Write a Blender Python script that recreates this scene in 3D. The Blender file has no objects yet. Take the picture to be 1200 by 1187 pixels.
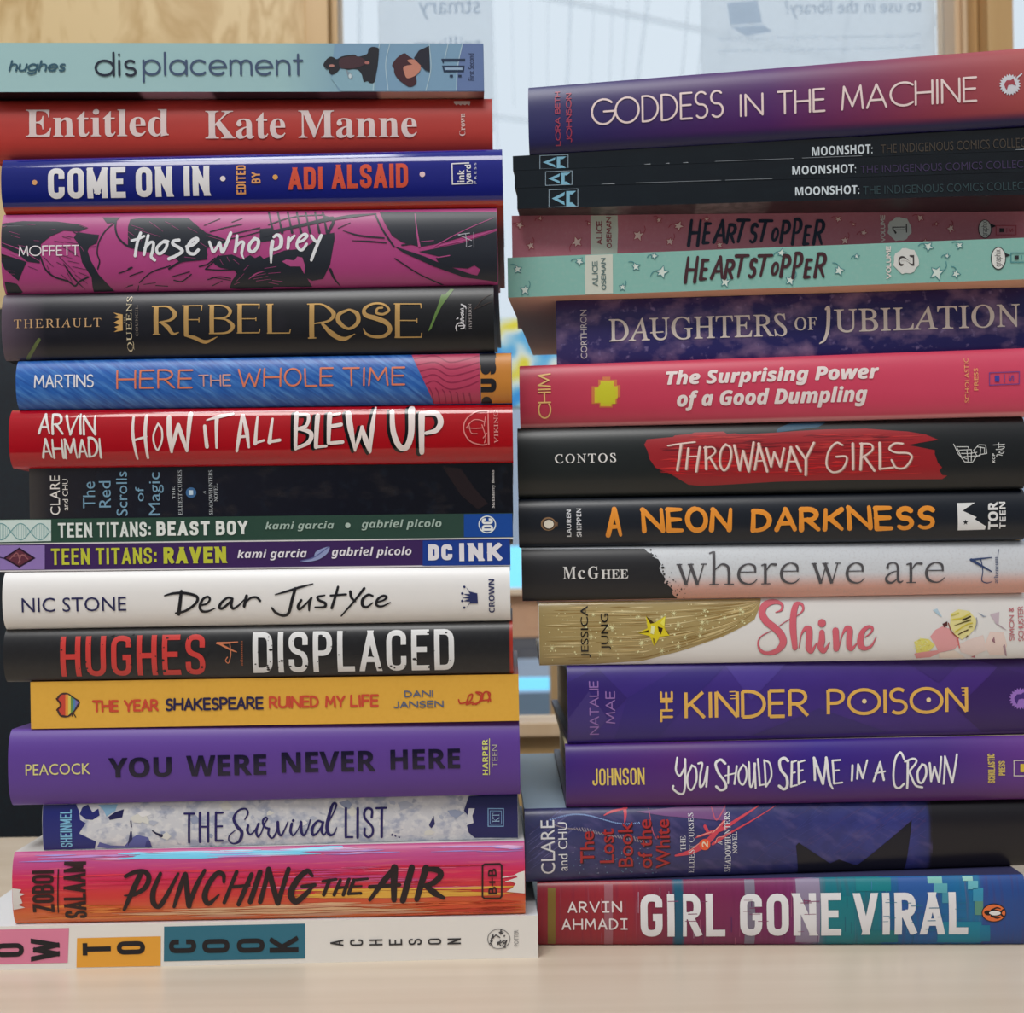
import bpy, bmesh, math, random
from mathutils import Vector, geometry

# ------------------------------------------------------------------ camera, world, lights, exposure
scn = bpy.context.scene
COL = scn.collection
cd = bpy.data.cameras.new('camera')
cam = bpy.data.objects.new('camera', cd)
COL.objects.link(cam)
cam.location = (0, 0, .1662)
cam.rotation_euler = (math.pi/2, math.radians(0.9), 0)
cd.sensor_width = 36
cd.lens = 36*1430/1200
cd.shift_y = 66.5/1200
cd.clip_start = .02
cd.dof.use_dof = True
cd.dof.focus_distance = .512
cd.dof.aperture_fstop = 17
scn.camera = cam

scn.view_settings.view_transform = 'Standard'
scn.view_settings.look = 'None'
scn.view_settings.exposure = 0.0
scn.view_settings.gamma = 1.0
scn.view_settings.use_curve_mapping = False

w = bpy.data.worlds.new('hall_daylight')
scn.world = w
w.use_nodes = True
nt = w.node_tree
bg = nt.nodes['Background']
tc = nt.nodes.new('ShaderNodeTexCoord')
sp = nt.nodes.new('ShaderNodeSeparateXYZ')
nt.links.new(tc.outputs['Generated'], sp.inputs[0])
def wmath(op, a, b=None, c=None):
    n = nt.nodes.new('ShaderNodeMath'); n.operation = op
    for i, v in enumerate((a, b, c)):
        if v is None: continue
        if isinstance(v, (int, float)): n.inputs[i].default_value = v
        else: nt.links.new(v, n.inputs[i])
    return n.outputs[0]
def wmix(f, a, b):
    n = nt.nodes.new('ShaderNodeMix'); n.data_type = 'RGBA'
    nt.links.new(f, n.inputs[0])
    for i, v in ((6, a), (7, b)):
        if isinstance(v, tuple): n.inputs[i].default_value = (*v, 1)
        else: nt.links.new(v, n.inputs[i])
    return n.outputs[2]
def smooth(v, lo, hi):
    n = nt.nodes.new('ShaderNodeMapRange'); n.interpolation_type = 'SMOOTHSTEP'
    nt.links.new(v, n.inputs[0]); n.inputs[1].default_value = lo; n.inputs[2].default_value = hi
    return n.outputs[0]
side = smooth(sp.outputs[1], -.2, .5)                 # 0 behind the camera, 1 towards the glazed side
upw = smooth(sp.outputs[2], -.15, .75)
room = wmix(upw, (.098, .109, .120), (.52, .535, .56))      # dim hall low down, white ceiling overhead
sky = wmix(upw, (.72, .80, .90), (.80, .88, .97))         # glazed roof of the hall beyond the window
nt.links.new(wmix(side, room, sky), bg.inputs[0])
bg.inputs[1].default_value = 1.0

def area(name, loc, target, sx, sy, power, col=(1, 1, 1)):
    l = bpy.data.lights.new(name, 'AREA'); l.shape = 'RECTANGLE'; l.size = sx; l.size_y = sy
    l.energy = power; l.color = col
    o = bpy.data.objects.new(name, l); COL.objects.link(o); o.location = loc
    o.rotation_euler = (Vector(target)-Vector(loc)).to_track_quat('-Z', 'Y').to_euler()
    return o
area('ceiling_light_panel', (-.35, -.75, 2.35), (-.05, .5, .2), 1.3, .7, 36, (1, .985, .96))
area('ceiling_light_panel', (-.42, .18, 1.95), (-.42, .25, 0), 0.46, .5, 10, (.93, .97, 1))

area('hall_fill_light', (.2, 1.9, 2.9), (.1, 4.4, -.1), 2.2, 1.0, 95, (.96, .98, 1))  # added fill lamp, out of view, to brighten the gallery and walls beyond the glass

# ------------------------------------------------------------------ helpers
GAIN = 1.08
def lin(c, g=None):
    g = GAIN if g is None else g
    o = []
    for v in c:
        v = v/255
        v = v/12.92 if v <= .04045 else ((v+.055)/1.055)**2.4
        o.append(max(.002, min(.84, v*g-.009)))
    return (*o, 1)
MATS = {}
def plain(col, rough=.5, metal=0., spec=.5, g=None, name=None):
    k = (tuple(col), rough, metal, spec, g, name)
    if k not in MATS:
        m = bpy.data.materials.new(name or 'printed_ink'); m.use_nodes = True
        p = m.node_tree.nodes['Principled BSDF']
        p.inputs['Base Color'].default_value = lin(col, g)
        p.inputs['Roughness'].default_value = rough
        p.inputs['Metallic'].default_value = metal
        p.inputs['Specular IOR Level'].default_value = spec
        MATS[k] = m
    return MATS[k]
def spine_mat(name, spec, TH):
    m = bpy.data.materials.new(name); m.use_nodes = True
    n = m.node_tree; L = n.links; p = n.nodes['Principled BSDF']
    p.inputs['Roughness'].default_value = spec.get('rough', .4)
    tcn = n.nodes.new('ShaderNodeTexCoord'); s = n.nodes.new('ShaderNodeSeparateXYZ')
    L.new(tcn.outputs['UV'], s.inputs[0])
    st = spec['u']
    if len(st) == 1 or all(c == st[0][1] for _, c in st):
        rgb = n.nodes.new('ShaderNodeRGB'); rgb.outputs[0].default_value = lin(st[0][1]); cur = rgb.outputs[0]
    else:
        lo, hi = st[0][0], st[-1][0]
        mr = n.nodes.new('ShaderNodeMapRange'); L.new(s.outputs[0], mr.inputs[0])
        mr.inputs[1].default_value = lo/100; mr.inputs[2].default_value = hi/100
        r = n.nodes.new('ShaderNodeValToRGB'); e = r.color_ramp.elements
        L.new(mr.outputs[0], r.inputs[0])
        for i, (q, c) in enumerate(st):
            f = (q-lo)/(hi-lo)
            x = e[i] if i < 2 else e.new(f)
            x.position = f; x.color = lin(c)
            if i == 1 and len(st) > 2: pass
        cur = r.outputs[0]
    def mix(f, col):
        nonlocal cur
        x = n.nodes.new('ShaderNodeMix'); x.data_type = 'RGBA'
        L.new(f, x.inputs[0]); L.new(cur, x.inputs[6]); x.inputs[7].default_value = lin(col)
        cur = x.outputs[2]
    def vband(t0, t1, col):
        mr = n.nodes.new('ShaderNodeMapRange'); mr.interpolation_type = 'SMOOTHSTEP'
        L.new(s.outputs[1], mr.inputs[0]); mr.inputs[1].default_value = t0*TH/100; mr.inputs[2].default_value = t1*TH/100
        mix(mr.outputs[0], col)
    if spec.get('vramp'):
        x = n.nodes.new('ShaderNodeRGB'); x.outputs[0].default_value = lin(spec['v'][0][2]); cur = x.outputs[0]
    for t0, t1, col in spec.get('v', []) or []: vband(t0, t1, col)
    for q in spec.get('noise', []):
        su, sv, amt, col, lo, hi = q[:6]
        mp = n.nodes.new('ShaderNodeMapping'); L.new(tcn.outputs['UV'], mp.inputs[0])
        mp.vector_type = 'TEXTURE'
        if len(q) > 6: mp.inputs[2].default_value = (0, 0, math.radians(q[6]))
        mp.inputs[3].default_value = (1/(su*6), 1/(sv*6), 1)
        no = n.nodes.new('ShaderNodeTexNoise'); L.new(mp.outputs[0], no.inputs[0])
        no.inputs['Scale'].default_value = 1; no.inputs['Detail'].default_value = 5
        mr = n.nodes.new('ShaderNodeMapRange'); L.new(no.outputs[0], mr.inputs[0])
        mr.inputs[1].default_value = lo; mr.inputs[2].default_value = hi; mr.inputs[4].default_value = amt
        mix(mr.outputs[0], col)
    L.new(cur, p.inputs['Base Color'])
    return m
def wood(name, base, dark, sx, sy, sz, rough=.45, ring=0., g=1.):
    m = bpy.data.materials.new(name); m.use_nodes = True
    n = m.node_tree; L = n.links; p = n.nodes['Principled BSDF']
    p.inputs['Roughness'].default_value = rough
    tcn = n.nodes.new('ShaderNodeTexCoord'); mp = n.nodes.new('ShaderNodeMapping')
    L.new(tcn.outputs['Object'], mp.inputs[0]); mp.inputs[3].default_value = (sx, sy, sz)
    no = n.nodes.new('ShaderNodeTexNoise'); L.new(mp.outputs[0], no.inputs[0])
    no.inputs['Scale'].default_value = 1; no.inputs['Detail'].default_value = 6; no.inputs['Distortion'].default_value = ring
    r = n.nodes.new('ShaderNodeValToRGB'); L.new(no.outputs[0], r.inputs[0])
    e = r.color_ramp.elements; e[0].position = .3; e[1].position = .72
    e[0].color = lin(dark, g); e[1].color = lin(base, g)
    if ring:
        wv = n.nodes.new('ShaderNodeMath'); wv.operation = 'MULTIPLY'; L.new(no.outputs[0], wv.inputs[0]); wv.inputs[1].default_value = 9
        fr = n.nodes.new('ShaderNodeMath'); fr.operation = 'PINGPONG'; L.new(wv.outputs[0], fr.inputs[0]); fr.inputs[1].default_value = 1
        L.new(fr.outputs[0], r.inputs[0]); e[0].position = 0; e[1].position = .7
    L.new(r.outputs[0], p.inputs['Base Color'])
    return m
def link(name, bm, mats, parent=None, smoothf=False):
    me = bpy.data.meshes.new(name); bm.to_mesh(me); bm.free()
    for m in mats: me.materials.append(m)
    if smoothf:
        for q in me.polygons: q.use_smooth = True
    o = bpy.data.objects.new(name, me); COL.objects.link(o)
    if parent: o.parent = parent
    return o
def tag(o, label=None, cat=None, group=None, kind=None):
    if label: o['label'] = label
    if cat: o['category'] = cat
    if group: o['group'] = group
    if kind: o['kind'] = kind
    return o
def add_box(bm, x0, x1, y0, y1, z0, z1, mi=0, bevel=0.):
    vs = [bm.verts.new((x, y, z)) for x in (x0, x1) for y in (y0, y1) for z in (z0, z1)]
    fs = [bm.faces.new([vs[i] for i in q]) for q in ((0, 1, 3, 2), (4, 6, 7, 5), (0, 4, 5, 1), (2, 3, 7, 6), (0, 2, 6, 4), (1, 5, 7, 3))]
    for f in fs: f.material_index = mi
    if bevel:
        ed = list({e for f in fs for e in f.edges})
        bmesh.ops.bevel(bm, geom=ed, offset=bevel, segments=2, affect='EDGES', profile=.7)
def box(name, x0, x1, y0, y1, z0, z1, m, parent=None, bevel=0.):
    bm = bmesh.new(); add_box(bm, x0, x1, y0, y1, z0, z1, 0, bevel)
    bmesh.ops.recalc_face_normals(bm, faces=bm.faces)
    return link(name, bm, [m], parent)

# ------------------------------------------------------------------ lettering: skeleton capitals drawn as pen strokes
def arc(cx, cy, rx, ry, a0, a1, n=10):
    return [(cx+rx*math.cos(math.radians(a0+(a1-a0)*k/n)), cy+ry*math.sin(math.radians(a0+(a1-a0)*k/n))) for k in range(n+1)]
CAP = {
 'A': (.72, [[(0, 0), (.36, 1)], [(.36, 1), (.72, 0)], [(.12, .32), (.6, .32)]]),
 'B': (.52, [[(0, 0), (0, 1)], [(0, 1)]+arc(.24, .76, .24, .24, 90, -90)+[(0, .52)], [(0, .52)]+arc(.26, .26, .26, .26, 90, -90)+[(0, 0)]]),
 'C': (.78, [arc(.5, .5, .5, .5, 48, 312, 18)]),
 'D': (.66, [[(0, 0), (0, 1)], [(0, 1), (.16, 1)]+arc(.16, .5, .5, .5, 90, -90, 16)+[(0, 0)]]),
 'E': (.46, [[(0, 0), (0, 1)], [(0, 1), (.46, 1)], [(0, .52), (.42, .52)], [(0, 0), (.46, 0)]]),
 'F': (.46, [[(0, 0), (0, 1)], [(0, 1), (.46, 1)], [(0, .5), (.42, .5)]]),
 'G': (.86, [arc(.5, .5, .5, .5, 45, 360, 20), [(.52, .5), (1, .5)]]),
 'H': (.62, [[(0, 0), (0, 1)], [(.62, 0), (.62, 1)], [(0, .5), (.62, .5)]]),
 'I': (.04, [[(.02, 0), (.02, 1)]]),
 'J': (.34, [[(.34, 1), (.34, .2)]+arc(.15, .19, .19, .19, 0, -150, 8)]),
 'K': (.56, [[(0, 0), (0, 1)], [(.52, 1), (0, .42)], [(.14, .57), (.56, 0)]]),
 'L': (.42, [[(0, 1), (0, 0)], [(0, 0), (.42, 0)]]),
 'M': (.78, [[(0, 0), (.08, 1)], [(.08, 1), (.39, .12)], [(.39, .12), (.7, 1)], [(.7, 1), (.78, 0)]]),
 'N': (.64, [[(0, 0), (0, 1)], [(0, 1), (.64, 0)], [(.64, 0), (.64, 1)]]),
 'O': (1.0, [arc(.5, .5, .5, .5, 90, 450, 26)]),
 'P': (.5, [[(0, 0), (0, 1)], [(0, 1), (.2, 1)]+arc(.22, .73, .27, .27, 90, -90)+[(0, .46)]]),
 'R': (.54, [[(0, 0), (0, 1)], [(0, 1), (.2, 1)]+arc(.22, .74, .26, .26, 90, -90)+[(0, .48)], [(.2, .48), (.54, 0)]]),
 'S': (.5, [arc(.25, .75, .24, .25, 40, 250, 12)+arc(.25, .25, .25, .26, 80, -140, 12)]),
 'T': (.58, [[(0, 1), (.58, 1)], [(.29, 1), (.29, 0)]]),
 'U': (.6, [[(0, 1), (0, .3)]+arc(.3, .3, .3, .3, 180, 360, 12)+[(.6, 1)]]),
 'V': (.66, [[(0, 1), (.33, 0)], [(.33, 0), (.66, 1)]]),
 'W': (.98, [[(0, 1), (.24, 0)], [(.24, 0), (.49, .85)], [(.49, .85), (.74, 0)], [(.74, 0), (.98, 1)]]),
 'Y': (.6, [[(0, 1), (.3, .45)], [(.6, 1), (.3, .45)], [(.3, .45), (.3, 0)]]),
 '&': (.5, [[(.5, 0), (.1, .7)]+arc(.25, .82, .17, .17, 200, -20, 8)+[(.05, .35)]+arc(.22, .2, .2, .2, 150, 370, 8)]),
}
HAND = dict(CAP)
HAND['O'] = (.62, [arc(.31, .5, .31, .5, 95, 450, 22)])
HAND['C'] = (.52, [arc(.36, .5, .36, .5, 55, 305, 16)])
HAND['G'] = (.6, [arc(.34, .5, .34, .5, 55, 345, 16), [(.34, .45), (.68, .45)]])
HAND['D'] = (.54, [[(0, 0), (0, 1)], [(0, 1)]+arc(.1, .5, .44, .5, 85, -85, 14)+[(0, 0)]])
HAND['M'] = (.72, [[(0, 0), (.06, 1)], [(.06, 1), (.35, .3)], [(.35, .3), (.64, 1)], [(.64, 1), (.72, 0)]])
HAND['W'] = (.82, [[(0, 1), (.2, 0)], [(.2, 0), (.41, .75)], [(.41, .75), (.62, 0)], [(.62, 0), (.82, 1)]])
HAND['A'] = (.58, [[(0, 0), (.29, 1)], [(.29, 1), (.58, 0)], [(.1, .32), (.48, .32)]])
HAND['S'] = (.46, [arc(.25, .75, .22, .25, 35, 250, 12)+arc(.22, .25, .24, .26, 80, -140, 12)])
MONO = dict(HAND)
MONO['I'] = (.5, [[(.25, 0), (.25, 1)], [(.04, 1), (.46, 1)], [(.04, 0), (.46, 0)]])
def rr(*pts):
    # corner list (x, y, radius) -> rounded polyline
    out = []
    n = len(pts)
    for i, q in enumerate(pts):
        x, y = q[0], q[1]; r = q[2] if len(q) > 2 else 0
        if not r or i in (0, n-1): out.append((x, y)); continue
        a = Vector(pts[i-1][:2])-Vector((x, y)); b = Vector(pts[i+1][:2])-Vector((x, y))
        a = a.normalized()*min(r, a.length*.5); b = b.normalized()*min(r, b.length*.5); c = Vector((x, y))
        for k in range(6):
            t = k/5; out.append(tuple((c+a)*(1-t)**2+c*2*t*(1-t)+(c+b)*t*t))
    return out
BLK = {
 'A': (.5, [[(0, 0), (.25, 1)], [(.25, 1), (.5, 0)], [(.07, .26), (.43, .26)]]),
 'B': (.44, [rr((0, .52), (0, 1), (.41, 1, .2), (.41, .53, .16), (0, .53)), rr((0, .53), (.44, .53, .16), (.44, 0, .22), (0, 0), (0, .53))]),
 'C': (.44, [rr((.44, .66), (.44, 1, .24), (0, 1, .24), (0, 0, .24), (.44, 0, .24), (.44, .34))]),
 'D': (.44, [rr((0, 0), (0, 1), (.44, 1, .26), (.44, 0, .26), (0, 0))]),
 'E': (.38, [[(.38, 1), (0, 1), (0, 0), (.38, 0)], [(0, .52), (.34, .52)]]),
 'F': (.38, [[(.38, 1), (0, 1), (0, 0)], [(0, .52), (.34, .52)]]),
 'G': (.44, [rr((.44, .74), (.44, 1, .24), (0, 1, .24), (0, 0, .24), (.44, 0, .24), (.44, .46), (.26, .46))]),
 'H': (.44, [[(0, 0), (0, 1)], [(.44, 0), (.44, 1)], [(0, .5), (.44, .5)]]),
 'I': (.02, [[(.01, 0), (.01, 1)]]),
 'J': (.34, [rr((.34, 1), (.34, 0, .22), (0, 0, .22), (0, .28))]),
 'K': (.46, [[(0, 0), (0, 1)], [(.44, 1), (.02, .42)], [(.13, .58), (.47, 0)]]),
 'L': (.36, [[(0, 1), (0, 0), (.36, 0)]]),
 'M': (.6, [[(0, 0), (0, 1)], [(0, 1), (.3, .15)], [(.3, .15), (.6, 1)], [(.6, 1), (.6, 0)]]),
 'N': (.46, [[(0, 0), (0, 1)], [(0, 1), (.46, 0)], [(.46, 0), (.46, 1)]]),
 'O': (.44, [rr((0, .5), (0, 1, .24), (.44, 1, .24), (.44, 0, .24), (0, 0, .24), (0, .5))]),
 'P': (.42, [rr((0, 0), (0, 1), (.42, 1, .24), (.42, .46, .24), (0, .46))]),
 'R': (.43, [rr((0, 0), (0, 1), (.42, 1, .22), (.42, .5, .22), (0, .5)), [(.2, .5), (.44, 0)]]),
 'S': (.42, [rr((.42, .7), (.42, 1, .24), (0, 1, .24), (0, .56, .2), (.42, .44, .2), (.42, 0, .24), (0, 0, .24), (0, .3))]),
 'T': (.46, [[(0, 1), (.46, 1)], [(.23, 1), (.23, 0)]]),
 'U': (.44, [rr((0, 1), (0, 0, .24), (.44, 0, .24), (.44, 1))]),
 'V': (.5, [[(0, 1), (.25, 0)], [(.25, 0), (.5, 1)]]),
 'W': (.72, [[(0, 1), (.18, 0)], [(.18, 0), (.36, .9)], [(.36, .9), (.54, 0)], [(.54, 0), (.72, 1)]]),
 'Y': (.48, [[(0, 1), (.24, .45)], [(.48, 1), (.24, .45)], [(.24, .45), (.24, 0)]]),
 ':': (.02, [[(.01, .08), (.01, .2)], [(.01, .56), (.01, .68)]]),
}
BLK['Z'] = (.42, [[(0, 1), (.42, 1)], [(.42, 1), (0, 0)], [(0, 0), (.42, 0)]])
CAP['Z'] = (.56, [[(0, 1), (.56, 1)], [(.56, 1), (0, 0)], [(0, 0), (.56, 0)]])
LOW = {
 'a': (.7, [arc(.35, .35, .35, .35, 0, 360, 24), [(.7, .7), (.7, 0)]]),
 'c': (.6, [arc(.35, .35, .35, .35, 45, 315, 18)]),
 'd': (.7, [arc(.35, .35, .35, .35, 0, 360, 24), [(.7, 1.08), (.7, 0)]]),
 'e': (.7, [[(.02, .35), (.7, .38)]+arc(.35, .35, .35, .35, 8, 315, 20)]),
 'g': (.7, [arc(.35, .35, .35, .35, 0, 360, 24), [(.7, .7), (.7, -.1)]+arc(.37, -.08, .33, .27, 0, -150, 8)]),
 'h': (.54, [[(0, 1.08), (0, 0)], [(0, .42)]+arc(.27, .42, .27, .28, 180, 0, 10)+[(.54, 0)]]),
 'i': (.04, [[(.02, .7), (.02, 0)], [(.02, .98), (.02, 1.0)]]),
 'l': (.04, [[(.02, 1.08), (.02, 0)]]),
 'm': (.9, [[(0, .7), (0, 0)], [(0, .46)]+arc(.225, .46, .225, .24, 180, 0, 10)+[(.45, 0)], [(.45, .46)]+arc(.675, .46, .225, .24, 180, 0, 10)+[(.9, 0)]]),
 'n': (.54, [[(0, .7), (0, 0)], [(0, .42)]+arc(.27, .42, .27, .28, 180, 0, 10)+[(.54, 0)]]),
 'p': (.7, [arc(.35, .35, .35, .35, 0, 360, 24), [(0, .7), (0, -.36)]]),
 's': (.42, [arc(.21, .52, .19, .18, 40, 250, 10)+arc(.21, .17, .2, .18, 80, -140, 10)]),
 't': (.36, [[(.18, 1.0), (.18, 0)], [(0, .7), (.36, .7)]]),
 'u': (.54, [[(0, .7), (0, .27)]+arc(.27, .27, .27, .28, 180, 360, 10)+[(.54, .7)], [(.54, .7), (.54, 0)]]),
}
FONTS = {'clean': (CAP, .16, .42), 'hand': (HAND, .17, .42), 'mono': (MONO, .24, .5), 'block': (BLK, .2, .3), 'low': (LOW, .2, .4)}

def catmull(pts, closed, sub=6):
    P = [Vector(p) for p in pts]; n = len(P); out = []; par = []
    m = n if closed else n-1
    for i in range(m):
        p1, p2 = P[i], P[(i+1) % n]
        p0 = P[(i-1) % n] if (closed or i > 0) else p1*2-p2
        p3 = P[(i+2) % n] if (closed or i+2 < n) else p2*2-p1
        for k in range(sub):
            t = k/sub
            out.append(.5*((2*p1)+(p2-p0)*t+(2*p0-5*p1+4*p2-p3)*t*t+(3*p1-p0-3*p2+p3)*t**3)); par.append((i+t)/m)
    if closed: pass
    else: out.append(P[-1]); par.append(1.)
    return out, par
def wlerp(W, f):
    if not isinstance(W, (list, tuple)): return W
    x = f*(len(W)-1); i = min(int(x), len(W)-2)
    return W[i]+(W[i+1]-W[i])*(x-i)
def disc(bm, c, r, lay, mi, n=8):
    if r <= 0: return
    f = bm.faces.new([bm.verts.new((c[0]+r*math.cos(2*math.pi*k/n), c[1]+r*math.sin(2*math.pi*k/n), lay)) for k in range(n)])
    f.material_index = mi
def ribbon(bm, pts, W, lay, mi, closed=False, cap=1, par=None):
    """a pen stroke as a strip of quads with round or square ends"""
    P = [Vector(p[:2]) for p in pts]
    Q = [P[0]]; pr = [par[0] if par else 0.]
    for i, p in enumerate(P[1:], 1):
        if (p-Q[-1]).length > 1e-4: Q.append(p); pr.append(par[i] if par else i/(len(P)-1))
    P = Q; n = len(P)
    if n < 2: disc(bm, P[0], wlerp(W, 0)/2, lay, mi); return
    cl = closed or (P[0]-P[-1]).length < 1e-3
    if cl and not closed: P = P[:-1]; n -= 1
    L, R = [], []
    for i in range(n):
        a = P[(i-1) % n] if (cl or i > 0) else None
        b = P[(i+1) % n] if (cl or i < n-1) else None
        d1 = (P[i]-a).normalized() if a is not None else None
        d2 = (b-P[i]).normalized() if b is not None else None
        t = (d1+d2) if (d1 is not None and d2 is not None) else (d1 if d2 is None else d2)
        if t.length < 1e-6: t = d2
        t.normalize(); nm = Vector((-t.y, t.x))
        k = 1.
        if d1 is not None and d2 is not None:
            k = min(1.45, 1/max(.3, nm.dot(Vector((-d2.y, d2.x)))))
        h = wlerp(W, pr[i])/2*k
        L.append(bm.verts.new((P[i].x+nm.x*h, P[i].y+nm.y*h, lay))); R.append(bm.verts.new((P[i].x-nm.x*h, P[i].y-nm.y*h, lay)))
    for i in range(n if cl else n-1):
        j = (i+1) % n
        f = bm.faces.new((L[i], L[j], R[j], R[i])); f.material_index = mi
    if cap and not cl:
        disc(bm, P[0], wlerp(W, 0)/2, lay, mi); disc(bm, P[-1], wlerp(W, 1)/2, lay, mi)
def hand_text(bm, o, mi):
    _, _, _, lay, text, font, u0, v0, u1, v1, rot, wd, kw = o
    G, gap, space = FONTS[font]
    gap *= kw.get('sp', 1.)
    rnd = random.Random(kw.get('seed', 0)*31+len(text)); jit = kw.get('jit', 0.); slant = kw.get('slant', 0.); tap = kw.get('taper', 0.)
    cap = kw.get('cap', 0 if font == 'block' else 1)
    bw, bh = (u1-u0, v1-v0) if not rot else (v1-v0, u1-u0)
    strokes = []; x = 0.
    if font == 'block': gap += wd/bh*.9
    for ch in text:
        if ch == ' ': x += space; continue
        wch, ss = G[ch]
        ja, js, jy = rnd.uniform(-jit, jit)*1.5, 1+rnd.uniform(-jit, jit), rnd.uniform(-jit, jit)
        for s in ss:
            q = [((px-wch/2)*js+wch/2+x+(py-.5)*(slant+ja), py*js+jy) for px, py in s]
            strokes.append(q)
        x += wch+gap
    xs = [p[0] for s in strokes for p in s]; ys = [p[1] for s in strokes for p in s]
    ax, ay, bx, by = min(xs), min(ys), max(xs), max(ys)
    m = wd/2
    sheet = bm
    if font == 'block': bm = bmesh.new()
    sx = (bw-2*m)/max(1e-6, bx-ax); sy = (bh-2*m)/(by-ay)
    if bx-ax < .05: sx = 0
    for s in strokes:
        q = []
        for px, py in s:
            tx = m+(px-ax)*sx if sx else bw/2; ty = m+(py-ay)*sy
            q.append((u0+tx, v1-ty) if not rot else (u1-ty, v1-tx))
        W = wd
        if tap:
            a, b = 1+tap*rnd.uniform(0, .5), 1-tap*rnd.uniform(.3, 1.); W = [wd*a, wd*(1+tap*.2), wd*b]
        if font == 'block' and len(s) == 2:
            # square-cut diagonals run to the letter's outer edge
            a, b = Vector(q[0]), Vector(q[1]); d = (b-a).normalized()*(wd*.5 if min(abs(a.x-b.x), abs(a.y-b.y)) < wd*.1 else wd*.8)
            if s[0][1] not in (0, 1) or s[1][1] not in (0, 1):
                d = d*.6
            q = [tuple(a-d), tuple(b+d)]
        elif font == 'block':
            # open ends that lie on the letter's outline run out to its edge
            a, b = Vector(q[0]), Vector(q[1]); c, e = Vector(q[-2]), Vector(q[-1])
            if (a-e).length > 1e-3:
                d0, d1 = s[0], s[-1]
                gx, gy = [p[0] for p in s], [p[1] for p in s]
                def edge(p, d):
                    k = 0 if abs(d.x if not rot else d.y) > abs(d.y if not rot else d.x) else 1
                    r_ = gx if k == 0 else gy
                    return p[k] in (min(r_), max(r_)) if k == 0 else p[1] in (0, 1)
                if edge(d0, b-a): q[0] = tuple(a-(b-a).normalized()*(wd*.5))
                if edge(d1, e-c): q[-1] = tuple(e+(e-c).normalized()*(wd*.5))
        ribbon(bm, q, W, lay, mi, cap=cap)
    if font == 'block':
        # square-cut letters end flush with the line
        for co, no in ((((u0, v0, 0), (0, -1, 0)), ((u1, v1, 0), (0, 1, 0))) if not rot else (((u0, v0, 0), (-1, 0, 0)), ((u1, v1, 0), (1, 0, 0)))):
            bmesh.ops.bisect_plane(bm, geom=bm.verts[:]+bm.edges[:]+bm.faces[:], plane_co=co, plane_no=no, clear_outer=True)
        for f in bm.faces: sheet.faces.new([sheet.verts.new(v.co) for v in f.verts]).material_index = mi
        bm.free()
CODE = {'serifB': (0x1D400, 0x1D41A, 0x1D7CE), 'serifI': (0x1D434, 0x1D44E, 0), 'serifU': (0x1D434, 0x1D44E, 0), 'serifBI': (0x1D468, 0x1D482, 0),
        'sans': (0x1D5A0, 0x1D5BA, 0x1D7E2), 'sansB': (0x1D5D4, 0x1D5EE, 0x1D7EC), 'sansBI': (0x1D63C, 0x1D656, 0)}
def styled(s, font):
    if font not in CODE: return s
    a, b, d = CODE[font]; r = ''
    for ch in s:
        if 'A' <= ch <= 'Z': r += chr(a+ord(ch)-65)
        elif 'a' <= ch <= 'z': r += chr(b+ord(ch)-97)
        elif ch.isdigit() and d: r += chr(d+ord(ch)-48)
        else: r += ch
    return r
def type_text(bm, o, mi):
    _, _, _, lay, text, font, u0, v0, u1, v1, rot, kw = o
    c = bpy.data.curves.new('type', 'FONT'); c.body = styled(text, font); c.resolution_u = 3
    c.offset = kw.get('bold', 0.); c.space_character = kw.get('sp', 1.)
    ob = bpy.data.objects.new('type', c); me = ob.to_mesh()
    pts = [Vector((v.co.x, v.co.y)) for v in me.vertices]
    if font == 'serifU': pts = [Vector((p.x-.27*p.y, p.y)) for p in pts]
    ax, ay = min(p.x for p in pts), min(p.y for p in pts); bx, by = max(p.x for p in pts), max(p.y for p in pts)
    vs = []
    for p in pts:
        fx, fy = (p.x-ax)/(bx-ax), (p.y-ay)/(by-ay)
        u, v = (u0+(u1-u0)*fx, v1-(v1-v0)*fy) if not rot else (u1-(u1-u0)*fy, v1-(v1-v0)*fx)
        vs.append(bm.verts.new((u, v, lay)))
    fat = kw.get('fat', 0.)
    for k in range(5 if fat else 0):
        d = Vector((fat*math.cos(k*math.pi*.4), fat*math.sin(k*math.pi*.4), 0))
        cp = [bm.verts.new(v.co+d) for v in vs]
        for f in me.polygons:
            try: bm.faces.new([cp[i] for i in f.vertices]).material_index = mi
            except ValueError: pass
    for f in me.polygons:
        try:
            q = bm.faces.new([vs[i] for i in f.vertices]); q.material_index = mi
        except ValueError: pass
    ob.to_mesh_clear(); bpy.data.objects.remove(ob); bpy.data.curves.remove(c)
def poly(bm, pts, lay, mi, sm):
    if sm: pts, _ = catmull(pts, True, 4)
    P = [Vector((p[0], p[1], 0)) for p in pts]
    tr = geometry.tessellate_polygon([P])
    vs = [bm.verts.new((p.x, p.y, lay)) for p in P]
    for t in tr:
        try: f = bm.faces.new([vs[i] for i in t]); f.material_index = mi
        except ValueError: pass
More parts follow.
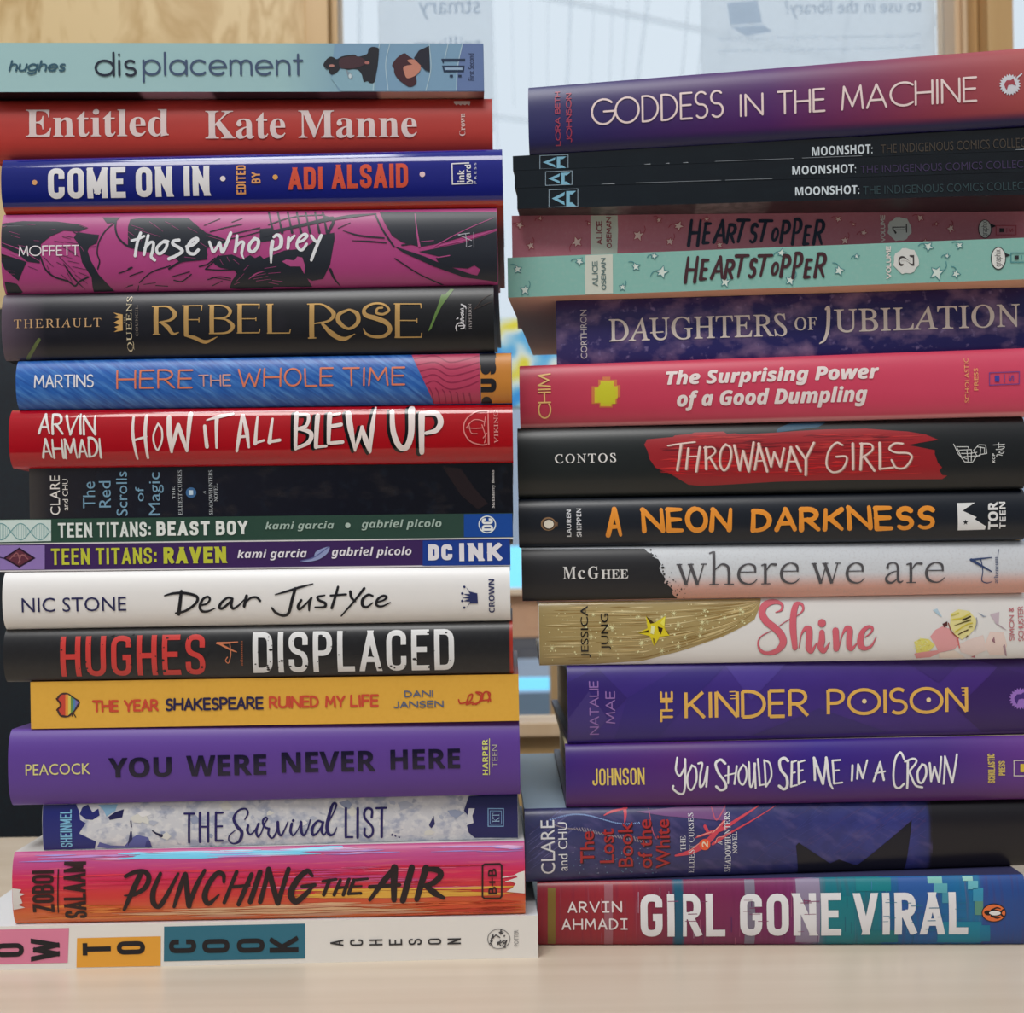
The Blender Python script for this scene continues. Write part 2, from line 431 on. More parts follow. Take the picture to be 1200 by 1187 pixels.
def unite(bm):
    """overlapping strokes of one ink become one flat shape; inks on one level lie a hair apart"""
    groups = {}
    for f in bm.faces:
        k = (round(f.verts[0].co.z, 3), f.material_index); g_ = groups.setdefault(k, ([], []))
        vs = [(v.co.x, v.co.y) for v in f.verts]
        for i in range(1, len(vs)-1):
            a, b, c = vs[0], vs[i], vs[i+1]
            ar = (b[0]-a[0])*(c[1]-a[1])-(c[0]-a[0])*(b[1]-a[1])
            if abs(ar) < 1e-5: continue
            n = len(g_[0]); g_[0].extend((Vector(a), Vector(b), Vector(c)))
            g_[1].append((n, n+1, n+2) if ar > 0 else (n, n+2, n+1))
    out = bmesh.new(); level = {}
    for (lay, mi), (vs, fs) in groups.items():
        k = level[lay] = level.get(lay, -1)+1
        r = geometry.delaunay_2d_cdt(vs, [], fs, 0, 1e-4)
        nv = [out.verts.new((v.x, v.y, lay+.09*min(k, 10))) for v in r[0]]
        cells = {}                                     # source triangles by 0.8 mm square
        for f in fs:
            q = [(vs[i].x, vs[i].y) for i in f]; xs_, ys_ = [p[0]/.8 for p in q], [p[1]/.8 for p in q]
            for cx in range(math.floor(min(xs_)), math.floor(max(xs_))+1):
                for cy in range(math.floor(min(ys_)), math.floor(max(ys_))+1): cells.setdefault((cx, cy), []).append(q)
        for f in r[2]:
            x_, y_ = sum(r[0][i].x for i in f)/3, sum(r[0][i].y for i in f)/3
            for (ax, ay), (bx, by), (cx, cy) in cells.get((math.floor(x_/.8), math.floor(y_/.8)), ()):
                if (bx-ax)*(y_-ay)-(by-ay)*(x_-ax) > -1e-7 and (cx-bx)*(y_-by)-(cy-by)*(x_-bx) > -1e-7 and (ax-cx)*(y_-cy)-(ay-cy)*(x_-cx) > -1e-7:
                    try: out.faces.new([nv[i] for i in f]).material_index = mi
                    except ValueError: pass
                    break
        for v in nv:
            if not v.link_faces: out.verts.remove(v)
    bm.free(); return out
def pairs(a): return [(a[i], a[i+1]) for i in range(0, len(a), 2)]

# ------------------------------------------------------------------ books
MM = .001
NT = 18
def prof(b, t):
    if b == 0: return 0.
    return -b*(1-min(1, abs(2*t-1))**2.6)**(1/1.6)
PAGES = None
def page_mat():
    global PAGES
    if PAGES is None:
        m = bpy.data.materials.new('page_edges'); m.use_nodes = True; n = m.node_tree; L = n.links; p = n.nodes['Principled BSDF']
        p.inputs['Roughness'].default_value = .85
        tcn = n.nodes.new('ShaderNodeTexCoord'); mp = n.nodes.new('ShaderNodeMapping'); L.new(tcn.outputs['Object'], mp.inputs[0])
        mp.inputs[3].default_value = (3, 3, 2600)
        no = n.nodes.new('ShaderNodeTexNoise'); L.new(mp.outputs[0], no.inputs[0]); no.inputs['Scale'].default_value = 1
        r = n.nodes.new('ShaderNodeValToRGB'); L.new(no.outputs[0], r.inputs[0])
        r.color_ramp.elements[0].color = lin((188, 178, 160)); r.color_ramp.elements[1].color = lin((228, 222, 208))
        L.new(r.outputs[0], p.inputs['Base Color']); PAGES = m
    return PAGES
def book(kind, x, y, yaw, L, W, zt, zb, b, label, mat, top, under, ops, **_):
    TH = (zt[0]-zb[0]+zt[1]-zb[1])/2
    root = bpy.data.objects.new(kind+'_book', None); COL.objects.link(root)
    root.empty_display_size = .02
    base = min(zb)
    root.location = (x*MM, y*MM, base*MM); root.rotation_euler = (0, 0, -math.radians(yaw))
    tag(root, label, 'book', 'books piled in the left stack' if x < -20 else 'books piled in the right stack')
    def P3(u, yy, t, off=0.):
        f = u/L; a = zt[0]+(zt[1]-zt[0])*f; c = zb[0]+(zb[1]-zb[0])*f
        return Vector((u, yy, a+(c-a)*t+off-base))*MM
    hard = kind == 'hardcover'
    c = 2.4 if hard else .35
    ts = [.5-.5*math.cos(math.pi*k/NT) for k in range(NT+1)] if b else [0., .5, 1.]
    outer = [(W, 0., 0.)]+[(prof(b, t), t, 0.) for t in ts]+[(W, 1., 0.)]
    inner = [(W, 0., -c)]+[(max(prof(b, t)+c, prof(b, t)+.35), min(max(t, c/TH), 1-c/TH), 0.) for t in ts]+[(W, 1., c)]
    bm = bmesh.new(); uvl = bm.loops.layers.uv.new('UVMap')
    n = len(outer); ring = {}
    for k, prf in enumerate((outer, inner)):
        for e, u in enumerate((0., L)):
            ring[k, e] = [bm.verts.new(P3(u, *q)) for q in prf]
    def vm(q): return q[1]*TH+(0 if 0 < q[1] < 1 else (-q[0] if q[1] == 0 else q[0]))
    def face(vs, uvs, mi, sm=False):
        f = bm.faces.new(vs); f.material_index = mi; f.smooth = sm
        for lp, w_ in zip(f.loops, uvs): lp[uvl].uv = (w_[0]/100, w_[1]/100)
        return f
    O0, O1, I0, I1 = ring[0, 0], ring[0, 1], ring[1, 0], ring[1, 1]
    sharp = set()
    for i in range(n-1):
        mi = 1 if i == 0 else (2 if i == n-2 else 0)
        va, vb = vm(outer[i]), vm(outer[i+1])
        if i == 0: va, vb = -outer[0][0], 0.
        if i == n-2: va, vb = TH, TH+outer[-1][0]
        face((O0[i], O0[i+1], O1[i+1], O1[i]), ((0, va), (0, vb), (L, vb), (L, va)), mi, mi == 0 and b > 0)
        face((I0[i+1], I0[i], I1[i], I1[i+1]), ((0, vb), (0, va), (L, va), (L, vb)), mi)
        face((O0[i+1], O0[i], I0[i], I0[i+1]), ((0, vb), (0, va), (0, va), (0, vb)), mi)
        face((O1[i], O1[i+1], I1[i+1], I1[i]), ((L, va), (L, vb), (L, vb), (L, va)), mi)
    for a0, a1, q0, q1, vv, mi in ((O0[0], O1[0], I0[0], I1[0], -W, 1), (O1[-1], O0[-1], I1[-1], I0[-1], TH+W, 2)):
        face((a0, a1, q1, q0), ((0, vv),)*4, mi)
    bm.edges.ensure_lookup_table()
    for e in bm.edges:
        if len(e.link_faces) == 2 and e.link_faces[0].normal.angle(e.link_faces[1].normal, 0) > .6: e.smooth = False
    bm.normal_update()
    for e in bm.edges:
        if len(e.link_faces) == 2 and e.calc_face_angle(0) > .6: e.smooth = False
    um = spine_mat('back_cover', under, TH) if isinstance(under, dict) else plain(under, .45, name='back_cover')
    link('cover', bm, [spine_mat('printed_spine', mat, TH), plain(top, .4, name='front_cover'), um], root)
    # page block, its back edge following the spine, set in from the boards of a hardcover
    mg = 3.2 if hard else .25
    pt, pb = c/TH+.002, 1-c/TH-.002
    tp = [pt+(pb-pt)*k/8 for k in range(9)]
    pr = [(W-mg-.4, pt)]+[(max(prof(b, t)+c+.15, c*.5), t) for t in tp]+[(W-mg-.4, pb)]
    bm = bmesh.new()
    A = [bm.verts.new(P3(mg, *q)) for q in pr]; B = [bm.verts.new(P3(L-mg, *q)) for q in pr]
    for i in range(len(pr)):
        j = (i+1) % len(pr); bm.faces.new((A[i], A[j], B[j], B[i]))
    bm.faces.new(list(reversed(A))); bm.faces.new(B)
    bmesh.ops.recalc_face_normals(bm, faces=bm.faces)
    link('page_block', bm, [page_mat()], root)
    # printing
    parts = {}
    for o in ops:
        if o is None: continue
        if o[0] == 'T' and o[11].get('rough'): rough = o[11]['rough']
        else: rough = mat.get('rough', .4)+.02
        pb_ = parts.setdefault(o[1], (bmesh.new(), []))
        met = .55 if o[2] == (210, 168, 106) else 0.
        m = plain(o[2], .32 if met else rough, met, name='printed_ink')
        if m not in pb_[1]: pb_[1].append(m)
        mi = pb_[1].index(m); bmm = pb_[0]; lay = o[3]
        if o[0] == 'T': type_text(bmm, o, mi)
        elif o[0] == 'H': hand_text(bmm, o, mi)
        elif o[0] == 'P': poly(bmm, pairs(o[4]), lay, mi, o[5])
        else:
            pts = pairs(o[4]); W_, sm, cl, cap = o[5:9]
            if sm and len(pts) > 2:
                q, par = catmull(pts, cl, 6); ribbon(bmm, q, W_, lay, mi, bool(cl), cap, par)
            else: ribbon(bmm, pts, W_, lay, mi, bool(cl), cap)
    for name, (bmm, ms) in parts.items():
        bmm = unite(bmm)
        for co, no in (((0, .25, 0), (0, -1, 0)), ((0, TH-.25, 0), (0, 1, 0)), ((.15, 0, 0), (-1, 0, 0)), ((L-.15, 0, 0), (1, 0, 0))):
            bmesh.ops.bisect_plane(bmm, geom=bmm.verts[:]+bmm.edges[:]+bmm.faces[:], plane_co=co, plane_no=no, clear_outer=True)
        if b:
            for t in ts[1:-1]:
                bmesh.ops.bisect_plane(bmm, geom=bmm.verts[:]+bmm.edges[:]+bmm.faces[:], plane_co=(0, t*TH, 0), plane_no=(0, 1, 0))
        bmesh.ops.triangulate(bmm, faces=bmm.faces[:])
        def prl(t):
            for i in range(len(ts)-1):
                if ts[i] <= t <= ts[i+1]+1e-9:
                    f = (t-ts[i])/(ts[i+1]-ts[i]); return prof(b, ts[i])*(1-f)+prof(b, ts[i+1])*f
            return 0.
        nrm = []
        for v in bmm.verts:
            u, vv, lay = v.co; t = vv/TH
            ta, tb_ = max(0, t-.01), min(1, t+.01)
            dz = (prof(b, tb_)-prof(b, ta))/((tb_-ta)*TH) if b else 0.
            nrm.append(Vector((0, -1, -dz)).normalized())
            v.co = P3(u, prl(t)-.055*(lay+1), t)
        bmm.normal_update()
        for f in bmm.faces:
            if f.normal.y > 0: f.normal_flip()
        ob = link(name.split(' ')[0], bmm, ms, root, smoothf=b > 0)     # 'worn_edge 3' is the third worn_edge of its book
        if b: ob.data.normals_split_custom_set_from_vertices(nrm)
    return root

# ------------------------------------------------------------------ the room: floor, window wall, hall beyond
CZ = .1662
def at(px, py, Y): return ((px-600)*Y/1430, CZ+(660-py)*Y/1430)
BIRCH = wood('birch_veneer', (222, 194, 144), (196, 162, 108), 9, 9, 4.5, .4, ring=1.6, g=1.)
BIRCHP = wood('birch_trim', (212, 176, 124), (196, 156, 104), 30, 30, 1.5, .4, g=1.)
BEECH = wood('beech_trim', (226, 196, 160), (212, 178, 140), 30, 30, 1.5, .4, g=1.)
FLOORZ = -.735
tag(box('floor', -3, 3, -1.2, 6.5, FLOORZ-.05, FLOORZ, plain((120, 118, 116), .6, name='carpet')), kind='structure')
WY = 1.30
def px(x, Y=WY): return (x-600)*Y/1430
def pz(y, Y=WY): return CZ+(660-y)*Y/1430
tag(box('wall_back', -3, px(368), WY, WY+.06, FLOORZ, 2.2, BIRCH), kind='structure')
sill = tag(box('wall_below_window', px(368), 3, WY, WY+.06, FLOORZ, pz(887), BIRCH), kind='structure'); sill.name = 'wall_front'
win = bpy.data.objects.new('window_1', None); COL.objects.link(win); win.location = (0, WY, 0); tag(win, kind='structure')
def wbox(name, x0, x1, y0, y1, z0, z1, m, bev=.0015):
    o = box(name, x0, x1, y0-WY, y1-WY, z0, z1, m, win, bev); return o
ZT = 2.2
wbox('frame_stile', px(369), px(396), WY-.012, WY+.06, pz(887), ZT, BIRCHP)
wbox('frame_bead', px(396.5), px(405), WY+.004, WY+.05, pz(887), ZT, BIRCHP)
wbox('frame_bead', px(1127), px(1134), WY-.004, WY+.05, pz(887), ZT, BEECH)
wbox('frame_bead', px(1134.6), px(1139.5), WY-.010, WY+.05, pz(887), ZT, BEECH)
wbox('frame_stile', px(1140), px(1161), WY+.012, WY+.06, pz(887), ZT, BIRCHP)
wbox('frame_stile', px(1162.5), px(1192), WY-.012, WY+.06, pz(887), ZT, BIRCHP)
wbox('frame_rail', px(369), 3, WY-.006, WY+.06, pz(887), pz(861), BIRCHP)
wbox('frame_bead', px(405), px(1127), WY-.020, WY+.05, pz(860.5), pz(845), BEECH)
gm = bpy.data.materials.new('window_glass'); gm.use_nodes = True
gn = gm.node_tree; gn.nodes.clear()
go_ = gn.nodes.new('ShaderNodeOutputMaterial'); gx = gn.nodes.new('ShaderNodeMixShader'); gt = gn.nodes.new('ShaderNodeBsdfTransparent'); gg = gn.nodes.new('ShaderNodeBsdfGlossy'); gf = gn.nodes.new('ShaderNodeFresnel')
gt.inputs[0].default_value = (.97, .985, .985, 1); gg.inputs['Roughness'].default_value = .02; gf.inputs[0].default_value = 1.45
gn.links.new(gf.outputs[0], gx.inputs[0]); gn.links.new(gt.outputs[0], gx.inputs[1]); gn.links.new(gg.outputs[0], gx.inputs[2]); gn.links.new(gx.outputs[0], go_.inputs[0])
wbox('glass_pane', px(404), px(1128), WY+.026, WY+.030, pz(850), ZT, gm, 0)
wbox('glass_pane', px(1191), 3, WY+.026, WY+.030, pz(864), ZT, gm, 0)
# notices taped to the far side of the glass, printing showing through mirrored
pm = bpy.data.materials.new('notice_paper'); pm.use_nodes = True
pn = pm.node_tree; pn.nodes.clear()
po = pn.nodes.new('ShaderNodeOutputMaterial'); pmx = pn.nodes.new('ShaderNodeMixShader'); pd = pn.nodes.new('ShaderNodeBsdfDiffuse'); ptl = pn.nodes.new('ShaderNodeBsdfTranslucent')
pd.inputs[0].default_value = (.74, .77, .80, 1); ptl.inputs[0].default_value = (.86, .90, .94, 1); pmx.inputs[0].default_value = .85
pn.links.new(pd.outputs[0], pmx.inputs[1]); pn.links.new(ptl.outputs[0], pmx.inputs[2])
def clear_mix(tree, shader, out, f):
    # part of the daylight comes straight through
    x = tree.nodes.new('ShaderNodeMixShader'); c = tree.nodes.new('ShaderNodeBsdfTransparent'); x.inputs[0].default_value = f
    tree.links.new(shader, x.inputs[1]); tree.links.new(c.outputs[0], x.inputs[2]); tree.links.new(x.outputs[0], out.inputs[0])
clear_mix(pn, pmx.outputs[0], po, .5)
def ink(c):
    m = bpy.data.materials.new('faint_print'); m.use_nodes = True; n = m.node_tree; n.nodes.clear()
    o_ = n.nodes.new('ShaderNodeOutputMaterial'); x_ = n.nodes.new('ShaderNodeMixShader'); d_ = n.nodes.new('ShaderNodeBsdfDiffuse'); t_ = n.nodes.new('ShaderNodeBsdfTranslucent')
    d_.inputs[0].default_value = (c[0]*.85, c[1]*.85, c[2]*.85, 1); t_.inputs[0].default_value = (*c, 1); x_.inputs[0].default_value = .85
    n.links.new(d_.outputs[0], x_.inputs[1]); n.links.new(t_.outputs[0], x_.inputs[2]); clear_mix(n, x_.outputs[0], o_, .15); return m
INK1, INK2, INK3 = ink((.46, .53, .62)), ink((.78, .83, .88)), ink((.62, .70, .80))
def notice(x0, x1, y0, y1, label, lines, extra=()):
    Y = WY+.034
    r = bpy.data.objects.new('notice', None); COL.objects.link(r); r.location = ((px(x0, Y)+px(x1, Y))/2, Y, pz(y1, Y)); tag(r, label, 'poster')
    bm = bmesh.new(); ox, oz = r.location.x, r.location.z
    add_box(bm, px(x0, Y)-ox, px(x1, Y)-ox, 0, .0004, 0, pz(y0, Y)-oz)
    bmesh.ops.recalc_face_normals(bm, faces=bm.faces)
    link('paper', bm, [pm], r)
    for name, m, it in [(a_, b_, i_) for a_, b_, c_ in lines for i_ in (c_ if a_ == 'printed_heading' else [c_])]:
        bm = bmesh.new()
        for it in (it if isinstance(it, list) else [it]):
            if it[0] == 'T':
                _, s, a, t0, e, t1, bold = it
                # typed in a unit frame, then mirrored: one sees the sheet from behind
                type_text(bm, ('T', '', 0, 0, s, 'reg', a, t0, e, t1, 0, {'bold': bold}), 0)
                for v in bm.verts:
                    if v.co.z == 0: v.co.x = a+e-v.co.x; v.co.z = 1
            else: poly(bm, it[1], 1, 0, 0)
        for v in bm.verts: v.co = (px(v.co.x, Y)-ox, -.0005, pz(v.co.y, Y)-oz)
        link(name, bm, [m], r)
notice(453, 587, -320, 155, 'pale paper notice on the glass right behind the top of the left stack',
       [('printed_heading', INK1, [('T', 'stmary', 501, -1, 573, 22, 0), ('T', 'trillium', 494, 42, 574, 60, .0), ('T', 'v', 564, 88, 573, 100, .0)])])
notice(831, 1106, -320, 190, 'wide pale paper notice behind the glass above the right stack, with a faint laptop picture',
       [('printed_heading', INK1, [('T', 'to use in the library?', 930, 6, 1090, 27, 0), ('T', 'Want to borrow a Chromebook', 843, -18, 1096, 4, 0)]),
        ('printed_text', INK2, [('T', 'Please ask, remember your library card is ready to scan', 850, 46, 1088, 54, 0), ('T', 'The Chromebook is signed out to you for a day in the library', 850, 60, 1088, 68, 0)]),
        ('laptop_picture', INK3, [('P', [(862, 8), (898, 5), (903, 32), (866, 34)]), ('P', [(866, 36), (904, 34), (915, 42), (884, 47)])])])

# hall beyond the window: glazing bars of the roof, gallery front, coloured mural
def bar(bm, p, q, Y, wpx):
    a = Vector((px(p[0], Y), pz(p[1], Y))); b_ = Vector((px(q[0], Y), pz(q[1], Y)))
    d = (b_-a).normalized(); nrm = Vector((-d.y, d.x))*(wpx*Y/1430/2)
    vs = []
    for yy in (Y, Y+.05):
        for pt in (a+nrm, b_+nrm, b_-nrm, a-nrm): vs.append(bm.verts.new((pt.x, yy, pt.y)))
    for q_ in ((0, 1, 2, 3), (7, 6, 5, 4), (0, 4, 5, 1), (1, 5, 6, 2), (2, 6, 7, 3), (3, 7, 4, 0)): bm.faces.new([vs[i] for i in q_])
rib = pm.copy(); rib.name = 'glazing_rib'
for x in rib.node_tree.nodes:
    if x.type == 'MIX_SHADER' and abs(x.inputs[0].default_value-.5) < .01: x.inputs[0].default_value = .72
bm = bmesh.new()
for p, q, wd in (((697, -300), (672, 130), 4), ((815, -300), (752, 125), 4), ((500, -40), (1240, 128), 3), ((420, 108), (800, 166), 3), ((580, -300), (592, 220), 2.5), ((930, -300), (850, 120), 4), ((1200, -120), (1085, 70), 7), ((436, -200), (428, 120), 3)):
    bar(bm, p, q, 5.0, wd)
for x0, x1 in ((640, 630), (660, 650), (724, 700), (748, 722), (770, 738), (850, 806), (880, 824), (606, 611), (1000, 930), (1060, 990), (470, 468), (400, 410)):
    bar(bm, (x0, -300), (x1, 120), 5.06, 1.3)
bmesh.ops.recalc_face_normals(bm, faces=bm.faces)
tag(link('window_2', bm, [rib]), kind='structure')
mural = bpy.data.materials.new('mural_paint'); mural.use_nodes = True
n = mural.node_tree; p = n.nodes['Principled BSDF']; t_ = n.nodes.new('ShaderNodeTexCoord'); no = n.nodes.new('ShaderNodeTexNoise'); n.links.new(t_.outputs['Object'], no.inputs[0]); no.inputs['Scale'].default_value = 17; no.inputs['Detail'].default_value = 1
r = n.nodes.new('ShaderNodeValToRGB'); n.links.new(no.outputs[0], r.inputs[0]); e = r.color_ramp.elements
e[0].position = .36; e[0].color = lin((50, 150, 240)); e[1].position = .66; e[1].color = lin((226, 214, 60))
for f, c in ((.46, (110, 186, 236)), (.55, (216, 230, 232))): x = e.new(f); x.color = lin(c)
n.links.new(r.outputs[0], p.inputs['Base Color'])
Y = 2.6
tag(box('wall_hall', px(520, Y), px(720, Y), Y, Y+.05, pz(476, Y), pz(372, Y), mural), kind='structure')
tag(box('wall_far', -3, 3, 6.2, 6.3, FLOORZ, pz(474, 6.2), plain((186, 202, 226), .7, name='painted_wall')), kind='structure')
Y = 3.6
tag(box('trim_1', -2.5, 2.5, Y, Y+.15, pz(747, Y), pz(697, Y), plain((196, 152, 122), .6, name='gallery_fascia')), kind='structure')
tag(box('trim_2', -2.5, 2.5, Y-.02, Y+.16, pz(697, Y), pz(690, Y), plain((220, 196, 172), .5, name='gallery_rail')), kind='structure')
tag(box('trim_3', -2.5, 2.5, Y, Y+.2, pz(772, Y), pz(748, Y), plain((92, 92, 100), .6, name='steel_beam')), kind='structure')
glow = bpy.data.materials.new('lit_window'); glow.use_nodes = True
pp = glow.node_tree.nodes['Principled BSDF']; pp.inputs['Base Color'].default_value = (.2, .5, .7, 1); pp.inputs['Emission Color'].default_value = (.16, .66, .98, 1); pp.inputs['Emission Strength'].default_value = .9
Y = 4.2
tag(box('window_3', px(560, Y), px(646, Y), Y, Y+.03, pz(812, Y), pz(795, Y), glow), kind='structure')
tag(box('window_4', px(560, Y), px(646, Y), Y, Y+.03, pz(690, Y), pz(640, Y), glow), kind='structure')
tag(box('trim_4', px(643, 2.2), px(662, 2.2), 2.2, 2.26, FLOORZ, pz(776, 2.2), plain((190, 158, 120), .5, name='post_wood')), kind='structure')
tag(box('wall_low', px(540, 2.4), px(720, 2.4), 2.4, 2.45, FLOORZ, pz(812, 2.4), plain((120, 146, 178), .5, name='painted_panel')), kind='structure')

# table
TB = wood('table_laminate', (206, 192, 174), (194, 178, 158), 2.2, 60, 60, .34, g=1.06)
tb = bpy.data.objects.new('library_table', None); COL.objects.link(tb); tb.location = (0, .3, FLOORZ)
tag(tb, 'pale wood-grain laminate table carrying both stacks of books', 'table')
TZ = -FLOORZ
box('tabletop', -.9, .9, -.45, .463, TZ-.03, TZ, TB, tb, .0015)
for sx in (-.82, .82):
    for sy in (-.38, .40):
        box('leg', sx-.025, sx+.025, sy-.025, sy+.025, 0, TZ-.03, plain((90, 92, 96), .4, name='grey_steel'), tb, .003)

# black chair behind the left stack
BF = wood('black_fabric', (25, 36, 42), (18, 28, 34), 400, 400, 400, .85, g=1.)
ch = bpy.data.objects.new('padded_chair', None); COL.objects.link(ch); ch.location = (-.47, .98, FLOORZ)
tag(ch, 'black padded chair whose high back shows past the left ends of the left stack', 'chair')
bm = bmesh.new()
NX, NZ = 14, 18
w2, zb0, zt0 = .235, .40, CZ-FLOORZ+.232
def backpt(i, k, side_):
    u = -1+2*i/NX; v = k/NZ
    hx = w2*(1-.10*v**3)
    ex = (1-min(1, abs(u))**6)**.25 if abs(u) < 1 else 0
    ez = (1-min(1, abs(2*v-1))**10)**.2 if 0 < v < 1 else 0
    th = .045*min(ex, ez)
    x = u*hx; z = zb0+(zt0-zb0)*v-.03*max(0, v-.8)/.2*u*u
    y = .05*u*u-.04*math.sin(v*3)+.10*v
    return (x, y-th if side_ else y+th*.7, z)
g = [[[bm.verts.new(backpt(i, k, s)) for k in range(NZ+1)] for i in range(NX+1)] for s in (0, 1)]
for s in (0, 1):
    for i in range(NX):
        for k in range(NZ): bm.faces.new((g[s][i][k], g[s][i+1][k], g[s][i+1][k+1], g[s][i][k+1]))
bmesh.ops.remove_doubles(bm, verts=bm.verts[:], dist=.0005)
bmesh.ops.recalc_face_normals(bm, faces=bm.faces)
link('backrest', bm, [BF], ch, smoothf=True)
bm = bmesh.new(); add_box(bm, -.24, .24, -.42, .03, .40, .47, 0, .03); bmesh.ops.recalc_face_normals(bm, faces=bm.faces)
link('seat', bm, [BF], ch, smoothf=True)
CM = plain((40, 42, 46), .4, name='black_steel')
for sx in (-.21, .21):
    for sy in (-.38, .0): box('leg', sx-.013, sx+.013, sy-.013, sy+.013, 0, .41, CM, ch, .003)

# ------------------------------------------------------------------ the two stacks
# printing on the spines; lengths along and down the spine in 1/20 mm, pen widths in mm
TI, AU, PM, CA, SU = 'title', 'author_name', 'publisher_mark', 'cover_art', 'subtitle'
PEN = []
def C(part, r, g, b, lay): PEN[:] = [part, (r, g, b), lay]      # picks up the ink for the marks that follow
def T(text, font, u0, v0, u1, v1, rot, **kw): return ('T', *PEN, text, font, u0/20, v0/20, u1/20, v1/20, rot, kw)
def H(text, font, u0, v0, u1, v1, rot, wd, **kw): return ('H', *PEN, text, font, u0/20, v0/20, u1/20, v1/20, rot, wd, kw)
def P(sm, *p): return ('P', *PEN, [q/20 for q in p], sm)
def E(u, v, rx, ry, n): return ('P', *PEN, [q for k in range(n) for q in (u/20+rx*math.cos(2*math.pi*k/n), v/20+ry*math.sin(2*math.pi*k/n))], 0)
def S(wd, code, *p): return ('S', *PEN, [q/20 for q in p], wd, code//100-1, code//10 % 10, code % 10)
book(kind='paperback', x=-214.851, y=508.0, yaw=-2.1, L=206.383, W=150.0, zt=(386.301, 385.927), zb=(365.745, 365.605), b=0.0, label='thin pale blue-green paperback on top of the left stack', mat={'u': [(4.9, (160, 196, 198)), (121.5, (154, 190, 194)), (144.7, (132, 168, 184)), (196.7, (116, 146, 178)), (206.4, (108, 132, 170))], 'rough': 0.42}, top=(150, 180, 190), under={'u': [(4.9, (34, 28, 32)), (61.2, (38, 30, 36)), (63.3, (150, 120, 134)), (91.2, (150, 120, 134)), (93.0, (62, 46, 54)), (135.7, (66, 48, 56)), (137.9, (92, 66, 76)), (160.8, (98, 72, 80)), (162.9, (200, 160, 146)), (198.5, (200, 160, 146)), (206.4, (120, 80, 84))]},ops=[
C(CA,120,156,184,1),P(0,2875,2,4131,0,4124,410,2911,409,2842,283),
C(CA,132,170,186,2),P(0,2926,409,2841,297,2871,240,3015,196,3214,240,3212,409),
C(CA,98,120,166,2),P(0,3944,0,4131,0,4124,410,3894,410,3911,210),
C(CA,170,196,208,3),S(.37,201,3254,2,3215,211,3190,413),
S(.37,201,3340,1,3301,175,3319,405),
S(.37,201,3670,8,3681,211,3635,406),
S(.37,201,3828,8,3797,138),
S(.37,201,3951,0,3904,210,3894,406),
C(CA,26,22,34,4),P(1,2779,187,2801,144,2835,117,2863,120,2892,136,2930,115,2983,103,3045,98,3068,115,3145,93,3158,57,3187,33,3237,40,3246,66,3234,187,3219,264,3203,331,3170,338,3146,321,3115,326,3099,264,3067,225,3024,220,2981,225,2924,211,2904,235,2880,256,2852,266,2828,249,2824,220,2805,218),
C(CA,66,38,46,5),P(1,2920,134,3045,110,3125,139,3134,177,3048,211,2981,216,2919,206),
C(CA,166,104,98,5),E(3146,166,1.07,.68,20),
C(CA,176,122,112,5),E(2849,192,1.17,.59,20),
C(CA,128,142,154,4),S(.54,201,2976,232,2983,264,2999,297,3018,283,2999,254,2985,249),
C(CA,190,206,212,4),E(3001,278,.63,.98,20),
C(CA,62,24,36,4),P(1,3355,186,3395,127,3458,86,3496,111,3542,143,3549,182,3588,197,3556,268,3559,330,3539,358,3500,370,3454,346,3400,299,3373,252,3370,213),
C(CA,192,128,108,5),P(1,3452,201,3526,182,3565,182,3597,213,3560,268,3485,298,3459,260),
P(1,3484,147,3542,139,3596,182,3580,205,3526,182),
C(CA,22,24,42,6),P(0,3539,127,3582,64,3669,23,3673,244,3634,229,3596,189,3550,143),
C(PM,26,46,74,4),S(1.03,100,3774,142,3971,142),
S(.63,101,3776,138,3786,162),
S(.71,111,3783,196,3958,196,3952,238,3794,238),
C(PM,150,176,202,5),P(0,3802,207,3946,207,3946,227,3802,227),
C(PM,26,46,74,5),P(0,3838,268,3866,268,3866,287,3837,287),
P(0,3910,268,3938,268,3937,287,3910,287),
C(PM,40,48,80,4),T('First Second','reg',3996,87,4043,315,90),
C(AU,48,86,104,4),H('hughes','low',168,145,641,267,0,.77,slant=0.22),
C(TI,26,34,54,4),H('dis','low',877,75,1225,283,0,.99),
C(TI,62,80,110,4),H('placement','low',1273,75,2612,335,0,.95),
])
book(kind='hardcover', x=-215.102, y=517.0, yaw=-1.8, L=209.715, W=152.0, zt=(365.645, 365.502), zb=(338.887, 339.947), b=4.5, label='red hardcover with large pale serif lettering, directly below the pale blue-green paperback', mat={'u': [(2.8, (186, 58, 50)), (209.6, (182, 54, 46))], 'rough': 0.5, 'noise': [(0.5, 2, 0.25, (160, 46, 44), 0.4, 0.8)]}, top=(170, 54, 48), under=(170, 54, 48),ops=[
C(TI,226,206,204,4),T('Entitled','serifB',269,103,1462,340,0),
T('Kate Manne','serifB',1768,125,3552,365,0),
C(PM,226,196,190,4),T('Crown','serifB',3911,158,3962,355,90),
C(PM,214,196,190,3),P(0,3869,36,4008,36,4007,59,4000,84,3978,68,3963,82,3942,68,3927,83,3905,68,3891,82,3869,58),
])
